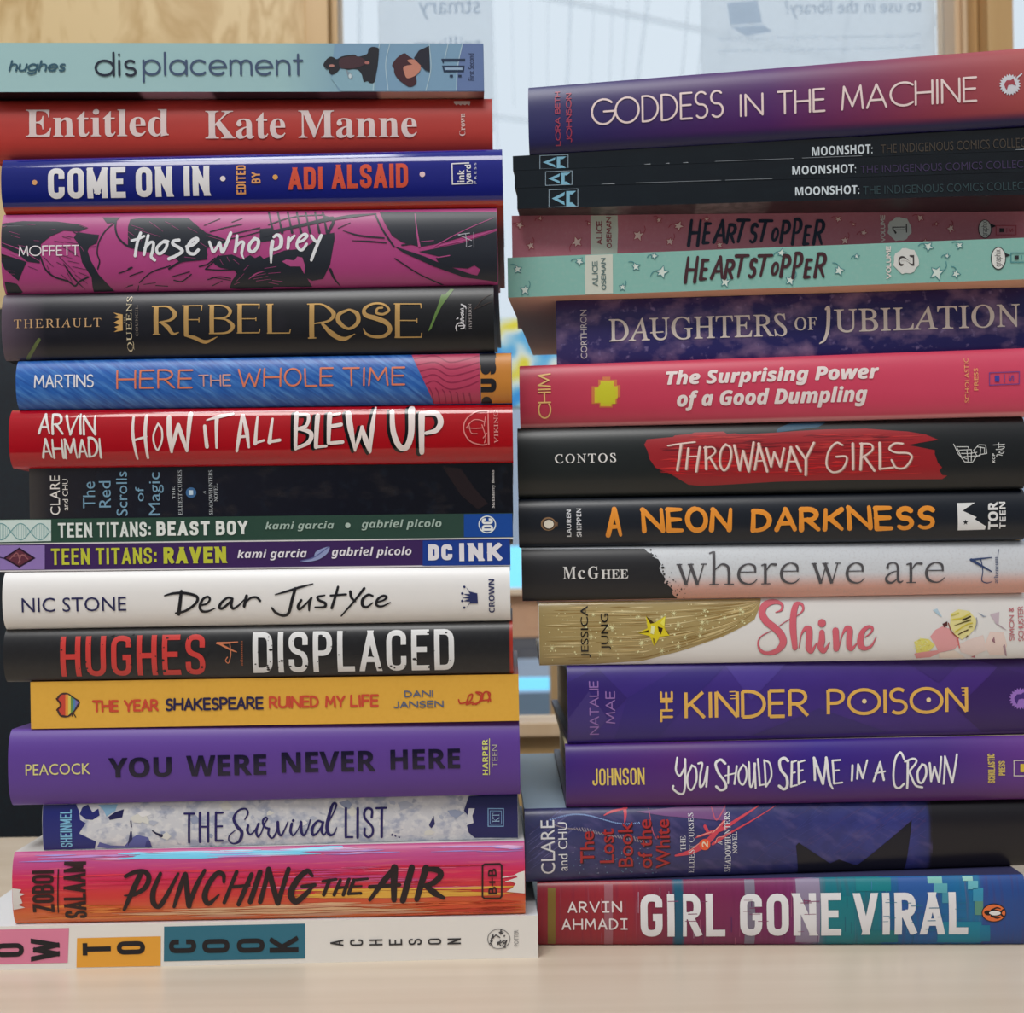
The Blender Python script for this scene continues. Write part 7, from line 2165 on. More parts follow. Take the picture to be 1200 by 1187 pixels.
C(TI,226,200,190,5),S(1.02,201,2465,330,2463,463),
C(TI,170,120,110,4),S(.96,201,2781,218,2731,197,2666,266,2645,381,2690,445,2766,434,2810,371,2810,318,2728,316),
C(TI,226,200,190,5),S(.77,201,2774,215,2725,195,2660,264,2639,378,2684,442,2759,431,2803,369,2804,315,2722,314),
C(TI,170,120,110,4),S(1.28,201,2869,207,2869,426),
C(TI,226,200,190,5),S(1.02,201,2863,204,2863,423),
C(TI,170,120,110,4),S(1.28,201,2945,209,2932,431),
C(TI,226,200,190,5),S(1.02,201,2939,206,2926,428),
C(TI,170,120,110,4),S(.9,201,2932,208,3020,217,3031,268,2942,334),
C(TI,226,200,190,5),S(.72,201,2926,206,3014,214,3025,265,2936,331),
C(TI,170,120,110,4),S(1.15,201,2961,318,3049,442),
C(TI,226,200,190,5),S(.92,201,2955,315,3043,440),
C(TI,170,120,110,4),S(1.28,201,3096,206,3096,428),
C(TI,226,200,190,5),S(1.02,201,3090,203,3089,425),
C(TI,170,120,110,4),S(.9,201,3096,428,3206,418),
C(TI,226,200,190,5),S(.72,201,3089,425,3200,415),
C(TI,170,120,110,4),S(.96,201,3290,216,3221,215,3176,259,3232,292,3332,300,3363,339,3307,420,3231,418,3194,354),
C(TI,226,200,190,5),S(.77,201,3284,214,3215,212,3170,256,3226,289,3326,297,3357,336,3300,417,3225,416,3187,352),
C(PM,206,208,206,4),S(.32,101,3712,229,3747,309,3802,381,3866,386,3904,331,3877,284,3924,238,3979,243,3987,314,3931,322,3885,349),
S(.32,101,3735,252,3831,254,3840,277),
S(.32,101,3757,281,3858,278,3861,311),
S(.32,101,3775,309,3839,311,3904,303),
S(.32,101,3793,338,3931,331,3938,257),
S(.32,101,3905,256,3969,267,3968,314),
S(.32,101,3821,277,3830,381),
S(.32,101,3858,311,3857,376),
S(.32,101,3739,262,3774,337,3820,357),
T('KCP','sansB',4033,315,4056,394,90),
S(.32,201,4115,332,4075,325,4069,344),
S(.32,201,4088,307,4107,294,4130,302,4116,317,4090,309),
S(.32,201,4065,282,4116,279,4135,261,4089,260),
S(.32,201,4089,269,4084,241),
S(.32,201,4043,244,4136,239),
S(.32,201,4090,226,4085,253),
])
book(kind='hardcover', x=3.246, y=532.0, yaw=2.0, L=216.5, W=148.0, zt=(194.283, 194.639), zb=(173.075, 172.904), b=4.5, label='black hardcover with orange brush capitals and a tiny glowing bulb drawn at its left end', mat={'u': [(-0.2, (30, 34, 42)), (215.2, (30, 34, 42))], 'rough': 0.36}, top=(34, 36, 40), under=(32, 34, 38),ops=[
C(CA,150,118,86,2),E(257,230,3.21,2.93,20),
C(CA,70,56,48,3),E(260,232,2.65,2.46,20),
C(CA,232,222,206,4),E(262,232,2.08,1.89,20),
C(CA,120,92,70,3),P(0,308,215,339,216,338,250,308,250),
C(AU,214,216,220,4),T('LAUREN','sansB',416,110,454,344,90),
T('SHIPPEN','sansB',501,100,543,346,90),
C(TI,232,146,52,4),H('A','hand',752,90,900,357,0,2.05,seed=3,jit=0.04,taper=0.35,sp=1.3),
H('NEON','hand',1050,100,1845,328,0,2.05,seed=6,jit=0.04,taper=0.35,sp=1.3),
H('DARKNESS','hand',1993,113,3560,338,0,2.05,seed=10,jit=0.04,taper=0.35,sp=1.3),
C(PM,222,222,222,3),P(0,3749,112,3901,111,3791,178,3911,236,3892,251,3989,312,3983,341,3753,343),
C(PM,26,28,34,4),P(0,3816,253,3822,269,3839,270,3826,281,3831,297,3817,287,3803,297,3807,280,3793,269,3810,269),
C(PM,222,222,222,4),T('TOR','sansB',4007,106,4090,341,90,bold=0.02),
T('TEEN','sansB',4103,108,4155,336,90),
])
book(kind='hardcover', x=4.2, y=532.0, yaw=1.2, L=216.743, W=145.0, zt=(172.975, 172.803), zb=(149.369, 149.992), b=4.5, label='hardcover part black, part pale blush, with a large grey lowercase serif title', mat={'u': [(-0.1, (206, 210, 214)), (215.0, (206, 210, 216))], 'v': [(0.52, 0.85, (216, 164, 150))], 'rough': 0.42, 'noise': [(16, 16, 0.25, (160, 150, 150), 0.5, 0.75)]}, top=(60, 60, 66), under=(206, 160, 150),ops=[
C(CA,38,38,41,1),P(0,-41,14,1068,26,1094,57,1141,76,1132,99,1181,118,1204,160,1186,198,1212,247,1240,289,1226,323,1259,339,1307,385,1288,404,1313,433,1345,453,1333,482,-48,457),
C(CA,38,38,41,2),P(0,1382,381,1383,386,1375,385,1367,380,1374,377,1383,378),
P(0,1164,83,1160,87,1154,87,1155,82,1157,80,1162,79),
P(0,1329,314,1330,320,1324,315,1323,313,1325,309,1331,310),
P(0,1408,378,1404,380,1399,380,1399,377,1401,376,1406,374),
P(0,1170,123,1166,133,1157,130,1156,122,1161,113,1167,118),
P(0,1187,240,1187,243,1182,244,1180,239,1184,236,1186,237),
P(0,1227,221,1224,224,1213,229,1212,219,1216,216,1224,214),
P(0,1231,193,1229,197,1216,202,1210,191,1222,180,1232,187),
P(0,1280,319,1277,322,1273,321,1273,319,1274,316,1278,316),
P(0,1296,406,1295,410,1289,414,1285,405,1290,400,1299,399),
P(0,1231,246,1228,255,1220,253,1217,245,1223,240,1231,242),
P(0,1166,98,1164,102,1160,100,1160,97,1162,92,1167,93),
P(0,1175,211,1170,215,1162,214,1160,209,1165,203,1171,207),
P(0,1302,407,1300,415,1293,413,1288,405,1292,400,1299,399),
P(0,1227,226,1225,227,1221,229,1219,225,1223,224,1224,223),
P(0,1114,91,1108,98,1097,99,1093,89,1104,82,1109,82),
P(0,1172,200,1167,203,1164,204,1161,199,1164,198,1168,195),
P(0,1379,372,1379,377,1374,376,1374,371,1375,368,1380,368),
P(0,1265,327,1255,335,1248,332,1237,325,1249,315,1256,322),
P(0,1177,90,1174,93,1168,94,1167,90,1171,86,1174,88),
P(0,1303,424,1300,426,1298,426,1293,423,1297,421,1302,420),
P(0,1123,87,1119,92,1115,90,1113,87,1116,83,1119,83),
P(0,1177,164,1168,169,1161,171,1161,162,1162,157,1173,156),
P(0,1131,37,1123,42,1117,43,1112,36,1119,28,1127,29),
P(0,1249,290,1246,294,1243,293,1241,290,1243,288,1247,288),
P(0,1129,40,1127,44,1119,48,1114,38,1121,27,1127,30),
P(0,1297,364,1297,367,1294,365,1290,363,1294,360,1296,361),
P(0,1154,105,1149,111,1143,109,1142,104,1146,102,1149,100),
P(0,1272,354,1269,355,1266,356,1266,353,1268,350,1270,351),
P(0,1354,352,1353,355,1349,354,1349,352,1351,348,1354,350),
P(0,1414,416,1413,421,1409,418,1406,415,1410,414,1413,412),
P(0,1116,39,1113,42,1109,42,1110,38,1111,37,1115,36),
P(0,1278,378,1274,383,1268,381,1265,377,1269,374,1276,374),
P(0,1331,475,1326,480,1321,481,1319,474,1322,473,1328,472),
P(0,1315,299,1312,308,1305,305,1299,297,1307,292,1311,296),
P(0,1330,395,1327,401,1321,398,1319,393,1323,385,1329,389),
P(0,1157,145,1150,155,1144,149,1137,144,1145,139,1152,137),
P(0,1294,238,1293,240,1288,241,1285,237,1289,232,1293,234),
P(0,1256,338,1253,342,1246,342,1245,337,1249,334,1254,333),
P(0,1232,278,1229,280,1226,280,1226,277,1227,273,1230,276),
P(0,1352,426,1346,436,1334,435,1335,424,1340,416,1347,422),
P(0,1406,451,1401,456,1396,456,1396,451,1398,444,1402,446),
P(0,1144,82,1138,87,1134,87,1132,81,1135,77,1140,78),
P(0,1213,171,1213,175,1209,175,1209,171,1210,168,1213,168),
P(0,1297,355,1293,359,1284,357,1280,353,1288,344,1293,351),
P(0,1130,77,1125,81,1117,84,1111,76,1119,68,1127,70),
P(0,1218,199,1215,202,1209,201,1210,198,1211,196,1214,195),
P(0,1167,119,1164,122,1159,125,1158,119,1160,117,1166,114),
P(0,1198,208,1191,215,1184,212,1184,207,1188,199,1197,200),
P(0,1221,166,1220,170,1214,172,1212,165,1216,161,1220,162),
P(0,1223,188,1218,194,1205,198,1203,187,1209,183,1219,181),
P(0,1128,73,1128,80,1115,83,1117,71,1120,62,1127,64),
P(0,1266,311,1260,319,1252,316,1245,310,1254,305,1264,306),
P(0,1184,160,1181,166,1174,162,1174,160,1176,155,1181,157),
P(0,1177,195,1174,199,1169,200,1168,195,1172,192,1177,192),
P(0,1462,487,1456,494,1449,492,1446,486,1449,482,1456,480),
P(0,1279,273,1274,275,1272,277,1270,273,1272,268,1276,272),
P(0,1367,399,1365,405,1359,401,1360,398,1361,396,1367,393),
P(0,1239,249,1234,258,1227,256,1220,247,1227,242,1237,243),
P(0,1138,77,1133,81,1129,80,1127,77,1132,72,1134,76),
P(0,1228,262,1225,266,1220,263,1219,261,1221,257,1226,260),
P(0,1143,102,1143,108,1139,107,1135,101,1139,96,1144,97),
P(0,1103,68,1101,71,1096,72,1092,68,1097,63,1102,63),
P(0,1233,302,1233,306,1230,303,1229,301,1230,298,1233,300),
P(0,1104,77,1104,89,1091,82,1086,75,1096,72,1101,67),
P(0,1253,349,1253,353,1250,351,1249,349,1251,346,1254,346),
P(0,1415,463,1413,465,1409,469,1404,462,1410,457,1416,458),
P(0,1217,284,1214,286,1210,286,1210,283,1211,277,1217,280),
P(0,1344,382,1341,385,1338,387,1338,381,1339,377,1344,378),
P(0,1158,114,1155,119,1152,116,1151,114,1153,109,1156,113),
C(AU,216,214,212,4),T('M','serifB',358,171,469,275,0),
T('c','serifB',485,202,549,277,0),
T('G','serifB',573,171,665,277,0),
T('HEE','serifB',686,201,919,278,0),
C(TI,82,80,84,4),S([1.35,1.35],100,1356,163,1419,343),
S([.54,.54],100,1419,343,1467,172),
S([1.35,1.35],100,1453,163,1515,343),
S([.54,.54],100,1515,343,1570,163),
S([.45,.45],100,1335,167,1385,167),
S([.45,.45],100,1431,167,1485,167),
S([.45,.45],100,1545,167,1595,167),
S([1.26,1.26],100,1661,58,1653,346),
S([.63,.63],100,1621,76,1660,61),
S([.45,.45],100,1615,343,1696,343),
S([.45,.72,1.17,1.26],201,1667,216,1723,171,1773,188,1785,238),
S([1.26,1.26],100,1785,235,1785,346),
S([.45,.45],100,1747,343,1828,343),
S([.45,.45],100,1878,241,2012,241),
S([.89,1.07,.45,1.07,1.34,1.16,.71,.54,.36],201,2012,241,2004,191,1949,172,1890,202,1868,263,1889,320,1947,345,1993,336,2025,306),
S([1.25,1.25],100,2098,172,2097,348),
S([.62,.62],100,2063,187,2098,174),
S([.45,.45],100,2062,345,2141,345),
S([.45,.71,1.07],201,2109,226,2142,181,2188,180),
S([.45,.45],100,2243,240,2374,240),
S([.89,1.07,.45,1.07,1.34,1.16,.71,.54,.36],201,2374,240,2366,190,2312,170,2255,201,2234,262,2254,319,2311,344,2356,335,2387,305),
S([1.33,1.33],100,2513,173,2574,352),
S([.53,.53],100,2574,352,2620,182),
S([1.33,1.33],100,2606,173,2667,352),
S([.53,.53],100,2667,352,2719,173),
S([.44,.44],100,2493,177,2541,177),
S([.44,.44],100,2585,177,2637,177),
S([.44,.44],100,2695,177,2743,177),
S([.44,.44],100,2805,248,2930,248),
S([.89,1.06,.44,1.06,1.33,1.15,.71,.53,.35],201,2930,248,2923,198,2871,178,2816,208,2796,269,2816,326,2871,351,2914,342,2943,312),
S([1.14,1.14,.88,.35],201,3232,230,3232,329,3252,352,3275,340),
S([1.23,.7,.44,.79,1.14],201,3142,223,3154,191,3193,182,3222,194,3232,230),
S([.35,.61,1.05,1.23,.88,.35],201,3231,251,3172,269,3133,308,3142,345,3182,354,3228,319),
S([1.23,1.23],100,3341,185,3342,360),
S([.61,.61],100,3304,200,3341,187),
S([.44,.44],100,3305,356,3388,356),
S([.44,.7,1.05],201,3352,239,3387,194,3435,192),
S([.44,.44],100,3483,254,3614,254),
S([.88,1.05,.44,1.05,1.32,1.14,.7,.53,.35],201,3614,254,3605,204,3552,185,3495,215,3474,275,3495,332,3553,357,3597,348,3628,318),
C(PM,54,70,110,4),S([.94,.76,.38],201,3853,167,3934,159,4032,149),
S([1.23,1.04,.47],201,3858,166,3932,213,4029,272),
S([.47,.38,.38,.38,.28],201,3939,159,3954,259,3948,346,3991,371,4037,361),
S(.28,201,4086,131,4101,79),
C(PM,84,94,124,4),T('atheneum','serifB',4050,144,4088,374,90,bold=-0.01),
])
book(kind='hardcover', x=11.234, y=532.0, yaw=0.6, L=212.828, W=148.0, zt=(149.289, 149.901), zb=(121.407, 121.538), b=3.0, label='white hardcover with a gold starry sweep on its left and a looping pink script title', mat={'u': [(-0.2, (224, 221, 218)), (211.6, (224, 222, 220))], 'rough': 0.24}, top=(206, 206, 206), under=(200, 196, 190),ops=[
C(CA,166,146,98,1),P(0,-43,-39,1935,-2,1927,42,1898,120,1866,188,1786,236,1687,285,1588,331,1489,364,1391,397,1292,430,1194,459,1096,482,899,532,504,554,-53,561),
C(CA,214,198,150,2),S([.07,.5,.07],201,134,373,291,374,447,374),
C(CA,142,116,66,2),S([.07,.3,.07],201,1163,351,1277,330,1392,303),
S([.07,.3,.07],201,437,360,570,361,702,362),
C(CA,152,126,76,2),S([.07,.31,.07],201,1459,127,1601,110,1744,90),
C(CA,206,186,136,2),S([.07,.57,.07],201,1400,333,1507,301,1615,262),
C(CA,196,172,118,2),S([.07,.62,.07],201,480,93,556,94,631,95),
C(CA,142,116,66,2),S([.07,.34,.07],201,1326,135,1498,119,1671,98),
S([.07,.39,.07],201,249,514,337,514,426,514),
C(CA,196,172,118,2),S([.07,.23,.07],201,973,35,1080,35,1188,35),
C(CA,206,186,136,2),S([.07,.3,.07],201,1582,179,1709,150,1837,115),
C(CA,142,116,66,2),S([.07,.45,.07],201,1335,156,1446,143,1557,129),
S([.07,.55,.07],201,1480,70,1689,59,1899,32),
C(CA,206,186,136,2),S([.07,.39,.07],201,390,107,492,109,595,110),
C(CA,142,116,66,2),S([.07,.22,.07],201,418,131,624,133,829,136),
C(CA,152,126,76,2),S([.07,.23,.07],201,1128,113,1325,104,1523,90),
S([.07,.44,.07],201,828,288,918,286,1009,274),
S([.07,.32,.07],201,212,81,357,83,502,85),
C(CA,196,172,118,2),S([.07,.41,.07],201,115,128,217,130,319,131),
S([.07,.32,.07],201,1590,36,1746,33,1903,24),
C(CA,142,116,66,2),S([.07,.6,.07],201,954,488,1156,440,1358,387),
C(CA,214,198,150,2),S([.07,.45,.07],201,116,17,254,19,393,22),
C(CA,152,126,76,2),S([.07,.34,.07],201,1469,41,1574,39,1680,37),
C(CA,142,116,66,2),S([.07,.5,.07],201,1326,334,1420,309,1514,283),
C(CA,152,126,76,2),S([.07,.27,.07],201,357,182,529,184,701,186),
C(CA,214,198,150,2),S([.07,.51,.07],201,827,6,927,7,1028,9),
C(CA,196,172,118,2),S([.07,.23,.07],201,1525,239,1695,190,1865,131),
C(CA,152,126,76,2),S([.07,.38,.07],201,1312,66,1485,60,1658,53),
C(CA,206,186,136,2),S([.07,.6,.07],201,1358,300,1572,242,1787,169),
C(CA,152,126,76,2),S([.07,.23,.07],201,1111,328,1281,300,1452,263),
S([.07,.23,.07],201,1528,84,1614,78,1701,71),
C(CA,196,172,118,2),S([.07,.36,.07],201,1651,99,1850,71,1903,37),
C(CA,152,126,76,2),S([.07,.23,.07],201,1587,219,1721,179,1855,133),
S([.07,.64,.07],201,402,262,546,263,691,264),
S([.07,.3,.07],201,1137,418,1243,395,1348,368),
C(CA,206,186,136,2),S([.07,.32,.07],201,350,232,572,234,793,236),
C(CA,214,198,150,2),S([.07,.53,.07],201,65,206,165,207,265,208),
S([.07,.22,.07],201,636,431,734,431,832,431),
C(CA,152,126,76,2),S([.07,.46,.07],201,1373,193,1537,167,1702,135),
C(CA,196,172,118,2),S([.07,.64,.07],201,246,53,356,55,465,57),
C(CA,142,116,66,2),S([.07,.36,.07],201,1544,57,1767,46,1904,27),
C(CA,152,126,76,2),S([.07,.58,.07],201,297,33,434,35,571,37),
C(CA,206,186,136,2),S([.07,.29,.07],201,439,110,597,112,755,114),
C(CA,142,116,66,2),S([.07,.41,.07],201,1642,41,1821,36,1905,25),
C(CA,196,172,118,2),S([.07,.55,.07],201,1642,35,1850,31,1905,24),
C(CA,214,198,150,2),S([.07,.59,.07],201,1472,198,1608,169,1745,137),
C(CA,206,186,136,2),S([.07,.45,.07],201,989,249,1129,234,1269,218),
S([.07,.25,.07],201,1524,77,1741,61,1904,31),
C(CA,196,172,118,2),S([.07,.33,.07],201,966,348,1067,332,1168,315),
C(CA,142,116,66,2),S([.07,.58,.07],201,705,132,920,133,1136,123),
S([.07,.57,.07],201,1057,324,1201,301,1345,276),
C(CA,196,172,118,2),S([.07,.64,.07],201,756,395,880,396,1004,376),
C(CA,142,116,66,2),S([.07,.65,.07],201,790,507,912,503,1034,473),
C(CA,196,172,118,2),S([.07,.64,.07],201,1620,132,1725,114,1831,93),
C(CA,206,186,136,2),S([.07,.44,.07],201,634,195,813,197,991,190),
C(CA,142,116,66,2),S([.07,.34,.07],201,228,103,335,104,442,106),
C(CA,152,126,76,2),S([.07,.5,.07],201,865,320,1070,295,1275,266),
S([.07,.38,.07],201,987,288,1201,260,1414,225),
C(CA,196,172,118,2),S([.07,.52,.07],201,537,359,731,360,925,356),
C(CA,214,198,150,2),S([.07,.35,.07],201,671,326,762,326,853,327),
C(CA,196,172,118,2),S([.07,.64,.07],201,1087,335,1255,307,1423,271),
C(CA,142,116,66,2),S([.07,.29,.07],201,629,336,829,337,1029,317),
C(CA,196,172,118,2),S([.07,.48,.07],201,1017,430,1217,387,1417,336),
C(CA,142,116,66,2),S([.07,.47,.07],201,1518,150,1680,123,1844,91),
S([.07,.53,.07],201,132,79,206,80,281,81),
C(CA,196,172,118,2),S([.07,.56,.07],201,300,469,399,469,499,469),
S([.07,.65,.07],201,40,488,131,488,222,488),
C(CA,152,126,76,2),S([.07,.35,.07],201,801,180,885,181,970,176),
C(CA,206,186,136,2),S([.07,.34,.07],201,1477,337,1600,289,1724,237),
S([.07,.34,.07],201,163,359,329,360,495,361),
C(CA,214,198,150,2),S([.07,.63,.07],201,588,94,735,96,881,98),
C(CA,206,186,136,2),S([.07,.41,.07],201,1360,338,1545,282,1731,213),
C(CA,142,116,66,2),S([.07,.57,.07],201,1212,354,1320,332,1428,304),
C(CA,152,126,76,2),S([.07,.42,.07],201,119,411,215,412,312,412),
C(CA,214,198,150,2),S([.07,.51,.07],201,1345,46,1453,45,1562,43),
C(CA,152,126,76,2),S([.07,.31,.07],201,740,487,815,487,891,487),
C(CA,142,116,66,2),S([.07,.45,.07],201,416,215,528,217,640,218),
C(CA,152,126,76,2),S([.07,.35,.07],201,65,104,247,106,428,109),
C(CA,206,186,136,2),S([.07,.36,.07],201,1046,102,1253,94,1461,84),
S([.07,.37,.07],201,232,235,315,235,398,236),
S([.07,.56,.07],201,678,157,829,159,981,154),
C(CA,196,172,118,2),S([.07,.29,.07],201,160,261,242,262,323,263),
C(CA,214,198,150,2),S([.07,.44,.07],201,791,61,894,63,997,62),
C(CA,142,116,66,2),S([.07,.36,.07],201,1471,179,1647,146,1824,106),
C(CA,206,186,136,2),S([.07,.43,.07],201,190,194,275,195,359,196),
C(CA,152,126,76,2),S([.07,.59,.07],201,1360,185,1510,164,1661,137),
C(CA,206,186,136,2),S([.07,.63,.07],201,1304,192,1433,174,1562,153),
S([.07,.5,.07],201,1050,222,1139,213,1229,203),
C(CA,142,116,66,2),S([.07,.46,.07],201,231,493,432,492,634,492),
C(CA,206,186,136,2),S([.07,.25,.07],201,795,155,960,153,1126,143),
C(CA,142,116,66,2),S([.07,.26,.07],201,746,203,832,204,919,203),
S([.07,.45,.07],201,63,345,272,346,480,347),
C(CA,196,172,118,2),S([.07,.4,.07],201,540,312,735,313,930,309),
C(CA,142,116,66,2),S([.07,.37,.07],201,303,216,490,217,677,219),
C(CA,152,126,76,2),S([.07,.26,.07],201,1506,199,1648,167,1791,129),
S([.07,.35,.07],201,803,313,1019,297,1234,267),
S([.07,.55,.07],201,669,409,772,409,876,410),
C(CA,206,186,136,2),S([.07,.33,.07],201,192,168,386,170,580,173),
C(CA,214,198,150,2),S([.07,.65,.07],201,870,361,1064,334,1259,302),
C(CA,196,172,118,2),S([.07,.37,.07],201,548,386,648,387,747,387),
C(CA,206,186,136,2),S([.07,.32,.07],201,1126,5,1209,7,1291,8),
S([.07,.61,.07],201,27,310,214,311,401,312),
S([.07,.64,.07],201,391,459,512,459,633,459),
C(CA,196,172,118,2),S([.07,.27,.07],201,641,194,767,195,893,197),
C(CA,214,198,150,2),S([.07,.56,.07],201,30,390,204,391,378,392),
C(CA,196,172,118,2),S([.07,.57,.07],201,1276,393,1387,361,1497,327),
C(CA,152,126,76,2),S([.07,.51,.07],201,1281,114,1475,101,1670,83),
C(CA,142,116,66,2),S([.07,.53,.07],201,747,123,866,125,986,121),
C(CA,196,172,118,2),S([.07,.61,.07],201,588,441,787,441,986,423),
C(CA,142,116,66,2),S([.07,.46,.07],201,1447,326,1663,250,1881,120),
C(CA,152,126,76,2),S([.07,.64,.07],201,1340,399,1539,330,1738,242),
C(CA,206,186,136,2),S([.07,.31,.07],201,1323,361,1512,304,1703,233),
C(CA,142,116,66,2),S([.07,.61,.07],201,621,58,705,59,788,61),
C(CA,196,172,118,2),S([.07,.55,.07],201,397,28,482,29,567,31),
C(CA,152,126,76,2),S([.07,.43,.07],201,1456,123,1625,103,1795,80),
C(CA,206,186,136,2),S([.07,.43,.07],201,529,466,696,466,864,466),
C(CA,142,116,66,2),S([.07,.47,.07],201,1240,382,1360,351,1480,317),
C(CA,152,126,76,2),S([.07,.25,.07],201,1015,441,1237,392,1458,331),
C(CA,206,186,136,2),S([.07,.31,.07],201,708,345,912,344,1117,312),
C(CA,214,198,150,2),S([.07,.6,.07],201,920,339,1132,306,1343,271),
C(CA,152,126,76,2),S([.07,.54,.07],201,70,217,231,218,393,220),
C(CA,206,186,136,2),S([.07,.45,.07],201,1690,91,1792,77,1896,43),
S([.07,.24,.07],201,181,310,372,311,563,312),
C(CA,142,116,66,2),S([.07,.39,.07],201,1494,161,1716,122,1903,45),
C(CA,196,172,118,2),S([.07,.36,.07],201,1574,107,1678,95,1783,80),
C(CA,214,198,150,2),S([.07,.6,.07],201,843,6,1029,9,1214,12),
C(CA,196,172,118,2),S([.07,.57,.07],201,1617,177,1840,117,1902,52),
C(CA,214,198,150,2),S([.07,.27,.07],201,37,457,208,458,378,458),
S([.07,.23,.07],201,621,104,832,107,1042,103),
C(CA,152,126,76,2),S([.07,.31,.07],201,1438,270,1618,220,1799,159),
C(CA,142,116,66,2),S([.07,.5,.07],201,1582,58,1739,50,1897,31),
C(CA,152,126,76,2),S([.07,.34,.07],201,725,133,888,135,1051,128),
C(CA,206,186,136,2),S([.07,.56,.07],201,380,20,547,23,714,26),
C(CA,196,172,118,2),S([.07,.46,.07],201,1525,271,1624,238,1723,203),
S([.07,.62,.07],201,877,313,977,302,1077,288),
C(CA,214,198,150,2),S([.07,.42,.07],201,1655,45,1837,38,1904,26),
C(CA,142,116,66,2),S([.07,.63,.07],201,1201,374,1315,350,1430,318),
C(CA,214,198,150,2),S([.07,.6,.07],201,828,453,902,451,977,436),
S([.07,.5,.07],201,1148,214,1243,204,1338,192),
C(CA,196,172,118,2),S([.07,.31,.07],201,578,123,765,126,952,125),
S([.07,.36,.07],201,1471,165,1598,144,1725,120),
C(CA,206,186,136,2),S([.07,.27,.07],201,758,306,853,306,948,300),
C(CA,152,126,76,2),S([.07,.65,.07],201,320,223,464,225,609,226),
C(CA,214,198,150,2),S([.07,.43,.07],201,804,269,919,267,1034,253),
C(CA,142,116,66,2),S([.07,.53,.07],201,259,28,358,30,457,32),
C(CA,152,126,76,2),S([.07,.37,.07],201,688,219,815,220,941,217),
C(CA,142,116,66,2),S([.07,.46,.07],201,1092,395,1235,366,1378,331),
C(CA,152,126,76,2),S([.07,.5,.07],201,1438,140,1620,117,1803,88),
C(CA,142,116,66,2),S([.07,.51,.07],201,1614,60,1780,50,1904,29),
C(CA,206,186,136,2),S([.07,.59,.07],201,1606,122,1702,108,1798,91),
C(CA,214,198,150,2),S([.07,.64,.07],201,1002,170,1177,157,1351,143),
C(CA,240,226,176,3),E(1037,325,.29,.29,6),
E(229,465,.18,.18,6),
E(1155,370,.4,.4,6),
E(935,207,.18,.18,6),
E(664,288,.29,.29,6),
E(1199,232,.29,.29,6),
E(488,325,.29,.29,6),
E(47,416,.18,.18,6),
E(687,472,.18,.18,6),
E(529,191,.4,.4,6),
E(313,363,.18,.18,6),
E(160,127,.22,.22,6),
E(292,138,.18,.18,6),
E(829,95,.18,.18,6),
E(1769,148,.18,.18,6),
E(1450,95,.22,.22,6),
E(92,267,.4,.4,6),
E(797,336,.22,.22,6),
E(1119,449,.18,.18,6),
E(176,103,.18,.18,6),
E(57,371,.22,.22,6),
E(229,105,.22,.22,6),
E(384,202,.22,.22,6),
E(683,505,.4,.4,6),
E(620,229,.4,.4,6),
E(446,503,.22,.22,6),
E(322,462,.29,.29,6),
E(1174,306,.4,.4,6),
E(997,345,.18,.18,6),
E(1465,218,.18,.18,6),
E(851,457,.29,.29,6),
E(1238,241,.22,.22,6),
E(1605,280,.22,.22,6),
E(935,358,.22,.22,6),
E(1301,47,.18,.18,6),
E(1580,145,.22,.22,6),
E(1070,353,.4,.4,6),
E(635,263,.22,.22,6),
E(604,213,.29,.29,6),
E(1858,81,.18,.18,6),
E(1850,142,.29,.29,6),
E(1205,264,.29,.29,6),
E(309,445,.4,.4,6),
E(1777,196,.18,.18,6),
E(925,426,.18,.18,6),
E(292,397,.4,.4,6),
E(1695,176,.4,.4,6),
E(1327,47,.22,.22,6),
E(210,160,.18,.18,6),
E(1139,221,.29,.29,6),
E(169,244,.29,.29,6),
E(199,266,.29,.29,6),
E(413,346,.29,.29,6),
E(1466,112,.4,.4,6),
E(1438,269,.29,.29,6),
E(859,448,.4,.4,6),
E(1280,305,.18,.18,6),
E(101,434,.29,.29,6),
E(114,510,.22,.22,6),
E(666,442,.22,.22,6),
E(498,275,.4,.4,6),
E(906,79,.18,.18,6),
E(416,320,.18,.18,6),
E(1367,165,.22,.22,6),
E(1787,158,.18,.18,6),
E(1208,373,.29,.29,6),
E(643,112,.22,.22,6),
E(892,411,.29,.29,6),
E(502,60,.22,.22,6),
E(1694,182,.18,.18,6),
E(1184,256,.4,.4,6),
E(411,230,.4,.4,6),
E(1506,250,.4,.4,6),
E(447,253,.22,.22,6),
E(1728,84,.18,.18,6),
E(1043,217,.22,.22,6),
E(1708,235,.4,.4,6),
E(931,163,.29,.29,6),
E(201,268,.29,.29,6),
E(315,459,.29,.29,6),
E(724,88,.22,.22,6),
E(941,169,.29,.29,6),
E(729,296,.29,.29,6),
E(1444,149,.4,.4,6),
E(249,164,.29,.29,6),
E(1057,452,.29,.29,6),
E(905,478,.22,.22,6),
E(1020,422,.22,.22,6),
E(683,323,.29,.29,6),
E(558,373,.18,.18,6),
E(798,136,.18,.18,6),
E(398,274,.18,.18,6),
E(1413,125,.18,.18,6),
E(1280,391,.22,.22,6),
E(1270,313,.18,.18,6),
E(509,503,.18,.18,6),
E(1812,101,.18,.18,6),
E(971,198,.22,.22,6),
E(45,122,.22,.22,6),
E(1696,100,.22,.22,6),
E(1744,103,.29,.29,6),
E(1266,189,.18,.18,6),
E(140,431,.4,.4,6),
E(221,390,.29,.29,6),
E(969,234,.18,.18,6),
E(1780,217,.4,.4,6),
E(1169,306,.22,.22,6),
E(706,209,.22,.22,6),
E(680,466,.29,.29,6),
E(1026,112,.22,.22,6),
E(294,313,.18,.18,6),
E(314,271,.18,.18,6),
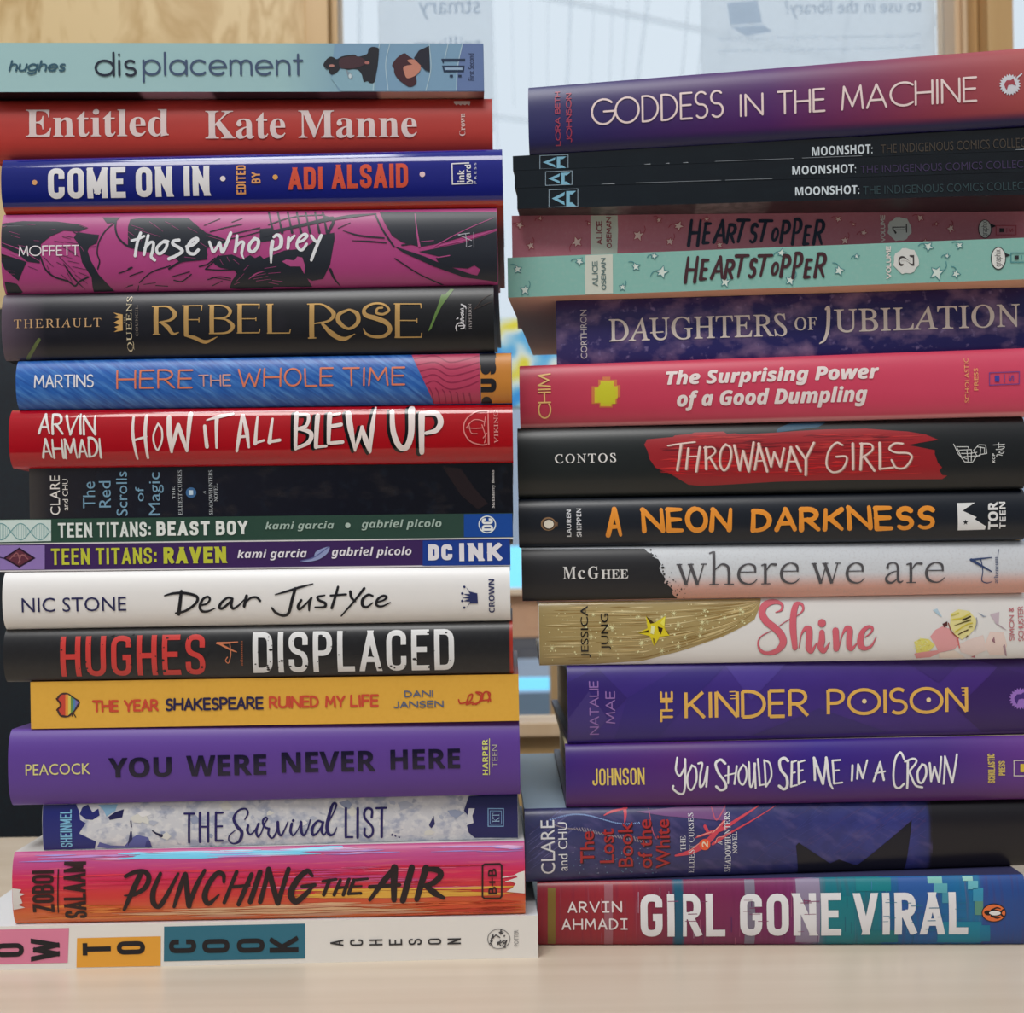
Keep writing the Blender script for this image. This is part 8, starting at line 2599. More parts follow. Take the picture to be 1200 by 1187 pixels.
E(1054,219,.18,.18,6),
E(1365,128,.22,.22,6),
E(454,396,.22,.22,6),
E(1675,131,.18,.18,6),
E(1561,209,.4,.4,6),
E(636,400,.22,.22,6),
E(1821,196,.18,.18,6),
E(854,276,.18,.18,6),
C(CA,226,222,170,4),P(0,1099,133,1111,143,1098,136,1102,155,1095,137,1088,155,1092,136,1074,142,1091,133,1076,124,1092,130,1088,111,1095,129,1104,112,1098,130,1119,125),
P(0,478,121,495,133,477,125,484,148,473,126,462,148,470,125,450,132,468,121,453,110,470,118,466,94,473,116,482,95,477,118,501,111),
P(0,1178,122,1195,136,1176,127,1183,156,1171,128,1159,155,1167,126,1146,135,1165,122,1139,108,1167,118,1159,89,1172,116,1185,89,1176,118,1198,109),
P(0,1213,220,1231,234,1211,224,1221,254,1206,226,1196,254,1202,224,1179,233,1200,220,1177,205,1202,215,1196,186,1206,214,1217,186,1211,215,1240,206),
P(0,1774,121,1794,132,1772,124,1777,147,1769,125,1759,146,1766,124,1743,131,1764,121,1747,110,1766,117,1762,95,1769,116,1778,95,1773,117,1793,110),
P(0,1765,202,1781,212,1764,205,1769,225,1761,206,1753,224,1758,205,1739,211,1757,202,1741,192,1758,199,1752,179,1761,198,1769,180,1764,199,1785,193),
P(0,1461,201,1478,211,1460,204,1464,225,1457,205,1447,224,1454,204,1434,210,1453,201,1435,191,1454,198,1447,178,1457,197,1464,178,1460,198,1480,192),
P(0,1442,102,1456,113,1440,105,1446,129,1436,107,1424,129,1433,105,1413,113,1432,102,1411,90,1433,98,1428,75,1437,97,1449,75,1440,98,1459,91),
P(0,1745,141,1756,149,1744,143,1749,161,1741,144,1732,161,1738,143,1721,149,1737,140,1726,132,1739,138,1733,120,1741,137,1750,120,1744,138,1757,132),
P(0,709,353,719,362,707,356,712,374,705,357,696,373,702,355,682,361,701,353,688,344,702,350,696,332,705,349,714,332,707,350,726,345),
P(0,1069,445,1100,460,1068,450,1076,480,1063,452,1053,480,1059,450,1033,459,1057,445,1033,431,1059,441,1052,411,1063,439,1075,411,1068,441,1094,432),
P(0,1072,150,1090,162,1070,154,1076,177,1067,155,1057,176,1063,154,1041,161,1062,150,1047,139,1064,147,1058,124,1067,146,1077,124,1070,147,1094,140),
P(0,1269,333,1288,346,1267,337,1277,365,1263,339,1251,364,1259,337,1237,346,1258,333,1238,320,1259,329,1253,302,1263,327,1276,302,1267,329,1295,321),
P(0,885,380,903,391,884,383,889,405,881,385,872,405,878,383,860,390,876,380,856,369,878,377,871,355,881,375,889,355,884,377,901,370),
P(0,1410,262,1436,277,1408,267,1417,297,1404,269,1392,297,1399,267,1379,276,1397,262,1375,248,1399,258,1394,228,1404,256,1420,228,1408,258,1435,249),
P(0,1212,411,1234,426,1210,415,1218,448,1205,417,1194,448,1200,415,1167,425,1198,410,1168,394,1200,406,1191,373,1205,404,1218,373,1210,406,1235,395),
P(0,896,372,929,388,894,377,905,411,889,379,874,411,884,377,855,387,882,371,857,355,884,366,872,332,889,364,902,333,894,367,919,356),
P(0,538,465,563,481,536,470,548,504,531,472,515,503,527,470,498,480,524,464,502,448,527,459,516,426,531,457,545,426,536,460,560,449),
P(0,1615,166,1637,178,1614,170,1619,195,1610,171,1601,194,1606,170,1585,177,1605,166,1586,154,1607,162,1603,137,1610,161,1621,138,1614,162,1639,155),
P(0,629,356,648,370,627,360,632,390,622,362,609,389,618,360,591,369,616,356,595,342,618,352,612,322,622,350,637,323,627,352,658,343),
P(0,457,313,477,327,455,318,460,346,451,319,439,346,446,318,420,326,445,313,421,299,447,309,439,281,451,307,461,281,455,309,476,300),
P(0,592,239,616,251,590,243,595,267,587,244,574,267,583,242,564,250,582,239,558,227,583,235,578,211,587,234,598,211,590,235,611,228),
P(0,118,407,141,423,116,412,126,445,111,414,97,445,106,412,70,422,104,407,85,391,107,402,99,369,111,400,124,370,116,402,147,392),
P(0,1398,321,1419,335,1396,325,1405,353,1392,327,1382,353,1388,325,1366,334,1386,321,1360,307,1388,317,1381,289,1392,315,1407,289,1396,317,1415,308),
P(0,853,152,864,161,851,155,855,173,849,156,841,172,846,155,831,160,845,152,830,143,846,149,842,131,849,148,858,132,852,149,868,144),
P(0,1755,100,1776,113,1753,104,1759,131,1749,106,1735,130,1745,104,1724,112,1744,100,1717,87,1745,96,1740,69,1750,94,1762,69,1754,96,1779,88),
P(0,1028,177,1047,187,1026,180,1031,199,1024,181,1016,199,1021,180,1002,186,1020,177,1004,167,1021,174,1017,155,1024,173,1032,155,1027,174,1047,168),
P(0,641,240,667,257,639,245,648,280,634,247,621,280,629,245,595,256,627,240,596,222,629,234,620,199,634,232,649,200,639,235,666,224),
P(0,1421,203,1446,219,1419,208,1429,240,1414,209,1403,240,1410,207,1385,218,1408,202,1374,186,1410,198,1400,165,1415,196,1430,165,1419,198,1449,188),
P(0,871,146,890,156,870,149,876,170,867,150,858,170,864,149,844,155,863,146,849,135,864,143,858,122,867,141,875,122,870,143,889,136),
C(CA,216,198,46,5),P(0,927,137,1000,202,1098,143,1088,243,1133,313,1047,322,994,403,958,315,858,287,940,246),
C(CA,70,50,20,6),P(0,927,137,1000,202,965,207),
C(CA,60,40,16,6),P(0,1029,232,1073,248,1055,302,1036,272),
C(CA,70,52,20,6),P(0,858,287,949,261,949,283),
C(CA,130,110,30,6),P(0,994,403,983,331,1002,341),
C(CA,240,232,170,6),P(0,975,222,1004,232,993,301,964,291),
C(CA,236,222,90,6),P(0,1049,203,1098,143,1083,233),
C(CA,90,64,24,6),P(0,1083,243,1131,308,1116,298),
C(AU,30,28,28,6),T('JESSICA','reg',362,42,448,495,90),
T('JUNG','reg',537,111,623,428,90),
C(TI,150,96,108,3),S([.44,1.02,1.32,2.1,2.98,3.17,3.27,3.17,3.27,3.17,2.49,1.81,1.32,.73,.54,.39],201,2052,129,2102,110,2110,62,2053,38,1972,59,1934,127,1966,201,2043,267,2096,327,2111,396,2062,460,1984,484,1920,460,1894,392,1924,334,2003,291),
S([.39,.39,.49,.93,1.22,1.51,2.49,2.88,3.07,2.39],201,2078,247,2162,195,2242,157,2288,114,2286,70,2258,55,2229,74,2205,151,2198,279,2214,439),
S([.54,.63,1.81,2.78,2.88,2.78,1.9,.49],201,2249,438,2268,329,2303,276,2336,281,2337,360,2332,439,2358,472,2400,401),
S([2.39,2.98,2.98,2.1,.49],201,2447,308,2445,382,2435,431,2466,471,2513,398),
S([2.88,2.68],201,2565,295,2571,453),
S([.54,.73,1.9,2.78,2.78,2.68,1.71,.49],201,2593,443,2621,335,2657,277,2686,292,2682,366,2683,435,2706,457,2749,406),
S([.49,.83,1.22,1.51,2.29,2.88,2.78,1.71,1.02,.44],201,2818,358,2867,320,2882,281,2848,268,2798,309,2776,387,2789,437,2829,455,2877,428,2914,355),
C(TI,212,104,118,5),S([.29,.88,1.17,1.95,2.83,3.03,3.12,3.03,3.12,3.03,2.34,1.66,1.17,.59,.39,.24],201,2050,127,2100,108,2108,60,2051,36,1970,57,1932,125,1964,199,2041,265,2094,325,2109,394,2060,458,1982,482,1918,458,1892,390,1922,332,2001,289),
S([.24,.24,.34,.78,1.07,1.37,2.34,2.73,2.93,2.25],201,2076,245,2161,193,2240,155,2287,112,2285,68,2256,53,2227,72,2203,149,2196,277,2212,437),
S([.39,.49,1.66,2.63,2.73,2.63,1.76,.34],201,2247,436,2266,327,2301,274,2334,279,2335,358,2330,437,2356,470,2398,399),
S([2.25,2.83,2.83,1.95,.34],201,2445,306,2443,380,2433,429,2464,469,2511,396),
S([2.73,2.54],201,2563,293,2569,451),
S([.39,.59,1.76,2.63,2.63,2.54,1.56,.34],201,2591,441,2620,333,2655,275,2684,290,2680,364,2681,433,2704,455,2747,404),
S([.34,.68,1.07,1.37,2.15,2.73,2.63,1.56,.88,.29],201,2816,356,2865,318,2880,279,2846,266,2796,307,2774,385,2787,435,2827,453,2875,426,2912,353),
C(TI,150,96,108,3),E(2448,229,1.76,1.85,20),
C(TI,212,104,118,5),E(2446,227,1.66,1.76,20),
C('flower_drawing',222,158,160,1),P(0,3379,361,3424,303,3491,271,3549,297,3615,379,3623,438,3588,475,3458,503,3425,435),
C('flower_drawing',226,216,150,2),P(0,3560,166,3628,130,3722,147,3778,221,3773,286,3717,351,3651,391,3593,349,3549,268),
C('flower_drawing',224,214,116,2),P(0,3240,403,3306,374,3365,382,3421,435,3376,487,3266,500),
C('flower_drawing',220,150,150,3),P(0,3245,507,3310,493,3449,480,3462,503,3389,540,3272,549),
C('flower_drawing',226,206,200,1),P(0,3623,438,3703,395,3835,353,3869,487,3757,538,3649,498),
C('flower_drawing',228,206,198,1),P(0,3894,325,4011,334,4042,445,4022,535,3904,533,3844,442),
C('flower_drawing',196,180,190,2),P(0,3897,179,3979,158,3968,275,3946,260),
C('flower_drawing',180,160,170,2),P(0,3946,260,3975,268,4041,317,4011,305),
C('flower_drawing',150,160,176,2),P(0,3795,159,3845,189,3874,193,3837,200),
C('flower_drawing',176,200,214,2),P(0,3407,134,3445,120,3485,194,3456,179),
C('flower_drawing',150,110,120,3),P(0,3909,406,3930,366,3939,429),
C('flower_drawing',170,140,150,3),P(0,4006,452,4024,437,4049,543,4033,535),
C('flower_drawing',228,214,202,3),P(0,3458,503,3589,482,3667,529,3692,552,3464,550),
C('flower_drawing',180,110,120,3),P(0,3736,545,3771,531,3781,553),
C('flower_drawing',90,50,50,4),P(0,3484,252,3528,231,3527,268,3498,282),
C('flower_drawing',60,50,36,5),S(.66,201,3661,222,3727,194),
C('flower_drawing',90,80,40,5),S([.22,.51,.59],201,3586,269,3660,244,3727,223),
C('flower_drawing',90,72,40,5),S(.51,201,3622,346,3659,325,3703,307),
C('flower_drawing',206,190,66,5),S(.51,201,3593,324,3689,263,3741,249),
C('flower_drawing',212,198,80,5),S(.59,201,3572,217,3654,204,3721,168),
C('flower_drawing',206,196,90,5),S(.51,201,3566,180,3626,160),
C('flower_drawing',150,80,60,5),S(.44,201,3535,246,3563,320,3622,379),
C('flower_drawing',160,160,166,5),S(.51,201,3778,206,3781,250,3762,308),
C('flower_drawing',214,110,110,5),S(.51,201,3615,379,3632,461),
C('flower_drawing',110,90,70,5),S(.59,201,3688,373,3699,359),
C('flower_drawing',130,120,60,5),S(.37,201,3711,285,3740,279),
C('flower_drawing',240,236,170,4),S(.29,201,3297,438,3281,433),
S(.29,201,3270,413,3261,398),
S(.29,201,3361,473,3376,476),
C('flower_drawing',206,196,90,4),S(.29,201,3365,440,3376,432),
C('flower_drawing',236,228,120,4),S(.29,201,3327,404,3308,416),
C('flower_drawing',240,236,170,4),S(.29,201,3336,392,3355,406),
S(.29,201,3276,460,3257,471),
S(.29,201,3259,443,3246,424),
S(.29,201,3315,410,3301,399),
C('flower_drawing',236,228,120,4),S(.29,201,3299,391,3292,371),
C('flower_drawing',240,236,170,4),S(.29,201,3259,452,3239,455),
C('flower_drawing',206,196,90,4),S(.29,201,3294,471,3312,481),
C('flower_drawing',236,228,120,4),S(.29,201,3337,476,3338,454),
C('flower_drawing',240,236,170,4),S(.29,201,3352,410,3334,422),
S(.29,201,3320,442,3336,435),
C('flower_drawing',236,228,120,4),S(.29,201,3318,459,3315,444),
C('flower_drawing',240,236,170,4),S(.29,201,3293,455,3307,442),
C('flower_drawing',206,196,90,4),S(.29,201,3295,393,3277,387),
C('flower_drawing',240,236,170,4),S(.29,201,3316,420,3315,421),
C('flower_drawing',206,196,90,4),S(.29,201,3362,453,3357,436),
C('flower_drawing',236,228,120,4),S(.29,201,3353,448,3349,445),
S(.29,201,3311,405,3332,391),
C(PM,190,116,122,4),H('SIMON &','clean',4059,123,4103,408,90,.37),
H('SCHUSTER','clean',4136,114,4184,413,90,.37),
])
book(kind='hardcover', x=23.03, y=532.0, yaw=-0.8, L=216.257, W=150.0, zt=(121.314, 121.447), zb=(87.3, 87.901), b=4.5, label='royal purple hardcover with gold geometric capitals and dots inside the round letters', mat={'u': [(-0.4, (58, 42, 122)), (86.9, (64, 44, 128)), (214.1, (72, 44, 120))], 'rough': 0.36, 'noise': [(1, 1, 0.2, (50, 34, 100), 0.45, 0.7)]}, top=(120, 126, 140), under=(44, 30, 84),ops=[
C(CA,52,36,110,1),P(0,-5,143,267,20,516,283,255,529,-11,600),
C(CA,66,52,120,1),P(0,-11,472,185,219,344,456,183,652,-11,648),
C(CA,54,40,118,1),P(0,516,283,933,52,1383,24,996,380,777,649,405,641),
C(CA,72,54,140,1),P(0,1383,24,1906,19,1590,318),
C(CA,62,40,112,1),P(0,2953,15,3477,1,3228,201),
C(CA,56,34,96,1),P(0,3372,426,3766,64,4297,37,4289,646,3615,647),
C(CA,58,44,112,1),P(0,1595,635,2182,403,2788,629),
C(CA,60,36,104,1),P(0,3552,3,3979,141,4268,444,4303,1),
C(AU,146,110,176,4),H('NATALIE','clean',187,132,270,597,90,.51),
H('MAE','clean',327,221,411,501,90,.51),
C(TI,224,176,88,4),H('THE','clean',799,230,913,498,90,1.02),
H('KINDER','clean',1010,229,2096,480,0,1.46,cap=0),
H('POISON','clean',2246,234,3479,472,0,1.43,cap=0),
C(TI,230,206,160,4),E(2574,348,1.02,1.02,20),
E(3135,347,1.02,1.02,20),
C(TI,224,176,88,4),S(.48,101,1406,245,1458,244),
S(.48,101,1412,276,1457,275),
S(.48,101,1412,304,1456,303),
S(.48,101,3424,249,3477,248),
S(.48,101,3431,280,3476,279),
S(.48,101,3430,308,3475,308),
C(PM,152,112,194,3),P(0,4013,354,4031,368,4009,375,4023,394,4000,395,4008,417,3985,412,3987,435,3967,423,3962,446,3946,429,3935,449,3924,429,3907,445,3902,422,3882,433,3884,410,3861,414,3869,393,3846,391,3860,373,3839,364,3857,351,3839,336,3861,329,3847,310,3870,309,3863,287,3885,293,3884,270,3904,281,3910,259,3925,275,3937,255,3948,276,3964,260,3969,282,3989,272,3987,294,4009,290,4001,311,4024,313,4010,332,4031,340),
C(PM,70,46,120,4),P(0,3882,346,3907,313,3945,312,3965,295,3988,363,3954,351,3920,357,3905,400,3891,380),
])
book(kind='hardcover', x=21.801, y=532.0, yaw=0.0, L=214.139, W=150.0, zt=(87.197, 87.792), zb=(59.49, 59.998), b=4.5, label='violet-blue hardcover with tall white bouncy handwritten title, directly under the royal purple hardcover', mat={'u': [(-0.4, (64, 38, 120)), (50.5, (84, 42, 114)), (109.5, (54, 36, 128)), (161.2, (70, 44, 122)), (212.1, (104, 58, 136))], 'v': [(0.55, 1.1, (92, 44, 104))], 'rough': 0.36}, top=(196, 186, 150), under=(60, 34, 80),ops=[
C(AU,224,196,100,4),H('JOHNSON','block',230,207,680,353,0,.77),
C(TI,234,228,236,4),S(.88,201,967,127,952,230,985,281,1030,210),
S(.93,201,1035,139,1026,399,990,442,928,397,928,369),
S(.88,201,1092,194,1051,287,1056,377,1089,406,1128,322,1124,222,1092,194),
S(.88,201,1147,179,1181,180,1162,278,1159,381,1194,346,1224,213),
S(.88,101,1227,208,1213,380),
S(1.1,201,1380,183,1342,150,1297,182,1317,259,1371,338,1382,394,1338,414,1299,381),
S(.82,101,1407,206,1402,355),
S(.88,101,1479,207,1456,362),
S(.66,101,1377,288,1472,267),
S(.82,201,1534,197,1494,262,1499,340,1532,369,1560,308,1559,230,1534,197),
S(.88,201,1585,176,1590,370,1615,365,1638,188),
S(.88,101,1631,188,1640,401),
S(.88,101,1663,150,1676,377),
S(.71,101,1676,377,1714,371),
S(.88,101,1718,162,1728,389),
S(.82,201,1716,162,1764,190,1776,301,1731,389),
S(1.21,201,1923,171,1891,146,1851,172,1860,247,1908,314,1911,393,1881,415,1842,386),
S(.99,101,1956,181,1947,393),
S(.77,101,1947,393,1997,381),
S(.77,101,1955,185,1995,170),
S(.77,101,1953,276,1981,271),
S(.99,101,2013,184,2013,372),
S(.77,101,2013,372,2063,350),
S(.77,101,2013,186,2067,169),
S(.77,101,2014,261,2048,252),
S(1.04,101,2149,150,2152,339),
S(1.21,101,2149,150,2222,374),
S(.99,101,2222,374,2254,152),
S([1.21,1.21,.66],201,2254,150,2277,351,2308,421),
S(.93,101,2308,175,2318,374),
S(.77,101,2318,374,2388,366),
S(.82,101,2308,175,2375,171),
S(.77,101,2315,263,2361,258),
S(.99,101,2479,219,2471,349),
S(.93,101,2528,211,2517,335),
S(.99,101,2528,211,2565,331),
S(.82,101,2565,331,2607,178),
S(.93,101,2719,195,2659,358),
S(.99,101,2717,198,2748,350),
S(.77,101,2676,291,2759,276),
S(.93,201,2928,175,2899,117,2851,173,2831,305,2843,401,2882,424,2925,385),
S(.99,101,2957,192,2951,426),
S(.88,201,2933,195,3006,171,3032,199,2964,285),
S(.93,201,2969,286,3020,398,3082,422),
S(.99,201,3081,221,3041,287,3047,365,3080,379,3113,310,3109,238,3081,221),
S(.99,101,3146,212,3157,369),
S(.77,101,3157,369,3186,245),
S(.99,101,3186,245,3224,377),
S(.88,101,3224,377,3248,161),
S(.88,101,3281,157,3266,394),
S(.99,101,3281,160,3340,384),
S(.88,101,3340,384,3385,142),
C(PM,204,180,100,4),H('SCHOLASTIC','block',3649,141,3710,396,90,.48),
H('PRESS','block',3741,205,3797,330,90,.48),
C(PM,206,196,190,4),S(.4,111,3875,203,4067,206,4065,339,3873,335),
C(PM,214,186,66,4),P(0,3929,233,3970,234,3969,305,3928,304),
])
book(kind='hardcover', x=3.634, y=531.0, yaw=-1.3, L=223.952, W=153.0, zt=(59.346, 59.878), zb=(27.577, 30.109), b=4.5, label='dark blue hardcover with sideways crimson title and a black pointed-ear silhouette', mat={'u': [(-0.5, (60, 64, 108)), (53.4, (60, 58, 100)), (112.8, (56, 58, 112)), (164.9, (58, 62, 130)), (175.4, (50, 54, 108)), (176.6, (36, 34, 40)), (221.9, (34, 32, 36))], 'rough': 0.3, 'noise': [(2.4, 2.4, 0.4, (44, 40, 80), 0.45, 0.7), (1.5, 4, 0.5, (104, 92, 140), 0.52, 0.75, 25)]}, top=(150, 170, 190), under=(40, 34, 60),ops=[
C(CA,32,30,35,0),P(0,3552,-12,4487,-6,4477,674,3542,658),
C(CA,28,28,38,2),P(0,2349,355,2374,331,2651,524,2727,491,2886,553,3367,162,3332,413,3310,646,2380,640),
C(CA,140,136,180,1),S([.11,.48,.11],201,122,219,364,59),
C(CA,90,92,150,1),S([.11,.31,.11],201,52,385,272,233),
S([.11,.28,.11],201,58,462,365,248),
S([.11,.22,.11],201,101,372,353,198),
C(CA,76,66,90,1),S([.11,.41,.11],201,54,487,341,285),
C(CA,110,110,170,1),S([.11,.24,.11],201,80,403,406,178),
C(CA,76,66,90,1),S([.11,.29,.11],201,34,184,351,-23),
C(CA,90,92,150,1),S([.11,.37,.11],201,76,175,230,74),
C(CA,76,66,90,1),S([.11,.4,.11],201,32,363,187,256),
C(CA,110,110,170,1),S([.11,.25,.11],201,156,121,481,-94),
C(CA,140,136,180,1),S([.11,.33,.11],201,161,393,295,299),
S([.11,.24,.11],201,115,369,438,147),
S([.11,.4,.11],201,70,318,197,230),
C(CA,110,110,170,1),S([.11,.22,.11],201,31,347,307,158),
C(CA,140,136,180,1),S([.11,.46,.11],201,41,198,212,85),
S([.11,.34,.11],201,93,219,273,98),
C(CA,110,110,170,1),S([.11,.43,.11],201,45,494,249,349),
S([.11,.34,.11],201,23,435,236,286),
C(CA,76,66,90,1),S([.11,.43,.11],201,183,203,303,122),
S([.11,.32,.11],201,119,342,281,230),
C(CA,140,136,180,1),S([.11,.43,.11],201,123,365,354,206),
C(CA,110,110,170,1),S([.11,.32,.11],201,36,285,350,75),
S([.11,.26,.11],201,104,310,345,146),
S([.11,.51,.11],201,19,268,330,61),
C(CA,90,92,150,1),S([.11,.25,.11],201,50,321,197,219),
S([.11,.49,.11],201,159,300,415,126),
C(CA,140,170,220,1),S(.37,201,224,82,230,89),
S(.37,201,241,77,247,84),
S(.37,201,258,73,264,80),
S(.37,201,275,68,281,75),
S(.37,201,292,64,299,71),
S(.37,201,309,60,316,67),
S(.37,201,327,57,333,64),
S(.37,201,344,54,350,60),
S(.37,201,361,51,367,58),
S(.37,201,378,49,385,55),
S(.37,201,395,47,402,53),
S(.37,201,412,45,419,52),
S(.37,201,430,45,436,51),
S(.37,201,447,45,453,51),
S(.37,201,464,45,470,52),
S(.37,201,481,46,487,53),
S(.37,201,498,47,504,54),
S(.37,201,515,49,521,56),
S(.37,201,531,52,538,59),
S(.37,201,548,55,555,62),
S(.37,201,565,58,571,65),
S(.37,201,582,62,588,69),
S(.37,201,599,66,605,73),
S(.37,201,616,71,622,78),
S(.37,201,632,76,639,83),
S(.37,201,649,81,656,87),
S(.37,201,666,86,672,92),
S(.37,201,683,91,689,98),
S(.37,201,700,96,706,103),
S(.37,201,716,100,723,107),
S(.37,201,733,105,740,112),
S(.37,201,750,110,756,117),
S(.37,201,767,114,773,121),
S(.37,201,784,118,790,125),
S(.37,201,801,121,807,128),
S(.37,201,818,124,824,131),
S(.37,201,834,126,841,133),
S(.37,201,851,128,858,135),
S(.37,201,868,129,875,136),
S(.37,201,885,130,892,137),
S(.37,201,902,130,909,137),
S(.37,201,920,129,926,136),
S(.37,201,937,128,943,135),
S(.37,201,954,126,960,134),
S(.37,201,971,124,977,131),
S(.37,201,988,122,994,129),
C(CA,140,130,140,1),S(.48,201,259,123,273,137),
S(.48,201,282,133,297,142),
S(.48,201,306,142,320,147),
S(.48,201,329,149,344,152),
S(.48,201,353,155,368,156),
S(.48,201,376,158,391,161),
S(.48,201,400,159,415,166),
S(.48,201,424,158,438,170),
S(.48,201,447,157,462,175),
S(.48,201,471,156,485,180),
S(.48,201,495,156,509,185),
S(.48,201,518,158,532,190),
S(.48,201,542,162,556,194),
S(.48,201,565,168,579,199),
S(.48,201,589,176,603,204),
S(.48,201,612,185,626,209),
S(.48,201,635,195,650,214),
S(.48,201,659,205,673,219),
S(.48,201,682,214,697,223),
S(.48,201,706,221,720,228),
S(.48,201,729,226,744,233),
S(.48,201,753,228,768,238),
S(.48,201,777,229,791,243),
S(.48,201,800,228,815,248),
S(.48,201,824,227,838,253),
S(.48,201,848,226,862,258),
S(.48,201,871,227,885,263),
S(.48,201,895,229,909,268),
S(.48,201,919,234,933,273),
S(.48,201,942,241,956,278),
S(.48,201,966,249,980,283),
S(.48,201,989,259,1003,288),
S(.48,201,1013,269,1027,293),
S(.48,201,1036,279,1051,298),
C(CA,90,120,150,1),E(876,473,.36,.15,6),
C(CA,110,140,170,1),E(934,440,.22,.16,6),
C(CA,130,130,160,1),E(897,380,.41,.21,6),
C(CA,90,120,150,1),E(911,350,.18,.29,6),
E(420,476,.27,.19,6),
E(872,495,.44,.17,6),
C(CA,110,140,170,1),E(624,547,.27,.24,6),
C(CA,90,120,150,1),E(683,353,.3,.3,6),
C(CA,110,140,170,1),E(692,493,.24,.17,6),
C(CA,90,120,150,1),E(883,374,.45,.18,6),
E(966,380,.2,.26,6),
C(CA,110,140,170,1),E(512,366,.42,.17,6),
C(CA,90,120,150,1),E(710,313,.29,.35,6),
C(CA,110,140,170,1),E(1075,424,.4,.17,6),
C(CA,90,120,150,1),E(701,429,.42,.32,6),
C(CA,110,140,170,1),E(495,415,.15,.18,6),
E(874,514,.33,.28,6),
E(502,504,.28,.2,6),
C(CA,130,130,160,1),E(633,547,.33,.36,6),
C(CA,110,140,170,1),E(1100,417,.34,.34,6),
C(CA,90,120,150,1),E(717,447,.22,.33,6),
E(903,381,.34,.15,6),
C(CA,110,140,170,1),E(835,381,.24,.29,6),
C(CA,90,120,150,1),E(471,425,.26,.23,6),
E(777,431,.38,.23,6),
C(CA,110,140,170,1),E(1077,442,.34,.28,6),
C(CA,130,130,160,1),E(1136,558,.23,.33,6),
E(995,345,.33,.17,6),
E(413,359,.38,.23,6),
C(CA,110,140,170,1),E(857,356,.3,.3,6),
C(CA,130,130,160,1),E(623,503,.21,.29,6),
C(CA,90,120,150,1),E(911,320,.21,.36,6),
C(CA,130,130,160,1),E(908,358,.37,.27,6),
C(CA,90,120,150,1),E(612,465,.28,.23,6),
E(1106,563,.4,.36,6),
C(CA,130,130,160,1),E(430,317,.37,.16,6),
C(CA,90,120,150,1),E(1097,527,.44,.2,6),
C(CA,110,140,170,1),E(753,382,.27,.32,6),
C(CA,130,130,160,1),E(1026,481,.2,.18,6),
C(CA,110,140,170,1),E(793,425,.43,.26,6),
C(CA,90,120,150,1),E(932,365,.43,.22,6),
E(625,368,.28,.15,6),
C(CA,110,140,170,1),E(564,415,.29,.28,6),
C(CA,130,130,160,1),E(471,536,.28,.2,6),
C(CA,110,140,170,1),E(475,474,.34,.26,6),
E(733,357,.17,.27,6),
C(CA,130,130,160,1),E(1058,344,.43,.15,6),
C(CA,90,120,150,1),E(836,532,.31,.18,6),
C(CA,110,140,170,1),E(515,432,.23,.23,6),
C(CA,90,120,150,1),E(468,546,.41,.29,6),
E(845,542,.41,.27,6),
E(436,420,.31,.15,6),
E(925,548,.36,.29,6),
E(976,422,.3,.31,6),
C(CA,130,130,160,1),E(1082,488,.2,.17,6),
C(CA,90,120,150,1),E(908,536,.19,.18,6),
E(895,356,.26,.31,6),
C(CA,110,140,170,1),E(988,470,.2,.36,6),
C(CA,130,130,160,1),E(732,321,.16,.34,6),
C(CA,110,140,170,1),E(707,546,.28,.33,6),
C(CA,90,120,150,1),E(835,366,.25,.25,6),
E(443,518,.15,.15,6),
C(CA,110,140,170,1),E(551,382,.15,.17,6),
C(CA,90,120,150,1),E(1034,532,.31,.26,6),
E(1020,459,.34,.15,6),
C(CA,130,130,160,1),E(866,410,.46,.26,6),
E(679,425,.28,.17,6),
C(CA,90,120,150,1),E(721,430,.15,.31,6),
E(1048,567,.4,.16,6),
C(CA,110,140,170,1),E(893,378,.45,.33,6),
C(CA,84,84,150,1),S([.07,.18,.07],201,2385,264,2585,155),
S([.07,.2,.07],201,3331,341,3488,252),
C(CA,104,76,120,1),S([.07,.27,.07],201,2831,281,3284,41),
C(CA,84,84,150,1),S([.07,.12,.07],201,2050,378,2519,140),
C(CA,94,70,110,1),S([.07,.27,.07],201,3126,167,3469,8),
C(CA,76,84,150,1),S([.07,.16,.07],201,2825,112,3355,-177),
C(CA,104,76,120,1),S([.07,.32,.07],201,3378,130,3491,179),
S([.07,.15,.07],201,2674,442,2846,342),
S([.07,.18,.07],201,2459,307,3049,-5),
S([.07,.24,.07],201,2073,90,2371,-66),
S([.07,.29,.07],201,3208,282,3507,46),
S([.07,.31,.07],201,2165,503,2677,233),
C(CA,94,70,110,1),S([.07,.28,.07],201,3233,476,3424,372),
C(CA,76,84,150,1),S([.07,.26,.07],201,3422,119,3504,59),
C(CA,94,70,110,1),S([.07,.24,.07],201,2265,152,2675,-43),
S([.07,.15,.07],201,3271,172,3505,52),
C(CA,76,84,150,1),S([.07,.31,.07],201,3068,200,3259,282),
C(CA,84,84,150,1),S([.07,.19,.07],201,3131,322,3487,124),
C(CA,76,84,150,1),S([.07,.31,.07],201,2086,62,2585,-213),
C(CA,104,76,120,1),S([.07,.25,.07],201,1951,142,2416,-237),
C(CA,76,84,150,1),S([.07,.27,.07],201,1863,186,2137,-25),
S([.07,.12,.07],201,2679,391,2888,212),
C(CA,84,84,150,1),S([.07,.21,.07],201,2270,400,2518,509),
C(CA,104,76,120,1),S([.07,.25,.07],201,3225,376,3493,148),
C(CA,94,70,110,1),S([.07,.17,.07],201,3350,281,3492,162),
C(CA,84,84,150,1),S([.07,.22,.07],201,2461,147,2944,-87),
C(CA,104,76,120,1),S([.07,.19,.07],201,3434,300,3486,322),
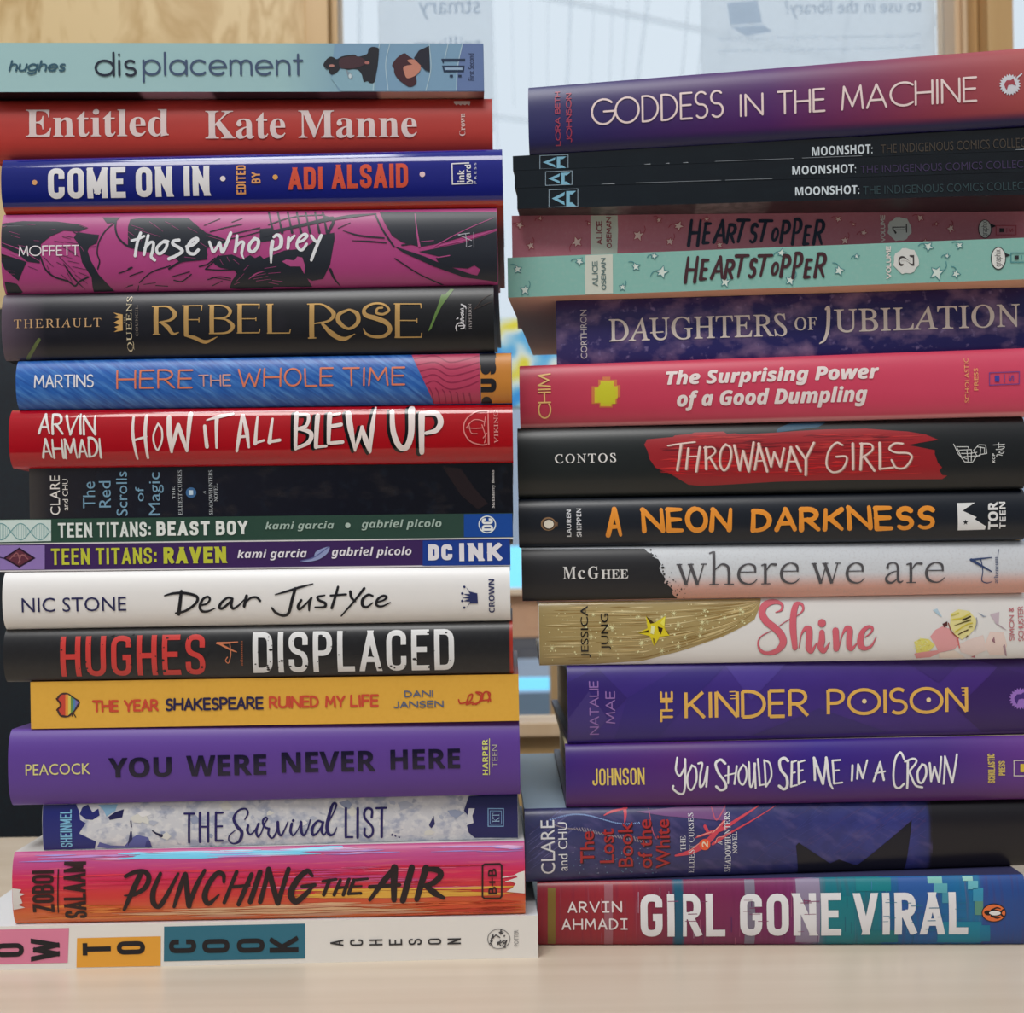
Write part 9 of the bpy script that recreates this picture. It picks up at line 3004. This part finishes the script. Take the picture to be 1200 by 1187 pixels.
C(CA,94,70,110,1),S([.07,.26,.07],201,2721,405,2910,242),
C(CA,76,84,150,1),S([.07,.17,.07],201,2490,97,2801,-154),
C(CA,104,76,120,1),S([.07,.25,.07],201,2811,355,3039,454),
C(CA,84,84,150,1),S([.07,.19,.07],201,2491,543,2645,396),
C(CA,104,76,120,1),S([.07,.26,.07],201,2524,47,3133,-266),
C(CA,94,70,110,1),S([.07,.15,.07],201,1957,517,2203,298),
C(CA,104,76,120,1),S([.07,.19,.07],201,2755,495,3353,2),
C(CA,76,84,150,1),S([.07,.28,.07],201,2182,178,2400,15),
S([.07,.32,.07],201,2892,331,3335,107),
S([.07,.12,.07],201,2351,221,2974,-291),
C(CA,94,70,110,1),S([.07,.12,.07],201,2737,142,2921,56),
C(CA,76,84,150,1),S([.07,.21,.07],201,3095,506,3364,629),
S([.07,.26,.07],201,2696,61,2885,-29),
C(CA,94,70,110,1),S([.07,.12,.07],201,2060,286,2544,496),
C(CA,76,84,150,1),S([.07,.18,.07],201,2887,154,3075,16),
S([.07,.17,.07],201,2838,180,3209,7),
C(CA,84,84,150,1),S([.07,.28,.07],201,2106,435,2470,600),
C(CA,94,70,110,1),S([.07,.15,.07],201,2784,371,3114,185),
C(CA,76,84,150,1),S([.07,.23,.07],201,2910,312,3362,67),
C(CA,120,80,130,1),P(0,967,38,1305,12,1753,8,1756,130,1224,77),
C(CA,204,72,88,2),S([.44,.99,.55],201,691,60,760,32,895,10),
S([1.65,1.21,.55],201,873,10,875,59,866,120),
S([.77,2.2,2.75,2.2,1.1],201,1300,412,1434,383,1535,330,1625,256,1730,130),
S([.44,1.43,1.65,1.1,.44],201,1480,263,1603,223,1716,193,1877,102,2044,14),
S([1.43,1.21,.44],201,1561,168,1592,223,1626,224),
C(CA,186,88,110,2),S([.44,.66,.44],201,1629,16,1664,118,1753,8),
C(CA,204,72,88,2),S([1.1,1.32,.88,.55,.22],201,1624,322,1691,280,1781,228,1964,135,2190,17),
S([.33,1.1],201,1378,403,1490,362),
C(CA,186,88,110,2),S([.22,.44,.27],201,1081,15,1104,189,1136,265),
C(CA,240,150,140,3),S(.44,201,1626,224,1730,130),
S(.38,201,1491,253,1615,218),
S(.33,201,1412,382,1513,308),
S(.33,201,1646,312,1669,268,1725,259),
C(AU,222,222,226,4),T('CLARE','reg',135,87,257,539,90),
T('and CHU','reg',286,106,366,517,90),
C(TI,60,20,34,3),T('The','reg',483,191,604,458,90,bold=0.02),
C(TI,164,48,50,5),T('The','reg',476,184,597,451,90,bold=0.01),
C(TI,60,20,34,3),T('Lost','reg',651,174,775,463,90,bold=0.02),
C(TI,164,48,50,5),T('Lost','reg',644,167,768,456,90,bold=0.01),
C(TI,60,20,34,3),T('Book','reg',812,122,940,504,90,bold=0.02),
C(TI,164,48,50,5),T('Book','reg',805,115,933,496,90,bold=0.01),
C(TI,60,20,34,3),T('of the','reg',981,106,1104,523,90,bold=0.02),
C(TI,164,48,50,5),T('of the','reg',974,99,1097,515,90,bold=0.01),
C(TI,60,20,34,3),T('White','reg',1138,109,1259,529,90,bold=0.02),
C(TI,164,48,50,5),T('White','reg',1131,102,1252,520,90,bold=0.01),
C(SU,222,222,226,4),T('THE','serifU',1345,245,1389,373,90),
T('ELDEST CURSES','serifU',1418,57,1464,573,90),
C(SU,232,92,56,4),E(1556,323,2.42,2.42,20),
C(SU,246,206,180,5),T('2','sansB',1531,295,1583,349,90),
C(SU,222,222,226,4),T('A','serifU',1666,297,1706,330,90,bold=0.01),
T('SHADOWHUNTERS','serifU',1731,54,1783,574,90,bold=0.01),
T('NOVEL','serifU',1797,221,1838,408,90,bold=0.01),
])
book(kind='hardcover', x=8.74, y=531.0, yaw=2.6, L=207.623, W=145.0, zt=(27.535, 29.88), zb=(0.02, 0.02), b=3.5, label='crimson-to-teal hardcover with heavy white capitals at the bottom of the right stack', mat={'u': [(-0.3, (136, 36, 48)), (25.9, (146, 42, 52)), (40.5, (144, 40, 54)), (58.1, (120, 44, 72)), (58.8, (32, 86, 112)), (62.5, (32, 86, 112)), (63.2, (120, 42, 76)), (91.6, (116, 40, 84)), (109.7, (118, 44, 96)), (117.0, (128, 110, 140)), (123.5, (14, 110, 124)), (145.8, (14, 112, 126)), (148.0, (24, 92, 140)), (167.4, (34, 92, 150)), (188.1, (28, 108, 150)), (189.6, (44, 76, 140)), (206.3, (42, 74, 136))], 'rough': 0.34, 'noise': [(9, 0.7, 0.35, (90, 30, 60), 0.5, 0.75), (14, 0.5, 0.3, (150, 110, 130), 0.62, 0.75)]}, top=(60, 60, 90), under=(40, 30, 50),ops=[
C(CA,150,90,100,1),P(0,581,25,655,26,647,575,573,575),
C(CA,124,100,44,1),P(0,93,45,160,46,152,559,85,558),
C(CA,120,112,130,1),P(0,1786,-1,1873,1,1864,562,1777,562),
C(CA,140,128,152,1),P(0,2223,-16,2427,-13,2416,546,2213,545),
C(CA,16,120,128,1),P(0,2738,-15,3035,-11,3024,109,2728,106),
C(CA,18,112,120,1),P(0,2787,436,3075,437,3082,548,2793,547),
C(CA,18,116,126,1),P(0,2474,144,2704,147,2706,547,2474,546),
C(CA,44,86,150,1),P(0,3092,5,3424,9,3405,295,3075,292),
C(CA,16,124,150,1),P(0,3404,366,3776,368,3787,549,3414,549),
C(CA,120,180,170,1),P(0,3345,-27,3468,-25,3461,55,3339,53),
C(CA,90,160,170,1),P(0,3389,54,3504,55,3497,128,3382,127),
C(CA,70,140,160,1),P(0,3454,128,3525,128,3521,211,3450,210),
C(CA,140,190,180,1),P(0,3640,-30,3727,-28,3721,39,3635,38),
C(CA,100,170,180,1),P(0,3678,38,3764,39,3756,104,3670,103),
C(CA,60,140,170,1),P(0,3715,91,3800,92,3793,200,3708,199),
C(CA,90,140,120,1),P(0,3722,199,3793,200,3791,312,3720,311),
C(CA,24,116,150,1),P(0,3762,397,3848,397,3858,541,3772,541),
C(CA,170,140,160,2),S(.28,101,1158,420,1158,470),
C(CA,20,90,110,2),S(.21,101,2681,363,2682,462),
C(CA,170,140,160,2),S(.31,101,1136,90,1132,244),
C(CA,150,80,110,2),S(.26,101,2105,410,2109,641),
C(CA,90,40,90,2),S(.35,101,2111,377,2115,535),
C(CA,20,90,110,2),S(.38,101,2650,160,2648,238),
C(CA,150,80,110,2),S(.28,101,2181,104,2175,315),
C(CA,90,40,90,2),S(.23,101,1423,386,1425,569),
C(CA,20,90,110,2),S(.36,101,2631,321,2631,444),
C(CA,40,130,140,2),S(.2,101,2859,148,2856,274),
C(CA,20,90,110,2),S(.23,101,3245,207,3244,254),
C(CA,170,140,160,2),S(.23,101,1061,60,1057,173),
C(CA,20,90,110,2),S(.22,101,2604,79,2600,136),
C(CA,90,40,90,2),S(.41,101,1666,317,1665,445),
S(.34,101,2397,468,2402,582),
C(CA,170,140,160,2),S(.2,101,556,144,555,246),
S(.34,101,1252,158,1248,332),
C(CA,150,80,110,2),S(.21,101,553,448,552,555),
S(.27,101,2287,170,2285,301),
C(CA,90,40,90,2),S(.3,101,2122,220,2120,317),
C(CA,150,80,110,2),S(.22,101,637,192,635,350),
C(CA,90,40,90,2),S(.41,101,1840,159,1839,225),
C(CA,40,130,140,2),S(.22,101,2432,119,2429,203),
C(CA,60,120,160,2),S(.39,101,2462,121,2457,254),
C(CA,40,130,140,2),S(.34,101,2898,192,2897,244),
C(CA,150,80,110,2),S(.35,101,1698,500,1700,586),
S(.3,101,758,157,756,288),
C(CA,60,120,160,2),S(.19,101,3149,322,3150,457),
C(CA,170,140,160,2),S(.28,101,874,92,870,270),
S(.25,101,1459,189,1456,405),
C(CA,40,130,140,2),S(.42,101,2985,109,2979,242),
S(.21,101,2427,230,2425,445),
C(CA,90,40,90,2),S(.31,101,1461,66,1458,140),
C(CA,150,80,110,2),S(.37,101,1399,337,1399,458),
C(CA,170,140,160,2),S(.28,101,1343,306,1343,501),
C(CA,60,120,160,2),S(.15,101,2767,155,2763,291),
C(CA,150,80,110,2),S(.32,101,1016,87,1014,189),
C(CA,20,90,110,2),S(.17,101,3208,485,3213,702),
C(CA,60,120,160,2),S(.3,101,2868,35,2862,94),
C(CA,150,80,110,2),S(.23,101,1735,293,1735,487),
C(AU,224,212,212,4),H('ARVIN','mono',262,165,731,265,0,.69),
H('AHMADI','mono',208,316,778,419,0,.69),
C(TI,222,220,222,4),H('GIRL','block',888,111,1612,485,0,3.04),
H('GONE','block',1739,117,2597,481,0,3.04),
H('VIRAL','block',2706,122,3665,474,0,3.04),
C(TI,32,86,112,5),P(0,1189,87,1254,88,1249,508,1183,508),
C(TI,130,60,100,5),S(.29,101,2318,186,2413,185),
S(.33,101,1297,284,1372,283),
S(.21,101,2286,294,2382,293),
S(.15,101,2230,445,2281,443),
S(.31,101,1893,351,1977,350),
C(TI,40,110,140,5),S(.22,101,2954,315,3004,314),
S(.3,101,3411,325,3457,324),
C(TI,130,60,100,5),S(.27,101,1768,264,1832,263),
S(.18,101,1775,170,1844,170),
S(.34,101,1864,235,1904,234),
S(.32,101,2257,197,2345,197),
C(TI,40,110,140,5),S(.32,101,3191,370,3231,369),
S(.3,101,3229,273,3298,272),
S(.22,101,3571,209,3653,208),
C(TI,130,60,100,5),S(.24,101,1819,289,1911,288),
C(TI,40,110,140,5),S(.31,101,3325,356,3390,355),
C(TI,130,60,100,5),S(.31,101,1825,237,1887,236),
C(TI,40,110,140,5),S(.22,101,2972,201,3067,201),
S(.18,101,3435,310,3484,309),
S(.21,101,2984,176,3027,176),
C(TI,130,60,100,5),S(.29,101,1271,346,1365,346),
C(TI,40,110,140,5),S(.27,101,3119,208,3187,207),
S(.21,101,3557,260,3650,260),
S(.32,101,3001,332,3053,331),
S(.26,101,3569,341,3647,341),
S(.27,101,3339,438,3402,437),
C(TI,130,60,100,5),S(.33,101,2282,180,2337,179),
C(TI,40,110,140,5),S(.24,101,2994,201,3060,201),
S(.34,101,3340,250,3436,250),
C(TI,130,60,100,5),S(.34,101,1403,178,1461,177),
S(.3,101,1126,173,1213,172),
C(TI,40,110,140,5),S(.21,101,2950,361,2992,360),
S(.32,101,3189,232,3282,232),
S(.35,101,3310,427,3358,426),
C(PM,30,24,28,3),E(3880,295,5.12,3.81,28),
C(PM,222,112,62,4),E(3880,295,4.76,3.44,28),
C(PM,30,24,28,5),P(1,3798,290,3817,274,3846,276,3857,295,3846,313,3816,311),
P(1,3839,294,3869,271,3920,273,3946,297,3920,320,3868,320),
C(PM,224,222,218,6),P(1,3839,294,3872,278,3916,281,3936,297,3916,311,3872,313),
C(PM,30,24,28,5),S([.76,.57,.38],201,3858,273,3904,253,3935,261),
S([.76,.57,.38],201,3857,318,3903,337,3934,330),
S([.76,.57,.38],201,3938,288,3961,267,3972,272),
S([.76,.57,.38],201,3938,306,3960,324,3971,319),
])
